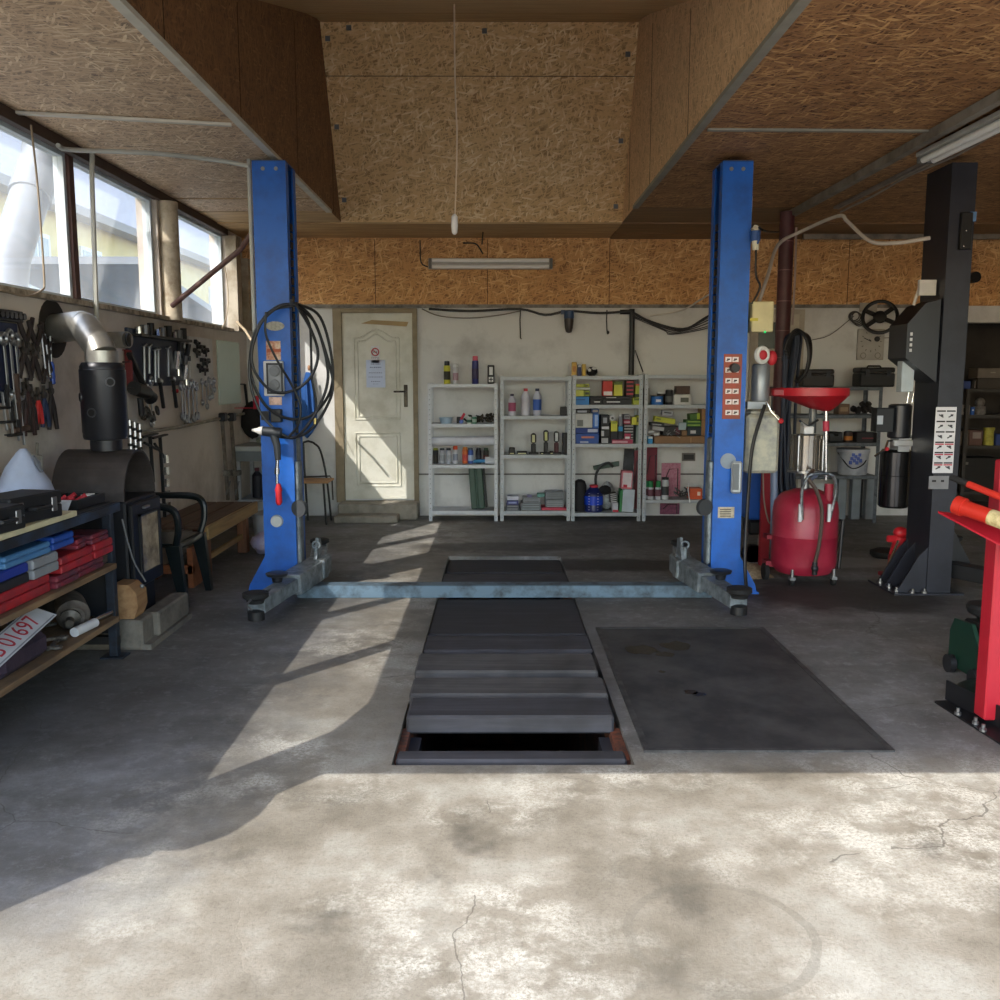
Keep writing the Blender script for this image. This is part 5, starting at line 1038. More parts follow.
ctn(575,584,390,396.3,0,mat('#c5c85c'),'pale yellow-green box just above the blue carton',Y=9.38,d=.16)
ctn(584.3,590,390.5,396.3,0,mat('#8d9a35'),'olive box with dark lettering bar on the blue carton',BKC,Y=9.38,d=.16)
ctn(575,590.5,387.3,389.8,0,mat('#b9bcb0'),'thin white sleeve between the yellow-green boxes',Y=9.38,d=.15)
ctn(575,584,384,387.1,0,mat('#b9be4e'),'upper yellow-green box over the thin white sleeve',BKC,Y=9.38,d=.16,lr=(.5,.9,.6,.8))
ctn(584.3,589.5,384,387.1,0,YL2,'small olive box at the top of the left yellow pile',BKC,Y=9.38,d=.16)
ctn(590,602,399,None,z2,BKC,'left black glossy box with white lettering on the upper parts shelf',WHITE,lr=(.35,.85,.42,.58),Y=9.37,d=.22)
ctn(602.3,632,399,None,z2,BKC,'right long black box with white lettering bar on the upper parts shelf',WHITE,lr=(.15,.6,.42,.58),Y=9.37,d=.22)
ctn(590,632.3,396.2,398.8,0,mat('#26262a'),'long thin black lid lying over both black boxes',mat('#b9b9bc'),lr=(.38,.62,.3,.6),Y=9.37,d=.2)
ctn(603,612.5,381,396,0,mat('#c4382f'),'tall red box with white lower half on the upper parts shelf',mat('#d6d0cc'),lr=(.08,.98,.04,.3),Y=9.39,d=.12)
ctn(614,622.5,381.5,396,0,YEL,'tall yellow box with a dark heading beside the red one',mat('#5c6a28'),lr=(.02,.98,.78,1.),Y=9.39,d=.12)
ctn(626,634,380,396,0,mat('#2a1c1e'),'black carton with red slanted letters on the upper parts shelf',mat('#b5444c'),stripes=4,Y=9.39,d=.12)
ctn(635.5,640.5,384,394,0,YL2,'small yellow box with a red top at the right end of the upper parts shelf',mat('#c23a35'),lr=(0,1,.85,1),Y=9.39,d=.12)
ctn(633,640.5,397.5,None,z2,mat('#aab43c'),'low yellow-green box in the right corner of the upper parts shelf',mat('#5c6a28'),lr=(.1,.9,.6,.9),Y=9.37,d=.2)
ctn(634.8,640.5,394.2,397.3,0,mat('#3a4a28'),'tiny dark olive box under the small yellow one',Y=9.39,d=.12)
z=z3
ctn(575.5,599,433.5,None,z,mat('#2a4f9a'),'wide blue carton with an orange stripe, bottom left of the lower parts shelf',[mat('#c4785a'),mat('#a9b4cf')],lr=(.25,.8,.55,.72),Y=9.36,d=.24)
ctn(575.5,599,428,433.3,0,mat('#1e3c84'),'flat dark blue carton with white label above the striped one',mat('#b9c2d8'),lr=(.52,.95,.2,.8),Y=9.36,d=.24)
ctn(575.5,592.5,413.5,427.8,0,mat('#c3c5c2'),'white carton printed with a grey car part picture',mat('#6d716e'),lr=(.1,.45,.1,.55),Y=9.37,d=.2)
ctn(593,599,413.5,427.8,0,mat('#3b6fc4'),'upright sky-blue carton right of the white part carton',mat('#a3bde0'),lr=(.3,.8,.1,.9),Y=9.37,d=.2)
ctn(576,590.5,409.5,413.3,0,BKC,'black flat box topping the white part carton',mat('#a9aeb8'),lr=(.1,.75,.2,.75),Y=9.37,d=.18)
ctn(591.5,599,408.8,413.3,0,mat('#35507f'),'small navy box with pale badge topping the sky-blue carton',mat('#a89a90'),lr=(.15,.85,.25,.75),Y=9.37,d=.18)
def roundbox(px,py,r,m1,m2,lab):
    c=A(px,py,9.38); g=G(); g.cyl((c.x,9.38,c.z),(c.x,9.46,c.z),r,n=20); g.mat(1).cyl((c.x,9.3785,c.z),(c.x,9.3798,c.z),r*.45,n=14); return S('filter',g,[m1,m2],lab,'filter')
ctn(601,610,437,None,z,mat('#22242b'),'dark carton with grey square label at the bottom of the lower parts shelf',mat('#a9abb0'),lr=(.05,.8,.1,.85),Y=9.37,d=.2)
ctn(600.8,610,430,436.8,0,BKC,'black carton with white corner tag above the grey-labelled one',mat('#c9cbd0'),lr=(.05,.35,.1,.9),Y=9.37,d=.2)
ctn(600.8,610,426,429.8,0,BKC,'low black carton with a white strip in the middle column of the lower parts shelf',mat('#c4c4c8'),lr=(.1,.9,.15,.9),Y=9.37,d=.2)
ctn(601,609.5,415,425.8,0,mat('#1c1d26'),'black carton with white diamond patterned face',mat('#9fa1ac'),lr=(.25,.7,.25,.75),Y=9.38,d=.18)
ctn(610.5,618,424,None,z,mat('#1c1e24'),'tall black carton below the round white filter',Y=9.39,d=.17)
ctn(611,617.5,421,431.5,0,YEL,'yellow carton standing in front of the black cartons',mat('#8f9a2a'),lr=(.1,.9,.75,.95),Y=9.35,d=.035)
roundbox(612.5,418.2,.03,mat('#c7c9cb'),mat('#55585c'),'round white filter with a grey centre')
ctn(618.3,623,426,None,z,mat('#23252c'),'dark narrow carton with light blue top right of the yellow carton',mat('#2f8ac0'),lr=(0,1,.7,.98),Y=9.38,d=.18)
can(620.3,414.5,zat(426.2,9.4),mat('#8d8f9c'),mat('#c9cbd0'),'grey small filter can standing on the narrow dark carton',w=4,Y=9.44)
ctn(612,633,439.5,None,z,mat('#a83a56'),'long crimson carton lying along the front of the lower parts shelf',mat('#d0a0ae'),lr=(.02,.75,.2,.7),Y=9.345,d=.02)
ctn(623.5,634,424.5,439,0,BKC,'black carton with white slanted stripes',mat('#a9a9a9'),stripes=5,Y=9.37,d=.2)
ctn(623.5,630.5,419.5,424.3,0,mat('#8f3348'),'small crimson box in the right pile of the lower parts shelf',mat('#c9aeb5'),lr=(.05,.95,.3,.6),Y=9.38,d=.15)
ctn(623.8,630,414.5,419.3,0,mat('#85888c'),'small grey box on top of the crimson one',BKC,Y=9.38,d=.15,lr=(.1,.9,.4,.6))
ctn(624.5,631,433.5,439.3,0,mat('#b03a58'),'tiny crimson and white box on the long crimson carton',WHITE,Y=9.345,d=.022,lr=(.1,.8,.1,.45))
ctn(631.5,636,417,425,0,YEL,'bright yellow box leaning in the right pile of the lower parts shelf',Y=9.37,d=.12,rot=4)
ctn(636.3,640.5,415.5,425,0,mat('#a9ab2c'),'dark yellow box at the right end of the lower parts shelf',BKC,Y=9.37,d=.12,lr=(.2,.5,.3,.8))
ctn(636,640.5,425.5,None,z,mat('#7f8f88'),'grey-green tall carton in the right corner of the lower parts shelf',Y=9.38,d=.16)
# unit 3 bottom
zb=z4
g=G(); c=A(580.5,500,9.47); g.lathe([(.06,0),(.07,.02),(.07,.26),(.055,.31),(.02,.33)],(c.x-.01,9.47,zb+.001),18,sy=.8); S('black_bag',g,mat('#1d1c20',.75),'black cylindrical bag at the left of the lowest shelf, third unit','bag')
bc=A(592.5,500,9.43); bc.x+=.012; bt=T('coolant_canister','blue translucent water canister with red cap and black grip','canister',(bc.x,9.43,zb+.001))
g=G(); h_=zat(486,9.43)-zb; g.lathe([(.085,0),(.095,.01),(.095,h_*.66),(.075,h_*.82),(.04,h_*.94)],(bc.x,9.43,zb+.002),20)
P('canister_body',g,mat('#15225c',.3),bt)
g=G(); g.lathe([(.0965,h_*.28),(.0965,h_*.62)],(bc.x,9.43,zb+.002),20); P('blue_liquid_band',g,mat('#1f47c9',.25),bt)
g=G(); 
for k in range(7):
    for s in (-.6,.35): a=-PI/2+s; g.box((bc.x+.097*math.cos(a),9.43+.097*math.sin(a),zb+.03+k*.028),(.014,.004,.005),(0,0,math.degrees(a)+90))
P('scale_marks',g,WHITE,bt)
g=G(); g.lathe([(.04,h_*.93),(.045,h_*1.02),(.03,h_*1.04)],(bc.x,9.43,zb+.002),14); P('cap',g,mat('#b9323f'),bt)
g=G(); c=A(605,490,9.4); g.sph((c.x,9.4,c.z),.06,1.1,.8,.8,12).jit(.004); S('work_glove',g,mat('#111113',.9),'black glove draped over the canister shoulder','glove')
g=G(); c=A(607,497,9.5); g.sph((c.x,9.53,zb+.155),.11,.8,.6,1.3,16).jit(.01); S('plastic_wrap',g,worn('#7b7f80','#aab0b4',.5,18,.35,bump=.4),'crumpled clear plastic wrap behind the canister on the lowest shelf','plastic wrap')
g=G(); g.tube([A(596,489,9.46),A(596,476,9.46),A(600,467,9.46),A(608,463,9.46),A(613,467,9.46)],.014,n=8,sm=5); S('black_hose',g,mat('#2c2f30',.5),'dark hose arching above the canister on the lowest shelf','hose')
g=G(); g.prism([(A(593,466,9.6).x,A(593,466,9.6).z),(A(619,461,9.6).x,A(619,461,9.6).z),(A(619,466,9.6).x,A(619,466,9.6).z),(A(594,470,9.6).x,A(594,470,9.6).z)],'Y',9.58,9.61); S('green_strip',g,mat('#4c5f54'),'dull green strip leaning at the back of the lowest shelf','strip')
ctn(621,632,471,489,0,mat('#c9737e'),'red and white chequered box on the green-edged file box',[mat('#d9cfd0'),mat('#b52840')],lr=(.1,.9,.1,.9),Y=9.4,d=.12,rot=4)
fb=ctn(622,634,489.5,None,zb,mat('#b4bfc9'),'pale blue-white file box with a green spine on the lowest shelf',None,Y=9.4,d=.18,rot=3)
ctn(619.3,622.2,490,None,zb,mat('#2f7a45'),'green narrow file spine beside the pale file box',Y=9.405,d=.17,rot=3,name='file_spine',cat='file')
ctn(612.5,618.5,503,None,zb,mat('#b9bcc6'),'small white box with red pattern at the front of the lowest shelf',mat('#c43a4a'),lr=(.02,.98,.02,.25),Y=9.38,d=.1)
ctn(610.5,617.5,493,502.7,0,BKC,'black and white striped box leaning on the small white box',mat('#c4c4c4'),stripes=5,Y=9.38,d=.1,rot=-6)
g=G(); a=A(628.5,450,9.62); g.box((a.x,9.64,a.z-.18),(.1,.02,.38),(0,3,0)); S('grey_bag',g,worn('#4f5256','#2c2d30',.5,6,.8),'grey-black flexible duct hanging at the back of the lowest shelf','duct')
for i,(px0,px1,t_,b_,lb) in enumerate(((634,640.5,450,512,'tall dark red gasket set hanging behind the file box'),(645,656,447,499,'tall crimson gasket sheet at the left of the fourth unit'),(661.5,679.5,463,499,'pink patterned gasket card leaning on the fourth unit wall'),(660,679,502,514,'pink gasket pack below the lowest shelf of the fourth unit'))):
    a=A(px0,t_,9.62); c=A(px1,b_,9.62); g=G(); zlo=(u3[2][3]+.002,u4[2][3]+.002,u4[2][3]+.002,.003)[i]; zhi=(9,9,9,u4[2][3]-.037)[i]; a.z=min(a.z,zhi); c.z=max(c.z,zlo); g.bb(a.x,c.x,9.6,9.615,c.z,a.z); g.mat(1)
    cx=(a.x+c.x)/2; w_=(c.x-a.x); hh=a.z-c.z
    g.tube([(a.x+w_*.15,9.597,a.z-hh*.55),(a.x+w_*.4,9.597,a.z-hh*.18),(a.x+w_*.85,9.597,a.z-hh*.16),(a.x+w_*.85,9.597,a.z-hh*.93)],.006,n=5)
    S('gasket_card',g,[[mat('#6a2530'),mat('#7a2436'),worn('#a8627a','#b98292',.5,40),worn('#8c4a66','#6a3650',.5,40)][i],mat('#3a1822')],lb,'gasket')
# unit 4
zt,z2,z3,z4=u4[2]
g=G(); c=A(657,400,9.42); g.cyl((c.x,9.42,z2+.001),(c.x,9.42,z2+.085),.062); g.mat(1).cyl((c.x,9.42,z2+.085),(c.x,9.42,z2+.09),.064); g.mat(2).bb(c.x-.02,c.x+.03,9.356,9.3585,z2+.03,z2+.055); S('blue_tin',g,[mat('#2463ad'),DSTEEL,mat('#cfd5de')],'round blue tin on the upper shelf of the fourth unit','tin')
g=G(); c=A(662,394,9.52); g.cyl((c.x,9.55,z2+.001),(c.x,9.55,z2+.11),.045); g.mat(1).cyl((c.x,9.55,z2+.11),(c.x,9.55,z2+.125),.047); S('grease_tin',g,[mat('#39302c'),WHITE],'dark tin with white lid behind the blue tin','tin')
can(668,389,z2,BKC,mat('#b8bab8'),'tall black can with silver lid between blue tin and white box',w=7.5,Y=9.43,lab=mat('#5a5a58'),capf=.06)
ctn(674,691.5,394.5,None,z2,mat('#c9c9c4'),'white carton with a dark picture on the upper shelf of the fourth unit',mat('#56594f'),lr=(.38,.85,.25,.7),Y=9.38,d=.16)
ctn(676,690,386,394.2,0,mat('#4a3428'),'open brown carton flap behind the white carton',Y=9.46,d=.1)
ctn(644.5,649.5,388,None,z2,mat('#85847a'),'grey box in the left corner of the fourth unit upper shelf',Y=9.42,d=.1)
z=z3
ctn(654.5,706,436,None,z,KR,'long low kraft tray under the loose boxes on the middle shelf',mat('#a88660'),lr=(.7,.72,.1,.8),Y=9.37,d=.24)
ctn(648,653,436.5,None,z,mat('#2f86bd'),'small blue box with white top at the left of the kraft tray',WHITE,lr=(.05,.95,.7,1),Y=9.36,d=.1)
ctn(652,664,426.5,430.5,0,mat('#a3a4a8'),'flat grey-white packet above the small white caps',Y=9.4,d=.14,rot=8)
ctn(651,664,423,426.2,0,BKC,'black flat packet under the yellow tube carton',mat('#8c8c90'),lr=(.1,.8,.3,.7),Y=9.4,d=.15,rot=4)
ctn(654,675,417.5,423,0,mat('#b5b83a'),'long yellow-green tube carton tilted on the middle shelf',mat('#6f7420'),lr=(.08,.3,.4,.7),Y=9.4,d=.1,rot=9)
ctn(662,673,410.5,415.5,0,mat('#a5a7ad'),'small grey printed box on top of the yellow tube carton',BKC,lr=(.15,.85,.4,.7),Y=9.42,d=.1,rot=6)
ctn(663,681,426.5,435.5,0,BKC,'black wide carton in the middle of the middle shelf',mat('#5a2430'),lr=(.7,.95,.1,.9),Y=9.42,d=.18)
ctn(679,686.3,422.5,430,0,mat('#9fb2b8'),'pale blue square tag box in the middle shelf pile',Y=9.38,d=.03)
ctn(682.3,687,430.3,435.7,0,KR,'small kraft block below the pale blue tag box',Y=9.38,d=.1)
ctn(687.3,701.5,427,435.7,0,mat('#22303a'),'dark slate carton with white oval label',mat('#c9ccd0'),lr=(.22,.6,.25,.6),Y=9.38,d=.18)
ctn(686.5,701.5,420,426.8,0,mat('#35622c'),'green carton with darker band on the slate carton',mat('#87a845'),stripes=2,Y=9.38,d=.18)
ctn(690,700.5,413.5,419.8,0,mat('#456b2e'),'tilted olive-green carton at the top of the right pile',mat('#a4b52c'),lr=(.7,.98,0,1),Y=9.4,d=.14,rot=-5)
ctn(701.8,707,409,435.8,0,mat('#9a744a'),'tall narrow kraft carton beside the right blue column',mat('#6a4c30'),lr=(0,1,.58,.6),Y=9.38,d=.2)
for i,(px,py) in enumerate(((651,432),(656,434.5))):
    g=G(); c=A(px,py,9.38); g.cyl((c.x-.02,9.38,c.z),(c.x+.03,9.36,c.z+.004),.016); S('bottle_lid',g,WHITE,'small white plastic lid at the left of the kraft tray','lid','white caps by the kraft tray')
g=G()
for k in range(8): p=A(666+k*1.6,433+math.sin(k*2)*3,9.365); g.tube([p,p+V((.04*math.cos(k),-.005,.03*math.sin(k*1.7)))],.004,n=5)
o=S('loose_clips',g,mat('#a3a3a5',.4,.5),'loose thin metal clips and wires in front of the black wide carton','clips'); o['kind']='stuff'
for i,px in enumerate((647.5,651.8,659.3)): can(px,481,z4,mat('#c0c4cb'),mat('#1f7a45'),'white spray can with green cap, %s of the three on the bottom shelf'%['partly hidden first','middle','right'][i],w=6,Y=9.38 if i else 9.47,lab=mat('#6a3f4c'),capf=.34)
btl(666.3,477.5,z4,7.2,mat('#bcc2c6'),mat('#1f2022'),'white bottle with black lid and dark label on the bottom shelf',mat('#3a3d40'),Y=9.38,neck=.85)
ctn(690,702.5,488.5,None,z4,ORC,'orange-red box with a white round badge on the bottom shelf',mat('#e6d0c0'),lr=(.6,.85,.35,.7),Y=9.37,d=.16)
g=G()
for k in range(9): p=A(674+k*1.7,493+2*math.sin(k*2.2),9.42); g.tube([p,p+V((.03*math.cos(k*2),.03,.035*math.sin(k))) ,p+V((.05,.05,-.02))],.007,n=5)
o=S('bracket_heap',g,worn('#3d3c3c','#7f8185',.5,20,.5,.4),'tangle of grey brackets and leads left of the orange-red box','brackets'); o['kind']='stuff'
g=G(); g.tube([A(689,483,9.33),A(688,490,9.32),A(690,503,9.315)],.006,n=6); S('white_strap',g,WHITE,'white strap hanging over the front of the bottom shelf','strap')
# wall vent
g=G(); a=A(682,453,YB-.01); c=A(695,461,YB-.01); g.bb(a.x,c.x,YB-.02,YB-.003,c.z,a.z); g.mat(1).bb(a.x+.015,c.x-.015,YB-.022,YB-.0205,c.z+.015,a.z-.015); S('wall_vent',g,[mat('#6a655f'),mat('#2b2826')],'small dark wall vent behind the fourth shelving unit','vent')
# =============================== BACK WALL FITTINGS ===============================
def lamp(name,label,p0,p1,up,w_=.11):
    t=T(name,label,'light',V(p0)); p0=V(p0);p1=V(p1);u=V(up); d=(p1-p0).normalized(); s=d.cross(u).normalized()
    g=G(); g.beam(p0,p1,w_,.03,.004,up=u); P('lamp_housing',g,mat('#b5b2aa',.5),t)
    for k in (-1,1):
        o=s*.032*k-u*.038; g=G(); g.cyl(p0+d*.04+o,p1-d*.04+o,.02,n=12); P('tube',g,mat('#f6f4ee',.3,var=.02),t)
    for e,q in ((p0,1),(p1,-1)): g=G(); g.beam(e+d*.005*q-u*.03,e+d*.03*q-u*.03,w_*.9,.045,up=u); P('end_holder',g,mat('#6c6862'),t)
    return t
a=A(428,262,9.6);c=A(553,262,9.6)
lamp('tube_light','twin-tube fluorescent fitting mounted on the board above the back shelves',(a.x,9.665,2.605),(c.x,9.665,2.605),(0,1,0))
g=G(); a=A(420,240,9.66); g.tube([(a.x,9.665,HS-.03),A(421,262,9.665),A(428,267,9.665)],.006,sm=4,n=6); g.tube([A(463,243,9.66),A(476,244,9.66),A(483,254,9.66)],.007,sm=4,n=6); g.tube([A(483,232,9.3),A(482,244,9.6)],.007,n=6)
S('lamp_cable',g,DARK,'thin dark wires around the fluorescent fitting on the back board','wires')
# pull cord
pc=T('pull_cord_switch','white pull switch hanging on a long cord from the roof recess','pull switch',A(454,222,6.2))
g=G(); g.tube([A(453.5,-60,6.2),A(455,80,6.2),A(457,140,6.2),A(455,214,6.2)],.0055,n=6,sm=4); P('cord',g,mat('#cdb59a'),pc)
g=G(); a=A(454.5,214,6.2); g.lathe([(.008,0),(.02,-.015),(.022,-.08),(.018,-.12),(.008,-.13)],a,14); P('switch_body',g,mat('#dcdcdc',.4),pc)
# sensor, pipes, wires
se=T('wall_lamp','blue and brown hooded wall lamp on the wire channel above the shelves','wall lamp',A(569,318,YB-.06))
g=G(); a=A(569,313,9.6); g.lathe([(.045,0),(.05,-.08),(.042,-.15),(.03,-.19),(.01,-.2)],a,14); P('lamp_body',g,mat('#3a302c',.4),se)
g=G(); g.lathe([(.03,.03),(.05,.02),(.052,-.05),(.046,-.06)],a,14); g.mat(0).bb(a.x-.08,a.x-.0,9.6,9.66,a.z-.01,a.z+.03); P('blue_hood',g,mat('#2f4668',.4),se)
g=G(); g.tube([A(429,309,YB-.015),A(470,311,YB-.09),A(520,309,YB-.09),A(545,315,YB-.09),A(568,311,YB-.09),A(600,313,YB-.09),A(632,311,YB-.09)],.012,n=6,sm=4); S('wall_cable_run',g,DARK,'sagging black cable run along the top of the white wall','cable')
g=G(); g.tube([A(422,309,YB-.01),A(440,316,YB-.1),A(470,318,YB-.1),A(500,315,YB-.1),A(520,311,YB-.1)],.006,n=6,sm=4); S('thin_wire',g,mat('#7d766d'),'thin grey wire sagging over the wall between door and lamp','wire')
for i,(px,y1) in enumerate(((520.5,338),(607,331))):
    g=G(); g.tube([A(px,310,YB-.03),A(px-.5,320,YB-.03),A(px,y1,YB-.03),A(px+1,y1+1,YB-.03)],.006,n=6); g.sph(A(px+1,y1+1.5,YB-.03),.015,1,1,1.3,8) if i else None
    S('hanging_lead',g,DARK,['loose thin lead hanging over the second shelving unit','short lead with a plug hanging left of the black downpipe'][i],'lead')
g=G(); g.tube([A(632,309,YB-.06),A(632,330,YB-.06),A(631,375,YB-.06)],.028,n=12); g.tube([A(620,312,YB-.06),A(632,312,YB-.06)],.024,n=12); g.tube([A(635,350,YB-.03),A(643,372,YB-.03)],.006,n=6); S('downpipe',g,mat('#1b1b1c',.45),'black pipe running down the wall to the top of the shelves','pipe')
g=G()
for k in range(6):
    q=(0,7,2,10,4,12)[k]; g.tube([A(632,312+k,YB-.09),A(652+q,322+q*.7,YB-.1),A(683-q,329+q*.45,YB-.1),A(705,318+q*.9,YB-.1),A(740,296+q*1.6,YB-.1)],(.011,.005,.004,.004,.006,.004)[k],n=6,sm=5)
S('wall_cables',g,mat('#26262a'),'bundle of sagging dark cables on the wall left of the right blue column','cables')
g=G(); g.tube([A(650,316,YB-.12),A(680,311,YB-.12),A(700,300,9.4),A(724,285,9.)],.008,n=6,sm=5); S('white_cable',g,mat('#c9c4bd'),'thin white cable curving up towards the right blue column','cable')
# door papers
YDD=YB-.047
g=G(); a=A(371,346,YDD);c=A(379.5,358,YDD); g.bb(a.x,c.x,YDD-.002,YDD,c.z-.05,a.z); ns=T('no_smoking_sign','small white no-smoking sign stuck on the cream door above the notice','sign',((a.x+c.x)/2,YDD,c.z)); P('sign_sheet',g,WHITE,ns)
g=G(); m=((a.x+c.x)/2,YDD-.004,(a.z+c.z)/2+.0); g.torus(m,.036,.006,(0,1,0),24,6); q=M.Translation(V(m))@M.Rotation(R(45),4,'Y'); h=G().box((0,0,0),(.07,.003,.008)); h.xf(q); g=join(g,h); P('red_ring',g,mat('#b0283a'),ns)
g=G(); g.box((m[0],m[1]+.001,m[2]),(.045,.001,.009)); P('cigarette',g,DARK,ns)
t=textg('FUMATUL',.019,(m[0],YDD-.0028,m[2]-.062),ext=.0003); join(t,textg('INTERZIS',.019,(m[0],YDD-.0028,m[2]-.084),ext=.0003)); P('sign_text',t,mat('#50343c'),ns)
nt_=T('paper_notice','pale blue A4 notice taped under the no-smoking sign on the door','notice',A(375,388,YDD))
g=G(); a=A(366,360,YDD);c=A(385.5,387.5,YDD); g.bb(a.x,c.x,YDD-.002,YDD,c.z,a.z); P('sheet',g,mat('#c3cfe6',.6,var=.03),nt_)
g=G(); cx=(a.x+c.x)/2; rs=random.Random(8)
for y,w_,hh in ((364,.1,.013),(367.4,.12,.011),(372.8,.14,.008),(377,.15,.008),(381.5,.1,.008),(384,.06,.005)):
    z=A(375,y,YDD).z; x=cx-w_/2
    while x<cx+w_/2: l_=rs.uniform(.008,.02); g.bb(x,min(x+l_,cx+w_/2),YDD-.0028,YDD-.0021,z-hh/2,z+hh/2); x+=l_+.005
P('printed_lines',g,mat('#7d88a8'),nt_)
g=G(); pts=[A(361,323.5,YDD),A(372,320,YDD),A(408.5,322,YDD),A(406.5,326.5,YDD)]; g.prism([(p.x,p.z) for p in pts],'Y',YDD-.003,YDD); S('brown_tape',g,mat('#9a7f4e',.35),'strip of brown packing tape across the top of the door','tape')
# dirt crack line/pipe on wall near door
g=G(); g.tube([A(303,477,YB-.02),A(330,476,YB-.02),A(332,480,YB-.02),A(333,500,YB-.02)],.008,n=6); S('floor_pipe',g,mat('#4c4640'),'thin dark pipe low on the wall left of the door','pipe')
# =============================== RIGHT SIDE ===============================
# red-brown steel pillar
g=G(); g.cyl((2.47,8.1,0),(2.47,8.1,HS-.02),.062,n=24); g.mat(1)
for z in (.9,1.35,1.62,1.85,2.1,2.36,2.6): g.cyl((2.47,8.1,z),(2.47,8.1,z+.008),.064,n=24)
ST('trim_19',g,[worn('#4a2428','#5a3033',.4,6,.45),mat('#7d5a58')])
g=G(); g.tube([(2.545,8.08,1.9),(2.55,8.08,2.3),(2.545,8.08,2.72)],.01,n=8); S('pillar_conduit',g,mat('#a7948c'),'pale conduit running up the red-brown pillar','conduit')
# hose bundle on pillar
hb=T('hose_bundle','long bundle of blue-grey hoses hanging on the red-brown pillar','hoses',(2.55,7.8,.9))
g=G(); rs=random.Random(11)
for k in range(13):
    x=782+rs.random()*15; xb=776+rs.random()*18; Y=7.78+rs.random()*.14; g.tube([A(797,333,Y),A(x+4,338,Y),A(x+2,360,Y),A((x+xb)/2,410,Y),A(xb,478,Y),A(xb+3,500,Y)],.014,n=6,sm=4)
g.bb(2.45,2.5,7.86,8.05,1.6,1.64); P('hose_strands',g,mat('#2a3346',.45),hb)
for k in range(4):
    g=G(); Y=7.72+.02*k; g.tube([A(785+k,350+k*3,Y),A(789+k,338,Y),A(797+k,330+k,Y),A(806+k,338,Y),A(809+k*.5,355,Y),A(806,372,Y),A(798-k,382,Y)],.015,n=8,sm=5); P('hose_loop',g,mat('#17181b',.45),hb)
# cables over right ceiling
g=G(); g.tube([A(758,305,6.3),A(768,275,6.5),A(778,245,6.9),A(800,232,7.0),A(838,216,6.6),A(848,222,6.5),A(870,241,6.3),A(895,243,6.2),A(930,238,6.15)],.013,n=8,sm=6); S('supply_cable',g,mat('#b5aca2'),'thick white supply cable looping from the blue lift to the black column','cable')
g=G(); rs=random.Random(4)
pts=[(2.78,7.9),(2.78,7.2),(2.77,6.6),(2.79,6.0),(2.77,5.4),(2.78,4.8),(2.77,4.2)]
for k in range(2): g.tube([(x+.02*k+.05,y,HS-.02-.03*rs.random()-k*.01) for x,y in pts],.009,n=6,sm=3)
g.beam((2.83,7.95,HS-.012),(2.83,4.0,HS-.012),.05,.02)
S('cable_tray',g,mat('#8f857a'),'pale cable duct with loose cables along the right ceiling beam','cable tray')
lamp('tube_light','twin-tube fluorescent fitting beside the ceiling beam at the upper right',(2.70,3.9,HS-.05),(2.66,5.95,HS-.05),(0,0,1),.13)
# ---------- oil drainer
CRIM=worn('#8e1c33','#a02c40',.4,5,.4,bump=.03)
od=T('oil_drainer','red wheeled waste-oil drainer with funnel pan and glass chamber','oil drainer',(2.2,6.55,0)); ox,oy=2.2,6.52
g=G(); g.lathe([(.1,.055),(.19,.075),(.222,.12),(.226,.15),(.226,.335),(.229,.34),(.226,.345),(.226,.52),(.215,.58),(.17,.635),(.09,.665),(.05,.67)],(ox,oy,0),36); tank=P('tank',g,CRIM,od)
for x,y,r in ((ox-.13,oy-.17,.03),(ox+.17,oy-.15,.03),(ox+.17,oy+.17,.03)):
    g=G(); g.cyl((x,y,.06),(x,y,.12),.012); g.bb(x-.018,x+.018,y-.02,y+.02,.045,.065); P('caster_fork',g,STEEL,od)
    g=G(); g.cyl((x-.012,y+.01,r),(x+.012,y+.01,r),r,n=16); P('caster',g,RUB,od)
g=G(); g.cyl((ox-.27,oy+.05,.06),(ox-.24,oy+.05,.06),.06,n=20); P('wheel',g,RUB,od)
g=G(); g.lathe([(.113,0),(.113,.012),(.108,.012),(.108,.225),(.115,.225),(.115,.25),(.02,.262)],(2.2,6.55,.80),28); P('glass_chamber',g,mat('#86817a',.12,.75,.3,4),od)
g=G(); g.lathe([(.125,0),(.125,.015),(.04,.02)],(2.2,6.55,.785),28); g.cyl((2.2,6.55,.665),(2.2,6.55,.79),.03); P('chamber_base',g,STEEL,od)
for k in range(4):
    a=R(45+90*k); g=G(); g.cyl((2.2+.122*math.cos(a),6.55+.122*math.sin(a),.80),(2.2+.122*math.cos(a),6.55+.122*math.sin(a),1.05),.006,n=6); P('chamber_rod',g,CHROME,od)
g=G(); c=A(811,435,6.45); g.bb(2.14,2.21,6.44,6.52,1.062,1.115,.006); P('gauge_block',g,WHITE,od)
for s in (0,1):
    g=G(); a=A(810,436-9,6.45); e=A([800,818][s],[421,420][s],6.4); g.tube([(2.175,6.47,1.115),e],.008,n=6); P('valve_lever',g,DSTEEL if s else CHROME,od)
g=G(); g.cyl((2.25,6.6,1.06),(2.25,6.6,1.24),.028,.026); P('sight_tube',g,mat('#5e6468',.2),od)
g=G(); g.cyl(A(826,480,6.4),A(826,437,6.4),.012); g.cyl(A(826,440,6.4),A(826,408,6.4),.016); g.mat(1).cyl(A(826,431,6.4),A(826,421,6.4),.022); P('funnel_pole',g,[CHROME,mat('#b0364a')],od)
g=G(); g.cyl((ox+.11,oy-.14,.60),(ox+.11,oy-.14,.72),.03,n=12); P('pole_socket',g,CRIM,od)
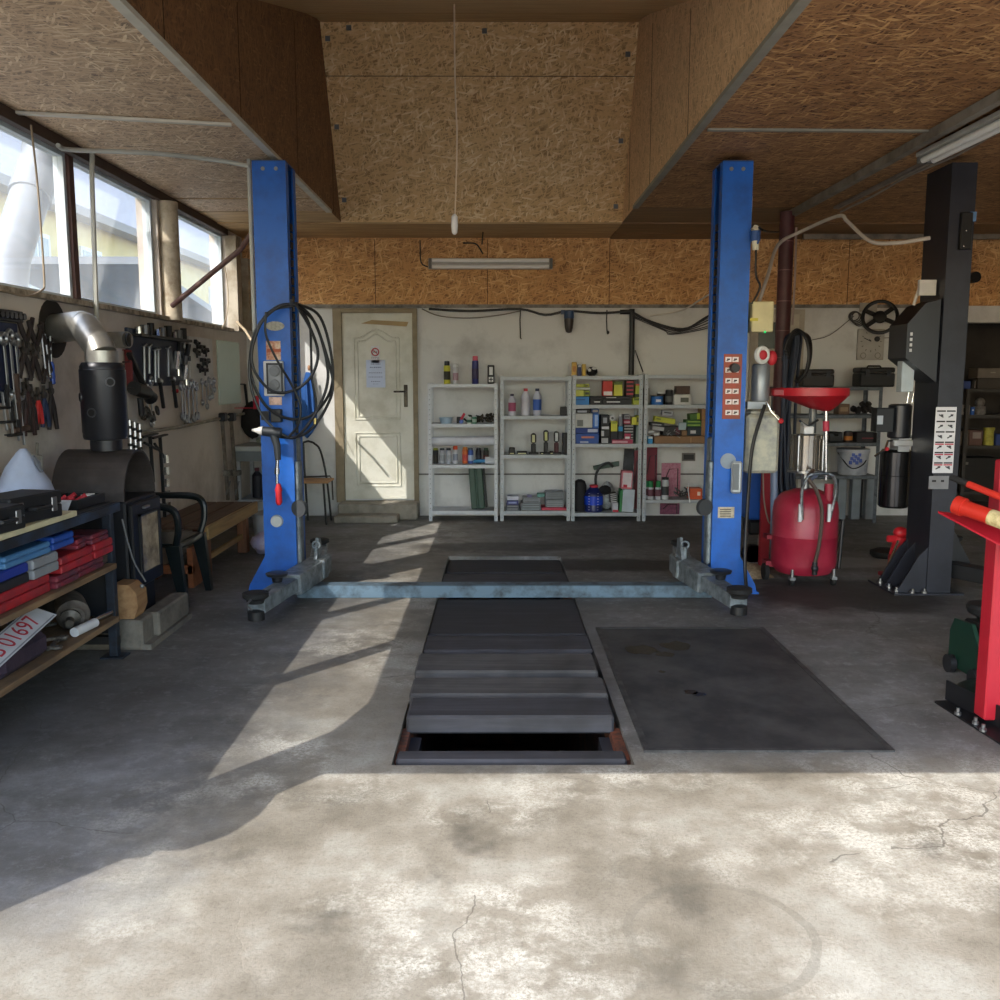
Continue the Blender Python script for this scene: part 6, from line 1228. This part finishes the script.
# funnel : offset pan
Yf=6.38; zt_=A(800,388,Yf).z; zb_=A(826,411,Yf).z; n=28; vs=[];fs=[]
xa=A(777,388,Yf).x; xb=A(848,388,Yf).x; xc=A(826,411,Yf).x; rx=(xb-xa)/2; cx=(xa+xb)/2
rings=[(cx,1.,zt_),(cx,1.,zt_-.05),(xc-.03,.35,zb_+.02),(xc,.1,zb_),(xc,.08,zb_+.01),(cx+.03,.33,zb_+.035),(cx,.93,zt_-.04),(cx,.95,zt_)]
for c0,q,z in rings:
    for k in range(n): a=2*PI*k/n; vs.append((c0+rx*q*math.cos(a),Yf+rx*.95*q*math.sin(a),z))
for i in range(len(rings)):
    j=(i+1)%len(rings)
    for k in range(n): fs.append((i*n+k,i*n+(k+1)%n,j*n+(k+1)%n,j*n+k))
g=G(); g.add(vs,fs); fun=P('funnel_pan',g,mat('#b01c28',.4),od)
g=G(); a=A(769,390,Yf); g.bb(a.x-.0,xa+.06,Yf-.09,Yf+.09,zt_-.055,zt_-.001,.01); P('pan_spout',g,mat('#8e1a24',.4),fun)
g=G(); y=oy-.235
g.tube([A(802,520,6.29),A(802,492,6.27),A(807,478,6.24),A(814,474,6.24),A(828,474,6.24),A(834,478,6.24),A(836,492,6.27),A(830,518,6.29)],.011,n=8,sm=4); P('push_handle',g,worn('#4d5258','#9ea3a8',.5,20,.4,.7),od)
for px in (800.5,829.5):
    g=G(); a=A(px,504,6.285); c=A(px,522,6.285); g.bb(a.x-.012,a.x+.012,6.278,6.296,c.z,a.z,.003); P('handle_clamp',g,mat('#c9ccd0',.35,.6),od)
g=G(); g.tube([A(813,470,6.3),A(808,478,6.25),A(816,490,6.24),A(822,512,6.24),A(819,545,6.24),A(815,562,6.25)],.013,n=8,sm=5); P('drain_hose',g,mat('#4a3c34',.5),od,'brown braided drain hose')
g=G(); a=A(815,562,6.25); g.cyl(a,a+V((0,0,-.09)),.018); g.sph(a+V((0,0,-.045)),.026); P('hose_coupling',g,DSTEEL,od)
g=G(); g.tube([A(811,500-20,6.5),A(817,497-22,6.45)],.012); a=A(774,560,6.6); g2=A(774,468,6.6); g.mat(0).cyl(a+V((0,0,0)),g2,.026,n=16); g.mat(1).cyl(g2,g2+V((0,0,.03)),.014); g.cyl(a+V((0,0,-.02)),a,.03); P('suction_tube',g,[mat('#6d7b95',.3),mat('#c9b56a',.4,.5)],od,'blue-grey suction tube on the left side')
g=G(); g.bb(ox-.26,ox-.2,oy+.02,oy+.12,.1,.14); g.bb(ox-.26,ox-.2,oy+.02,oy+.12,.3,.33); P('tube_bracket',g,mat('#8c2030'),od)
g=G(); g.tube([(ox+.24,oy-.05,.1),(ox+.255,oy-.05,.45),(ox+.225,oy-.05,.45)],.012); P('side_rod',g,DSTEEL,od)
# blue and red things behind the right column, sawdust
bm=T('blue_cart','blue steel cart with dark wheels half hidden behind the right blue column','cart',(1.98,7.3,0))
g=G(); a=A(748,470,7.2);c=A(766,520,7.2); g.bb(a.x,c.x,7.2,7.45,c.z,a.z,.02); P('cart_body',g,mat('#1a57b0',.4),bm)
g=G(); g.bb(a.x+.02,c.x+.04,7.2,7.4,c.z-.12,c.z-.002,.02); P('cart_base',g,DARK,bm)
g=G(); g.cyl((c.x-.08,7.19,.07),(c.x-.08,7.25,.07),.07); P('wheel',g,RUB,bm)
g=G(); g.cyl((a.x+.05,7.19,.07),(a.x+.05,7.25,.07),.07); P('wheel',g,RUB,bm)
g=G(); a=A(763,470,7.05);c=A(770,535,7.05); g.bb(a.x,c.x,7.05,7.1,0,a.z,.006); g.mat(1).tube([A(763,472,7.03),A(764,500,7.0),A(768,520,7.0),A(771,524,7.0)],.006,n=6,sm=4); S('red_upright',g,[mat('#a51f2c'),mat('#a89a8c')],'narrow red upright with a thin cable beside the blue cart','post')
g=G(); n=18; vs=[(1.86,6.78,.085)]; rs=random.Random(6)
for r,z in ((.1,.065),(.2,.03),(.27,.001)):
    for k in range(n): a=2*PI*k/n; q=r*rs.uniform(.85,1.15); vs.append((1.86+q*.75*math.cos(a),6.78+q*.8*math.sin(a),z*rs.uniform(.8,1.2)))
fs=[(0,1+k,1+(k+1)%n) for k in range(n)]+[(1+i*n+k,1+(i+1)*n+k,1+(i+1)*n+(k+1)%n,1+i*n+(k+1)%n) for i in range(2) for k in range(n)]
g.add(vs,fs); o=S('sawdust_heap',g,worn('#8a765c','#b39c7c',.5,40,.95,bump=.6),'small heap of pale sawdust on the floor behind the right column foot','sawdust'); o['kind']='stuff'
g=G(); a=A(768,500,7.5); g.bb(2.17,2.25,7.5,7.58,0,.42,.004); S('concrete_post',g,worn('#8a8378','#a09a8e',.5,9,.9),'short pale post behind the drainer suction tube','post')
# ---------- back right shelves
YR0,YR1=9.2,9.6
GD=worn('#60666c','#454a4f',.4,20,.5,.4,bump=0)
x0,x1,zs=shelf_unit('dark steel shelving behind the red drainer carrying tool boxes and a bucket',770,880,zat(387,YR0),[387,415,443,476],GD,YR0,YR1)
zA,zB,zC,zD=zs
def tb(px0,px1,top,zb,label,Y=9.25,d=.22,m=BKC,hd=True):
    a=A(px0,top,Y); c=A(px1,top,Y); t=T('tool_box',label,'tool box',((a.x+c.x)/2,Y+d/2,zb+.0006)); w_=c.x-a.x; h_=a.z-zb
    g=G(); g.bb(-w_/2,w_/2,-d/2,d/2,0,h_*.66,.012); P('box_base',g,m,t,w=False)
    g=G(); g.bb(-w_/2,w_/2,-d/2,d/2,h_*.68,h_*.93,.012); P('box_lid',g,m,t,w=False)
    if hd: g=G(); g.tube([(-w_*.2,0,h_*.93),(-w_*.17,0,h_),(w_*.17,0,h_),(w_*.2,0,h_*.93)],.009,n=6); P('handle',g,m,t,w=False)
    for k in (-.3,.3): g=G(); g.bb(w_*k-.02,w_*k+.02,-d/2-.006,-d/2-.0008,h_*.5,h_*.8); P('latch',g,DSTEEL,t,w=False)
    return t
tb(803,835,368,zA,'dark grey-brown tool box with a metal rim, left one on top of the right shelving',m=mat('#28221f',.5),hd=False)
tb(861,896,366,zA,'wide black tool box with top handle under the wall clock',m=BLACK)
ctn(839,850,404,None,zB,mat('#6b4f38'),'brown carton behind the red funnel on the second shelf',mat('#9c8266'),Y=9.28,d=.15)
g=G(); rs=random.Random(9)
for k in range(16): p=A(853+rs.random()*22,411-rs.random()*7,9.35); g.box((p.x,9.33+.1*rs.random(),p.z),(.05,.05,.05),(rs.random()*60,rs.random()*60,rs.random()*60),.008)
o=S('engine_parts',g,worn('#1c1a1a','#3a3533',.5,14,.6,.3),'dark heap of engine parts on the second shelf right of the funnel','engine parts'); o['kind']='stuff'
tb(829.5,843,434.5-3,zC,'black case with silver clip left of the orange can',Y=9.27,d=.18,hd=False)
can(848,431,zC,mat('#3b2a2a'),mat('#55585c'),'orange and yellow labelled tin on the third shelf above the bucket',w=8.5,Y=9.33,lab=mat('#c47a30'),capf=.08)
ctn(857,878,432.5,None,zC,mat('#1a1719'),'black car battery style box with small red writing strip on the third shelf',[mat('#7a2a30')],lr=(.25,.8,.35,.48),Y=9.28,d=.2)
bk=T('paint_bucket','white plastic paint bucket with blue print on the lower shelf','bucket',(A(852,475,9.36).x,9.36,zD+.0006)); r=15.5*9.3/FP
g=G(); hb_=zat(449,9.33)-zD; g.lathe([(r*.86,0),(r*.9,.01),(r*.98,hb_*.86),(r*1.03,hb_*.87),(r*1.03,hb_),(r*.97,hb_)],(0,0,0),28); P('bucket_body',g,worn('#b9bcc4','#8d93a0',.25,6,.4),bk,w=False)
g=G()
for k in range(9): a=-PI/2-.5+.08*k; zz=.06+.02*((k*7)%5); g.box((r*.95*math.cos(a),r*.95*math.sin(a),zz+.07),(.03,.012,.035),(0,0,math.degrees(a)+90))
P('blue_print',g,mat('#4a5fae'),bk,w=False)
g=G(); g.tube([(-r,0,hb_*.85),(-r*.5,-r*1.02,hb_*.3),(r*.3,-r*1.05,hb_*.45),(r,0,hb_*.85)],.006,n=6,sm=5); P('bucket_handle',g,DARK,bk,w=False)
for i,px in enumerate((842,856,870)):
    a=A(px,480,9.45); g=G(); g.bb(a.x-.045,a.x+.045,9.42,9.5,.003,zD-.045,.004); S('metal_sheet',g,mat('#7b8288',.5,.3),'grey upright panel standing under the bucket shelf, %s of three'%['left','middle','right'][i],'panel')
# clock board, steering wheel
ck=T('wall_clock','silver square wall clock with two small dials above the black tool box','clock',A(870,345,YB-.02))
a=A(858,329,YB-.02); c=A(883,360,YB-.02); g=G(); g.bb(a.x,c.x,YB-.03,YB-.003,c.z,a.z,.004); P('clock_case',g,mat('#a7a39c',.4,.3),ck)
ctr=V(((a.x+c.x)/2,YB-.033,a.z-(a.z-c.z)*.4)); g=G(); 
for k in range(12): q=R(30*k); g.box((ctr.x+.1*math.cos(q),ctr.y,ctr.z+.1*math.sin(q)),(.018,.003,.006),(0,-30*k,0))
P('hour_marks',g,mat('#55504a'),ck)
g=G(); g.beam(ctr,ctr+V((-.075,0,.035)),.008,.003,up=(0,1,0)); g.beam(ctr,ctr+V((-.02,0,.02)),.01,.003,up=(0,1,0)); P('clock_hands',g,DARK,ck)
for s in (-1,1): g=G(); g.torus((ctr.x+.075*s,ctr.y,c.z+.045),.028,.003,(0,1,0),18,5); P('small_dial',g,mat('#6d6862'),ck)
g=G(); p=A(877,339,YB-.035); g.cyl(p,p+V((0,-.01,0)),.028,n=16); P('black_badge',g,BLACK,ck)
sw=T('steering_wheel','black four-spoke steering wheel hanging tilted on the back wall','steering wheel',A(880,317,YB-.15)); c=A(880,317,YB-.13); nrm=V((-.35,-1,.25)).normalized()
g=G(); g.torus(c,.165,.018,nrm,36,8); P('rim',g,BLACK,sw)
q=V((0,0,1)).rotation_difference(nrm)
g=G(); g.lathe([(.062,-.012),(.066,.0),(.055,.018),(.02,.022)],c,20,nrm); P('hub',g,BLACK,sw)
for k in range(4):
    a=R(25+90*k+(20 if k%2 else -8)); d_=q@V((math.cos(a),math.sin(a),0)); g=G(); g.beam(c+d_*.05,c+d_*.158,.045,.012,.003,up=nrm); P('spoke',g,BLACK,sw)
g=G(); p=A(854,316,YB-.05)
for k in range(5): g.torus(p+V((.01*k,0,-.008*k)),.05+.006*k,.005,(.2*k-.4,-1,.3),20,5)
g.tube([p,A(830,335,YB-.06),A(812,340,YB-.05)],.004,n=5,sm=3)
S('wire_coil',g,mat('#4b4742'),'small coil of thin wire hanging left of the steering wheel','wire coil')
g=G(); a=A(876,303,YB-.02);c=A(858,312,YB-.02); g.bb(c.x,a.x,YB-.06,YB-.052,c.z,a.z); S('paper_scrap',g,mat('#a49c90'),'pale paper scrap behind the steering wheel','paper')
g=G(); g.tube([A(884,338,YB-.05),A(913,336,YB-.05)],.005,n=6); S('wall_string',g,mat('#9c948a'),'thin pale cord stretched from the clock to the right','cord')
# ---------- black column of the second lift
NB=worn('#2a2c36','#20222a',.5,4,.4,.1,bump=.02)
bl=T('black_lift_column','black two-post lift column with white pictogram sheet at the right','car lift',(2.98,6.3,0)); X0,X1,Y0_,Y1_=2.9,3.06,6.1,6.45
g=G(); g.bb(X0,X1,Y0_,Y0_+.012,.012,2.8); g.bb(X0,X0+.012,Y0_+.012,Y1_,.012,2.8); g.bb(X0+.012,X1,Y1_-.012,Y1_,.012,2.8); g.bb(X1-.0,X1+.002,Y0_,Y0_+.09,.012,2.8); g.bb(X0,X1,Y0_,Y1_,2.8,2.81)
g.bb(X0-.23,X1+.08,Y0_-.03,Y1_+.06,0,.012); P('column',g,NB,bl)
for y in (Y0_+.01,Y0_+.2,Y1_-.03):
    g=G(); g.prism([(X0,.012),(X0-.2,.012),(X0-.17,.06),(X0-.06,.26),(X0,.32)],'Y',y,y+.014); P('foot_gusset',g,NB,bl)
for i,(x,y) in enumerate(((X0-.19,Y0_+.03),(X0-.19,Y0_+.15),(X0-.1,Y0_-.01),(X0-.19,Y0_+.3),(X0-.02,Y0_-.012))):
    g=G(); g.lathe([(.018,0),(.018,.014),(.01,.016),(.01,.03)],(x,y-.004,.0122),8); P('anchor_bolt',g,STEEL,bl)
f=Y0_-.001
g=G(); a=A(936,407,f); c=A(952.5,473,f); g.bb(a.x,c.x,f-.002,f,c.z,a.z); W_=c.x-a.x; H_=a.z-c.z
for r in range(6):
    for q in (0,1):
        x_=a.x+W_*(.06+.47*q); z_=a.z-H_*(.05+.157*r); 
        g.mat(1); g.bb(x_,x_+W_*.42,f-.003,f-.0021,z_-H_*.022,z_)
        g.mat(3); 
        if r>=3: g.bb(x_,x_+W_*.42,f-.003,f-.0021,z_-H_*.05,z_-H_*.03)
        g.mat(2); g.box((x_+W_*.21,f-.0025,z_-H_*.085),(W_*.26,.001,H_*.018),(0,30*(q*2-1)*(1 if r%2 else -1),0)); g.box((x_+W_*.25,f-.0025,z_-H_*.075),(W_*.12,.001,H_*.03))
P('pictogram_sheet',g,[mat('#d3d3d6'),BLACK,mat('#3c3c42'),mat('#b83a48')],bl,'white pictogram warning sheet')
g=G(); rect_px(g,929,476,948,489,f,.003); g.mat(1); rect_px(g,932,480,936,482,f-.003,.001); rect_px(g,941,480,944,482,f-.003,.001); P('rating_plate',g,[mat('#7d7d80',.4,.3),BLACK],bl)
g=G(); g.bb(X0-.25,X0-.01,Y0_+.1,Y0_+.32,1.55,1.86); 
g=G(); g.prism([(X0-.22,1.58),(X0-.01,1.42),(X0-.01,1.96),(X0-.11,1.93),(X0-.22,1.80)],'Y',Y0_+.02,Y0_+.3); P('control_box',g,mat('#1b1d24',.35),bl)
g=G(); a=A(911.5,330,Y0_+.018)
for k in range(4): g.bb(X0-.2,X0-.185,Y0_+.015,Y0_+.0195,1.62+.035*k,1.64+.035*k)
P('switch_row',g,mat('#c9c9cc'),bl)
g=G(); a=A(898,352,6.3);c=A(908,392,6.3); g.bb(a.x,c.x,6.22,6.3,c.z,a.z,.004); P('white_box',g,mat('#aab4b8',.5),bl,'tall pale junction box')
g=G(); g.tube([(X0-.13,Y0_+.15,1.93),(X0-.1,Y0_+.14,2.06)],.01); g.bb(X0-.12,X0-.01,Y0_+.1,Y0_+.13,1.99,2.09); P('cable_gland',g,mat('#c2bdb4'),bl)
g=G(); a=A(960,213,f); c=A(969,250,f); g.bb(a.x,c.x,f-.03,f,c.z,a.z,.004); g.mat(1).sph((a.x+.02,f-.034,c.z+.02),.007); g.sph((a.x+.03,f-.034,(a.z+c.z)/2),.007); g.mat(2); b_=A(971,217,f); g.bb(b_.x-.012,b_.x+.025,f-.02,f,b_.z-.03,b_.z+.03); P('limit_switch',g,[BLACK,CHROME,mat('#5a7fa8')],bl)
# its pump, tank
YQ=6.55
g=G(); a=A(899,404,YQ);c=A(899,438,YQ); g.lathe([(.07,0),(.078,.01),(.078,a.z-c.z-.01),(.06,a.z-c.z)],(a.x+.01,YQ,c.z),24); P('pump_motor',g,mat('#2b2d33',.3,.4),bl)
g=G(); a=A(876,408,YQ-.1);c=A(892,432,YQ-.1); g.bb(a.x,c.x,YQ-.12,YQ-.02,c.z,a.z,.004); g.mat(1); b_=A(880,420,YQ-.12); g.bb(b_.x-.02,b_.x+.02,YQ-.123,YQ-.1205,b_.z-.03,b_.z+.03); P('switch_box',g,[mat('#1a1c1f'),mat('#a9b0b8')],bl)
g=G(); a=A(893,440,YQ-.1);c=A(915,446,YQ-.1); g.bb(a.x,c.x,YQ-.12,YQ-.06,c.z,a.z,.004); g.bb(a.x+.04,a.x+.12,YQ-.1,YQ+.04,c.z-.04,a.z+.01); P('valve_block',g,mat('#b3b5b8',.35,.6),bl)
g=G(); g.tube([A(893,441,YQ-.1),A(888,441,YQ-.1),A(885,450,YQ-.12),A(875,456,YQ-.14)],.009,n=6); g.mat(1).sph(A(887,449,YQ-.13),.014); P('lowering_lever',g,[CHROME,RED],bl)
g=G(); a=A(896,449,YQ);c=A(896,507,YQ); h_=a.z-c.z; g.lathe([(.09,0),(.105,.015),(.105,h_*.55),(.108,h_*.555),(.105,h_*.56),(.105,h_-.02),(.09,h_)],(a.x,YQ,c.z),30); P('oil_tank',g,mat('#3a3a3c',.15,.85,.1),bl,'glossy cylindrical steel oil tank')
g=G(); g.tube([A(905,436,YQ),A(915,436,YQ-.02),A(918,425,YQ-.05),A(915,412,YQ-.05)],.01,n=6,sm=4); P('hydraulic_pipe',g,STEEL,bl)
for k in (0,1): g=G(); g.cyl(A(907+k*5,403,YQ),A(909+k*5,392,YQ),.008); P('pipe_fitting',g,CHROME,bl)
# its arms at floor
def floor_arm(p,q,lab):
    g=G(); g.beam(p,q,.12,.1,.006); a=P('lift_arm',g,mat('#1a1b1e',.5,.2),bl)
    g=G(); g.lathe([(.05,.05),(.06,.065),(.075,.08),(.075,.1),(.06,.105)],V(q)); P('arm_pad',g,RUB,a)
floor_arm((3.05,6.35,.15),(3.36,5.98,.13),''); floor_arm((3.1,6.42,.18),(3.45,6.9,.16),'')
g=G(); g.prism([(3.07,.14),(3.3,.14),(3.07,.56)],'Y',6.28,6.3); P('arm_gusset',g,mat('#1a1b1e',.5),bl)
# red bottle jack at the foot
rj=T('hydraulic_jack','small red hydraulic jack with chrome lever at the foot of the black column','jack',(2.86,6.7,0)); 
g=G(); a=A(897,560,6.62); jx=a.x; g.bb(jx-.09,jx+.1,6.55,6.73,0,.03,.004); g.lathe([(.055,.03),(.055,.16),(.045,.18)],(jx,6.64,0),18); P('jack_base',g,mat('#7b1c26',.5),rj)
g=G(); c=A(902,533,6.6); g.sph((c.x,6.62,c.z),.055,1,.9,.8,14); g.cyl((c.x,6.62,c.z-.03),(jx,6.64,.17),.045,.05); g.bb(c.x-.1,c.x+.04,6.6,6.64,c.z-.07,c.z-.02,.01); P('jack_head',g,mat('#c0242f',.35),rj)
g=G(); g.tube([A(898,541,6.54),A(889,563,6.46)],.009); P('jack_lever',g,CHROME,rj)
g=G(); c=F(885,557,.0); g.lathe([(.1,.0),(.12,.02),(.12,.05),(.07,.07),(.03,.075)],(c.x,c.y,.0),24); S('rubber_puck',g,RUB,'black round rubber arm pad lying left of the red jack','rubber pad')
# dark recess shelf at far right
x0,x1,zs2=shelf_unit('dark shelving standing in the recess at the far right behind the black column',963,1040,A(1000,389,9.9).z,[389,415,446,492],mat('#3a3734',.6),9.9,10.3)
zA,zB,zC,zD=[A(500,y,9.9).z for y in (389,415,446,492)]
ctn(963,971,381,None,zA,mat('#2c3f78'),'dark blue box on top of the shelving in the recess',Y=9.95,d=.2)
ctn(972.5,976,380,None,zA,mat('#14110f'),'thin black box next to the blue box in the recess',mat('#7d7570'),lr=(.7,.95,.1,.9),Y=9.95,d=.2)
ctn(978,1003,378.5,None,zA,mat('#3a342f'),'long dark tray at the top right of the recess shelving',Y=9.95,d=.25)
ctn(978,1003,368,378,0,mat('#6a625a'),'grey-brown flat case stacked on the dark tray in the recess',mat('#8d857c'),lr=(.5,.7,.5,.6),Y=9.95,d=.2)
ctn(961.5,970.5,405,None,zB,mat('#7c7570'),'grey carton with dark print on the recess shelving',DARK,lr=(.25,.75,.3,.7),Y=9.95,d=.2)
ctn(971.5,975,407,None,zB,mat('#2f5fb0'),'bright blue small box on the recess shelving',WHITE,lr=(.3,.7,.5,.7),Y=9.94,d=.1)
g=G(); c=A(980,402,10.0); g.sph((c.x,10.0,zB+.13),.05,1,1,1.1,12); g.cyl((c.x,10.,zB),(c.x,10,zB+.09),.06); S('oil_filter',g,worn('#4a4644','#77716d',.5,15),'dark round part standing beside the small blue box','filter')
ctn(959.5,969,431,None,zC,mat('#5a4d42'),'brown box, left one on the third shelf of the recess',mat('#3a322c'),lr=(.3,.8,.6,.85),Y=9.95,d=.2)
ctn(969.5,983.5,430,None,zC,mat('#5a3f36'),'red-brown carton with pale label in the recess',mat('#8d8078'),lr=(.25,.85,.45,.85),Y=9.95,d=.2)
g=G(); c=A(989,430,10.0); g.lathe([(.05,0),(.055,.01),(.05,.15),(.058,.17),(.058,.19)],(c.x,10.,zC+.001),16); S('yellow_bottle',g,worn('#8f8a38','#b5ad4a',.5,14),'yellow-green bottle on the third shelf of the recess','bottle')
ctn(996.5,1003,434,None,zC,mat('#2a3f78'),'blue box at the photo edge on the recess shelving',Y=9.95,d=.2)
ctn(960,1003,458,None,zD,mat('#15120f'),'large black crate on the lowest recess shelf',mat('#6a645c'),lr=(.03,.2,.8,.88),Y=9.95,d=.3)
# ---------- red press / crane at right edge
PR=mat('#a81a2b',.4,var=.06); PO=mat('#b82c20',.35,var=.05)
pr=T('engine_crane','bright red workshop crane with hydraulic ram at the right photo edge','crane',(2.12,3.75,0))
g=G(); g.bb(2.035,2.125,3.7,3.79,.03,.98,.006); P('mast',g,PR,pr)
g=G(); g.bb(2.04,2.3,3.72,3.77,.98,1.12,.006); P('mast_flange',g,PR,pr)
g=G(); p0,p1=A(951,512,4.05),A(1035,562,3.75); g.beam(p0,p1,.005,.16,0,up=(1,0,0)); 
g=G(); a=A(948,511,3.95); b_=A(1002,538,3.75); c=A(1002,522,4.05)
vs=[A(938,512,3.75),A(996,543,3.5),A(1060,572,3.35),A(1060,530,3.64),A(1000,520,3.69)]
g.add([v+V((0,0,.004)) for v in vs]+[v-V((0,0,.004)) for v in vs],[(0,1,2,3,4),(9,8,7,6,5)]+[(i,(i+1)%5,5+(i+1)%5,5+i) for i in range(5)]); P('side_plate',g,PR,pr)
g=G(); a=A(957,505,3.66); b_=A(1030,531,3.42); d_=(b_-a).normalized(); g.cyl(a,b_,.031,n=20); g.cyl(a-d_*.004,a+d_*.03,.038,n=20); ram=P('hydraulic_ram',g,PO,pr)
m_=a+d_*.14; g=G(); g.cyl(m_,m_+d_*.09,.0318,n=20); P('ram_label',g,worn('#9a8a5a','#c9b98a',.5,40),ram)
g=G(); a=A(968,484,3.7); b_=A(1030,509,3.5); g.tube([a,b_],.014,n=10); P('pump_handle',g,PO,pr)
g=G(); d_=(b_-a).normalized(); g.tube([a-d_*.075,a+d_*.005],.013,n=10); P('handle_grip',g,RUB,pr)
g=G(); q0=F(943,702,.0); q1=V((2.16,3.3,0)); 
g.hexa([(1.97,4.0,0),(2.02,3.3,0),(2.3,3.3,0),(2.2,4.05,0)],[(1.97,4.0,.008),(2.02,3.3,.008),(2.3,3.3,.008),(2.2,4.05,.008)]); g.beam((2.03,4.02,.055),(2.15,3.3,.055),.008,.09,0); P('base_channel',g,mat('#1b1c20',.5,.3),pr)
for k,(x,y) in enumerate(((1.99,3.83),(2.01,3.72),(2.0,3.64))):
    g=G(); g.lathe([(.014,0),(.014,.012),(.008,.014),(.008,.03)],(x,y,.0085),8); P('bolt',g,STEEL,pr)
# green trolley jack behind it
gj=T('trolley_jack','dark green trolley jack behind the red crane mast','trolley jack',(2.3,4.3,0))
GRN=mat('#123327',.4)
a=A(966,640,4.45); 
g=G(); g.prism([(4.16,.03),(4.5,.03),(4.5,.2),(4.46,.27),(4.3,.28),(4.16,.12)],'X',2.27,2.29); g.prism([(4.16,.03),(4.5,.03),(4.5,.2),(4.46,.27),(4.3,.28),(4.16,.12)],'X',2.5,2.52); g.bb(2.29,2.5,4.2,4.48,.05,.2,.02); P('jack_frame',g,GRN,gj)
g=G(); g.lathe([(.03,.3),(.05,.33),(.09,.35),(.1,.38),(.09,.395)],(2.38,4.36,-.03),20); g.bb(2.31,2.45,4.25,4.45,.2,.275,.01); P('saddle',g,mat('#16181a',.6),gj)
for y in (4.2,4.44):
    for x in (2.25,2.54): g=G(); g.cyl((x-.015,y,.045),(x+.015,y,.045),.045); P('wheel',g,DSTEEL,gj)
g=G(); g.lathe([(.13,0),(.15,.015),(.15,.05),(.11,.065)],(2.2,4.03,.009),26,sx=.7,sy=.7); S('green_base_disc',g,mat('#16241f',.45),'dark green round base standing on the floor behind the crane channel','jack base')
g=G(); c=A(976,277,9.6); g.cyl((c.x,9.68,c.z),(c.x,9.6,c.z),.055,n=16); S('black_hook_disc',g,BLACK,'small black round fitting on the board wall right of the black column','fitting')
g=G(); g.bb(3.0,6.2,9.28,9.33,2.80,2.845); S('wall_pipe',g,worn('#6c655d','#8f877c',.5,6,.5,.4),'grey pipe running along the top of the back wall behind the black column','pipe')
# =============================== GROUPS OF REPEATS ===============================
GR_={'wrench':'wrenches hanging on the left wall','pliers':'pliers hanging on the left wall','clamp':'clamp jaws at the left photo edge','bar':'chrome bars at the left photo edge','hammer':'hammers hanging on the left wall',
'rod tool':'chrome rod tools above the stove','bar clamp':'bar clamps on the wall rail','sash clamp':'sash clamps on the wall rail','spanner':'slim rod tools among the pliers','plank':'planks over the pit','light':'tube light fittings','shelf':'steel shelving units',
'panel':'grey panels under the bucket shelf','step':'concrete steps at the door','gasket':'gaskets on the fourth shelving unit','lead':'loose leads on the back wall','tool board':'tool boards on the left wall','bag':None}
tops=[o for o in bpy.data.objects if o.parent is None and 'category' in o.keys() and 'group' not in o.keys()]
def place_(o):
    x,y,_=o.location
    if y>9.0:
        if x<-.75: return 'behind the left blue column'
        if x<.015: return 'on the leftmost shelving unit'
        if x<.76: return 'on the second shelving unit'
        if x<1.47: return 'on the third shelving unit'
        if x<2.4: return 'on the fourth shelving unit'
        if x<4.6: return 'on the shelving behind the drainer'
        return 'on the shelving in the recess'
    if x<-1.9 and y<4.9: return 'on the workbench'
    return None
PL_={'box':'boxes','spray can':'spray cans','bottle':'bottles','lamp':'work lamps','tool case':'tool cases','tool box':'tool boxes','tin':'tins'}
keys={}
for o in tops:
    c=o['category']; k=None
    if c in GR_: k=GR_[c]
    elif c in PL_:
        p=place_(o)
        if p: k=PL_[c]+' '+p
    if k: keys.setdefault(k,[]).append(o)
for k,v in keys.items():
    if len(v)>1:
        for o in v: o['group']=k
ORD=['leftmost','second from the left','third from the left','fourth from the left','fifth from the left','sixth from the left','seventh from the left','eighth from the left','rightmost']
for grp,ax in (('hex keys on the blue panel',1),('sockets on the wall rack',1),('red bits in the bench tray',1),('white caps by the kraft tray',0),('socket tools between the boards',1)):
    v=sorted([o for o in bpy.data.objects if o.parent is None and o.get('group')==grp],key=lambda o:(-o.location.x/max(.1,o.location.y) if 0 else (o.location.x/o.location.y)))
    for i,o in enumerate(v): o['label']=o['label']+', '+(ORD[i] if i<len(v)-1 else 'rightmost')
# =============================== CAMERA, LIGHT ===============================
cd=bpy.data.cameras.new('camera'); cam=bpy.data.objects.new('camera',cd); COL.objects.link(cam); sc.camera=cam
cd.sensor_width=36; cd.lens=FP*36/1000; cd.clip_start=.02; cam.location=(0,0,CH); cam.rotation_euler=(PI/2-PITCH,0,-YAW)
sd=V((.775,.95,-1)).normalized()
sl=bpy.data.lights.new('sun','SUN'); sun=bpy.data.objects.new('sun',sl); COL.objects.link(sun)
sun.rotation_euler=sd.to_track_quat('-Z','Y').to_euler(); sl.energy=5.4; sl.angle=R(.25); sl.color=(1,.95,.88)
w=bpy.data.worlds.new('sky'); sc.world=w; w.use_nodes=True; nt=w.node_tree; bg=nt.nodes['Background']
sky=nt.nodes.new('ShaderNodeTexSky'); sky.sky_type='NISHITA'; sky.sun_disc=False; sky.sun_elevation=R(39); sky.sun_rotation=math.atan2(-sd.x,-sd.y); sky.air_density=1.2; sky.dust_density=1.2
nt.links.new(sky.outputs[0],bg.inputs[0]); bg.inputs[1].default_value=.72
v=sc.view_settings; v.view_transform='Standard'; v.look='None'; v.gamma=1; v.exposure=.12; v.use_curve_mapping=False
sc.cycles.max_bounces=10; sc.cycles.diffuse_bounces=6; sc.cycles.transparent_max_bounces=8; sc.cycles.use_denoising=True
sc.cycles.sample_clamp_indirect=6
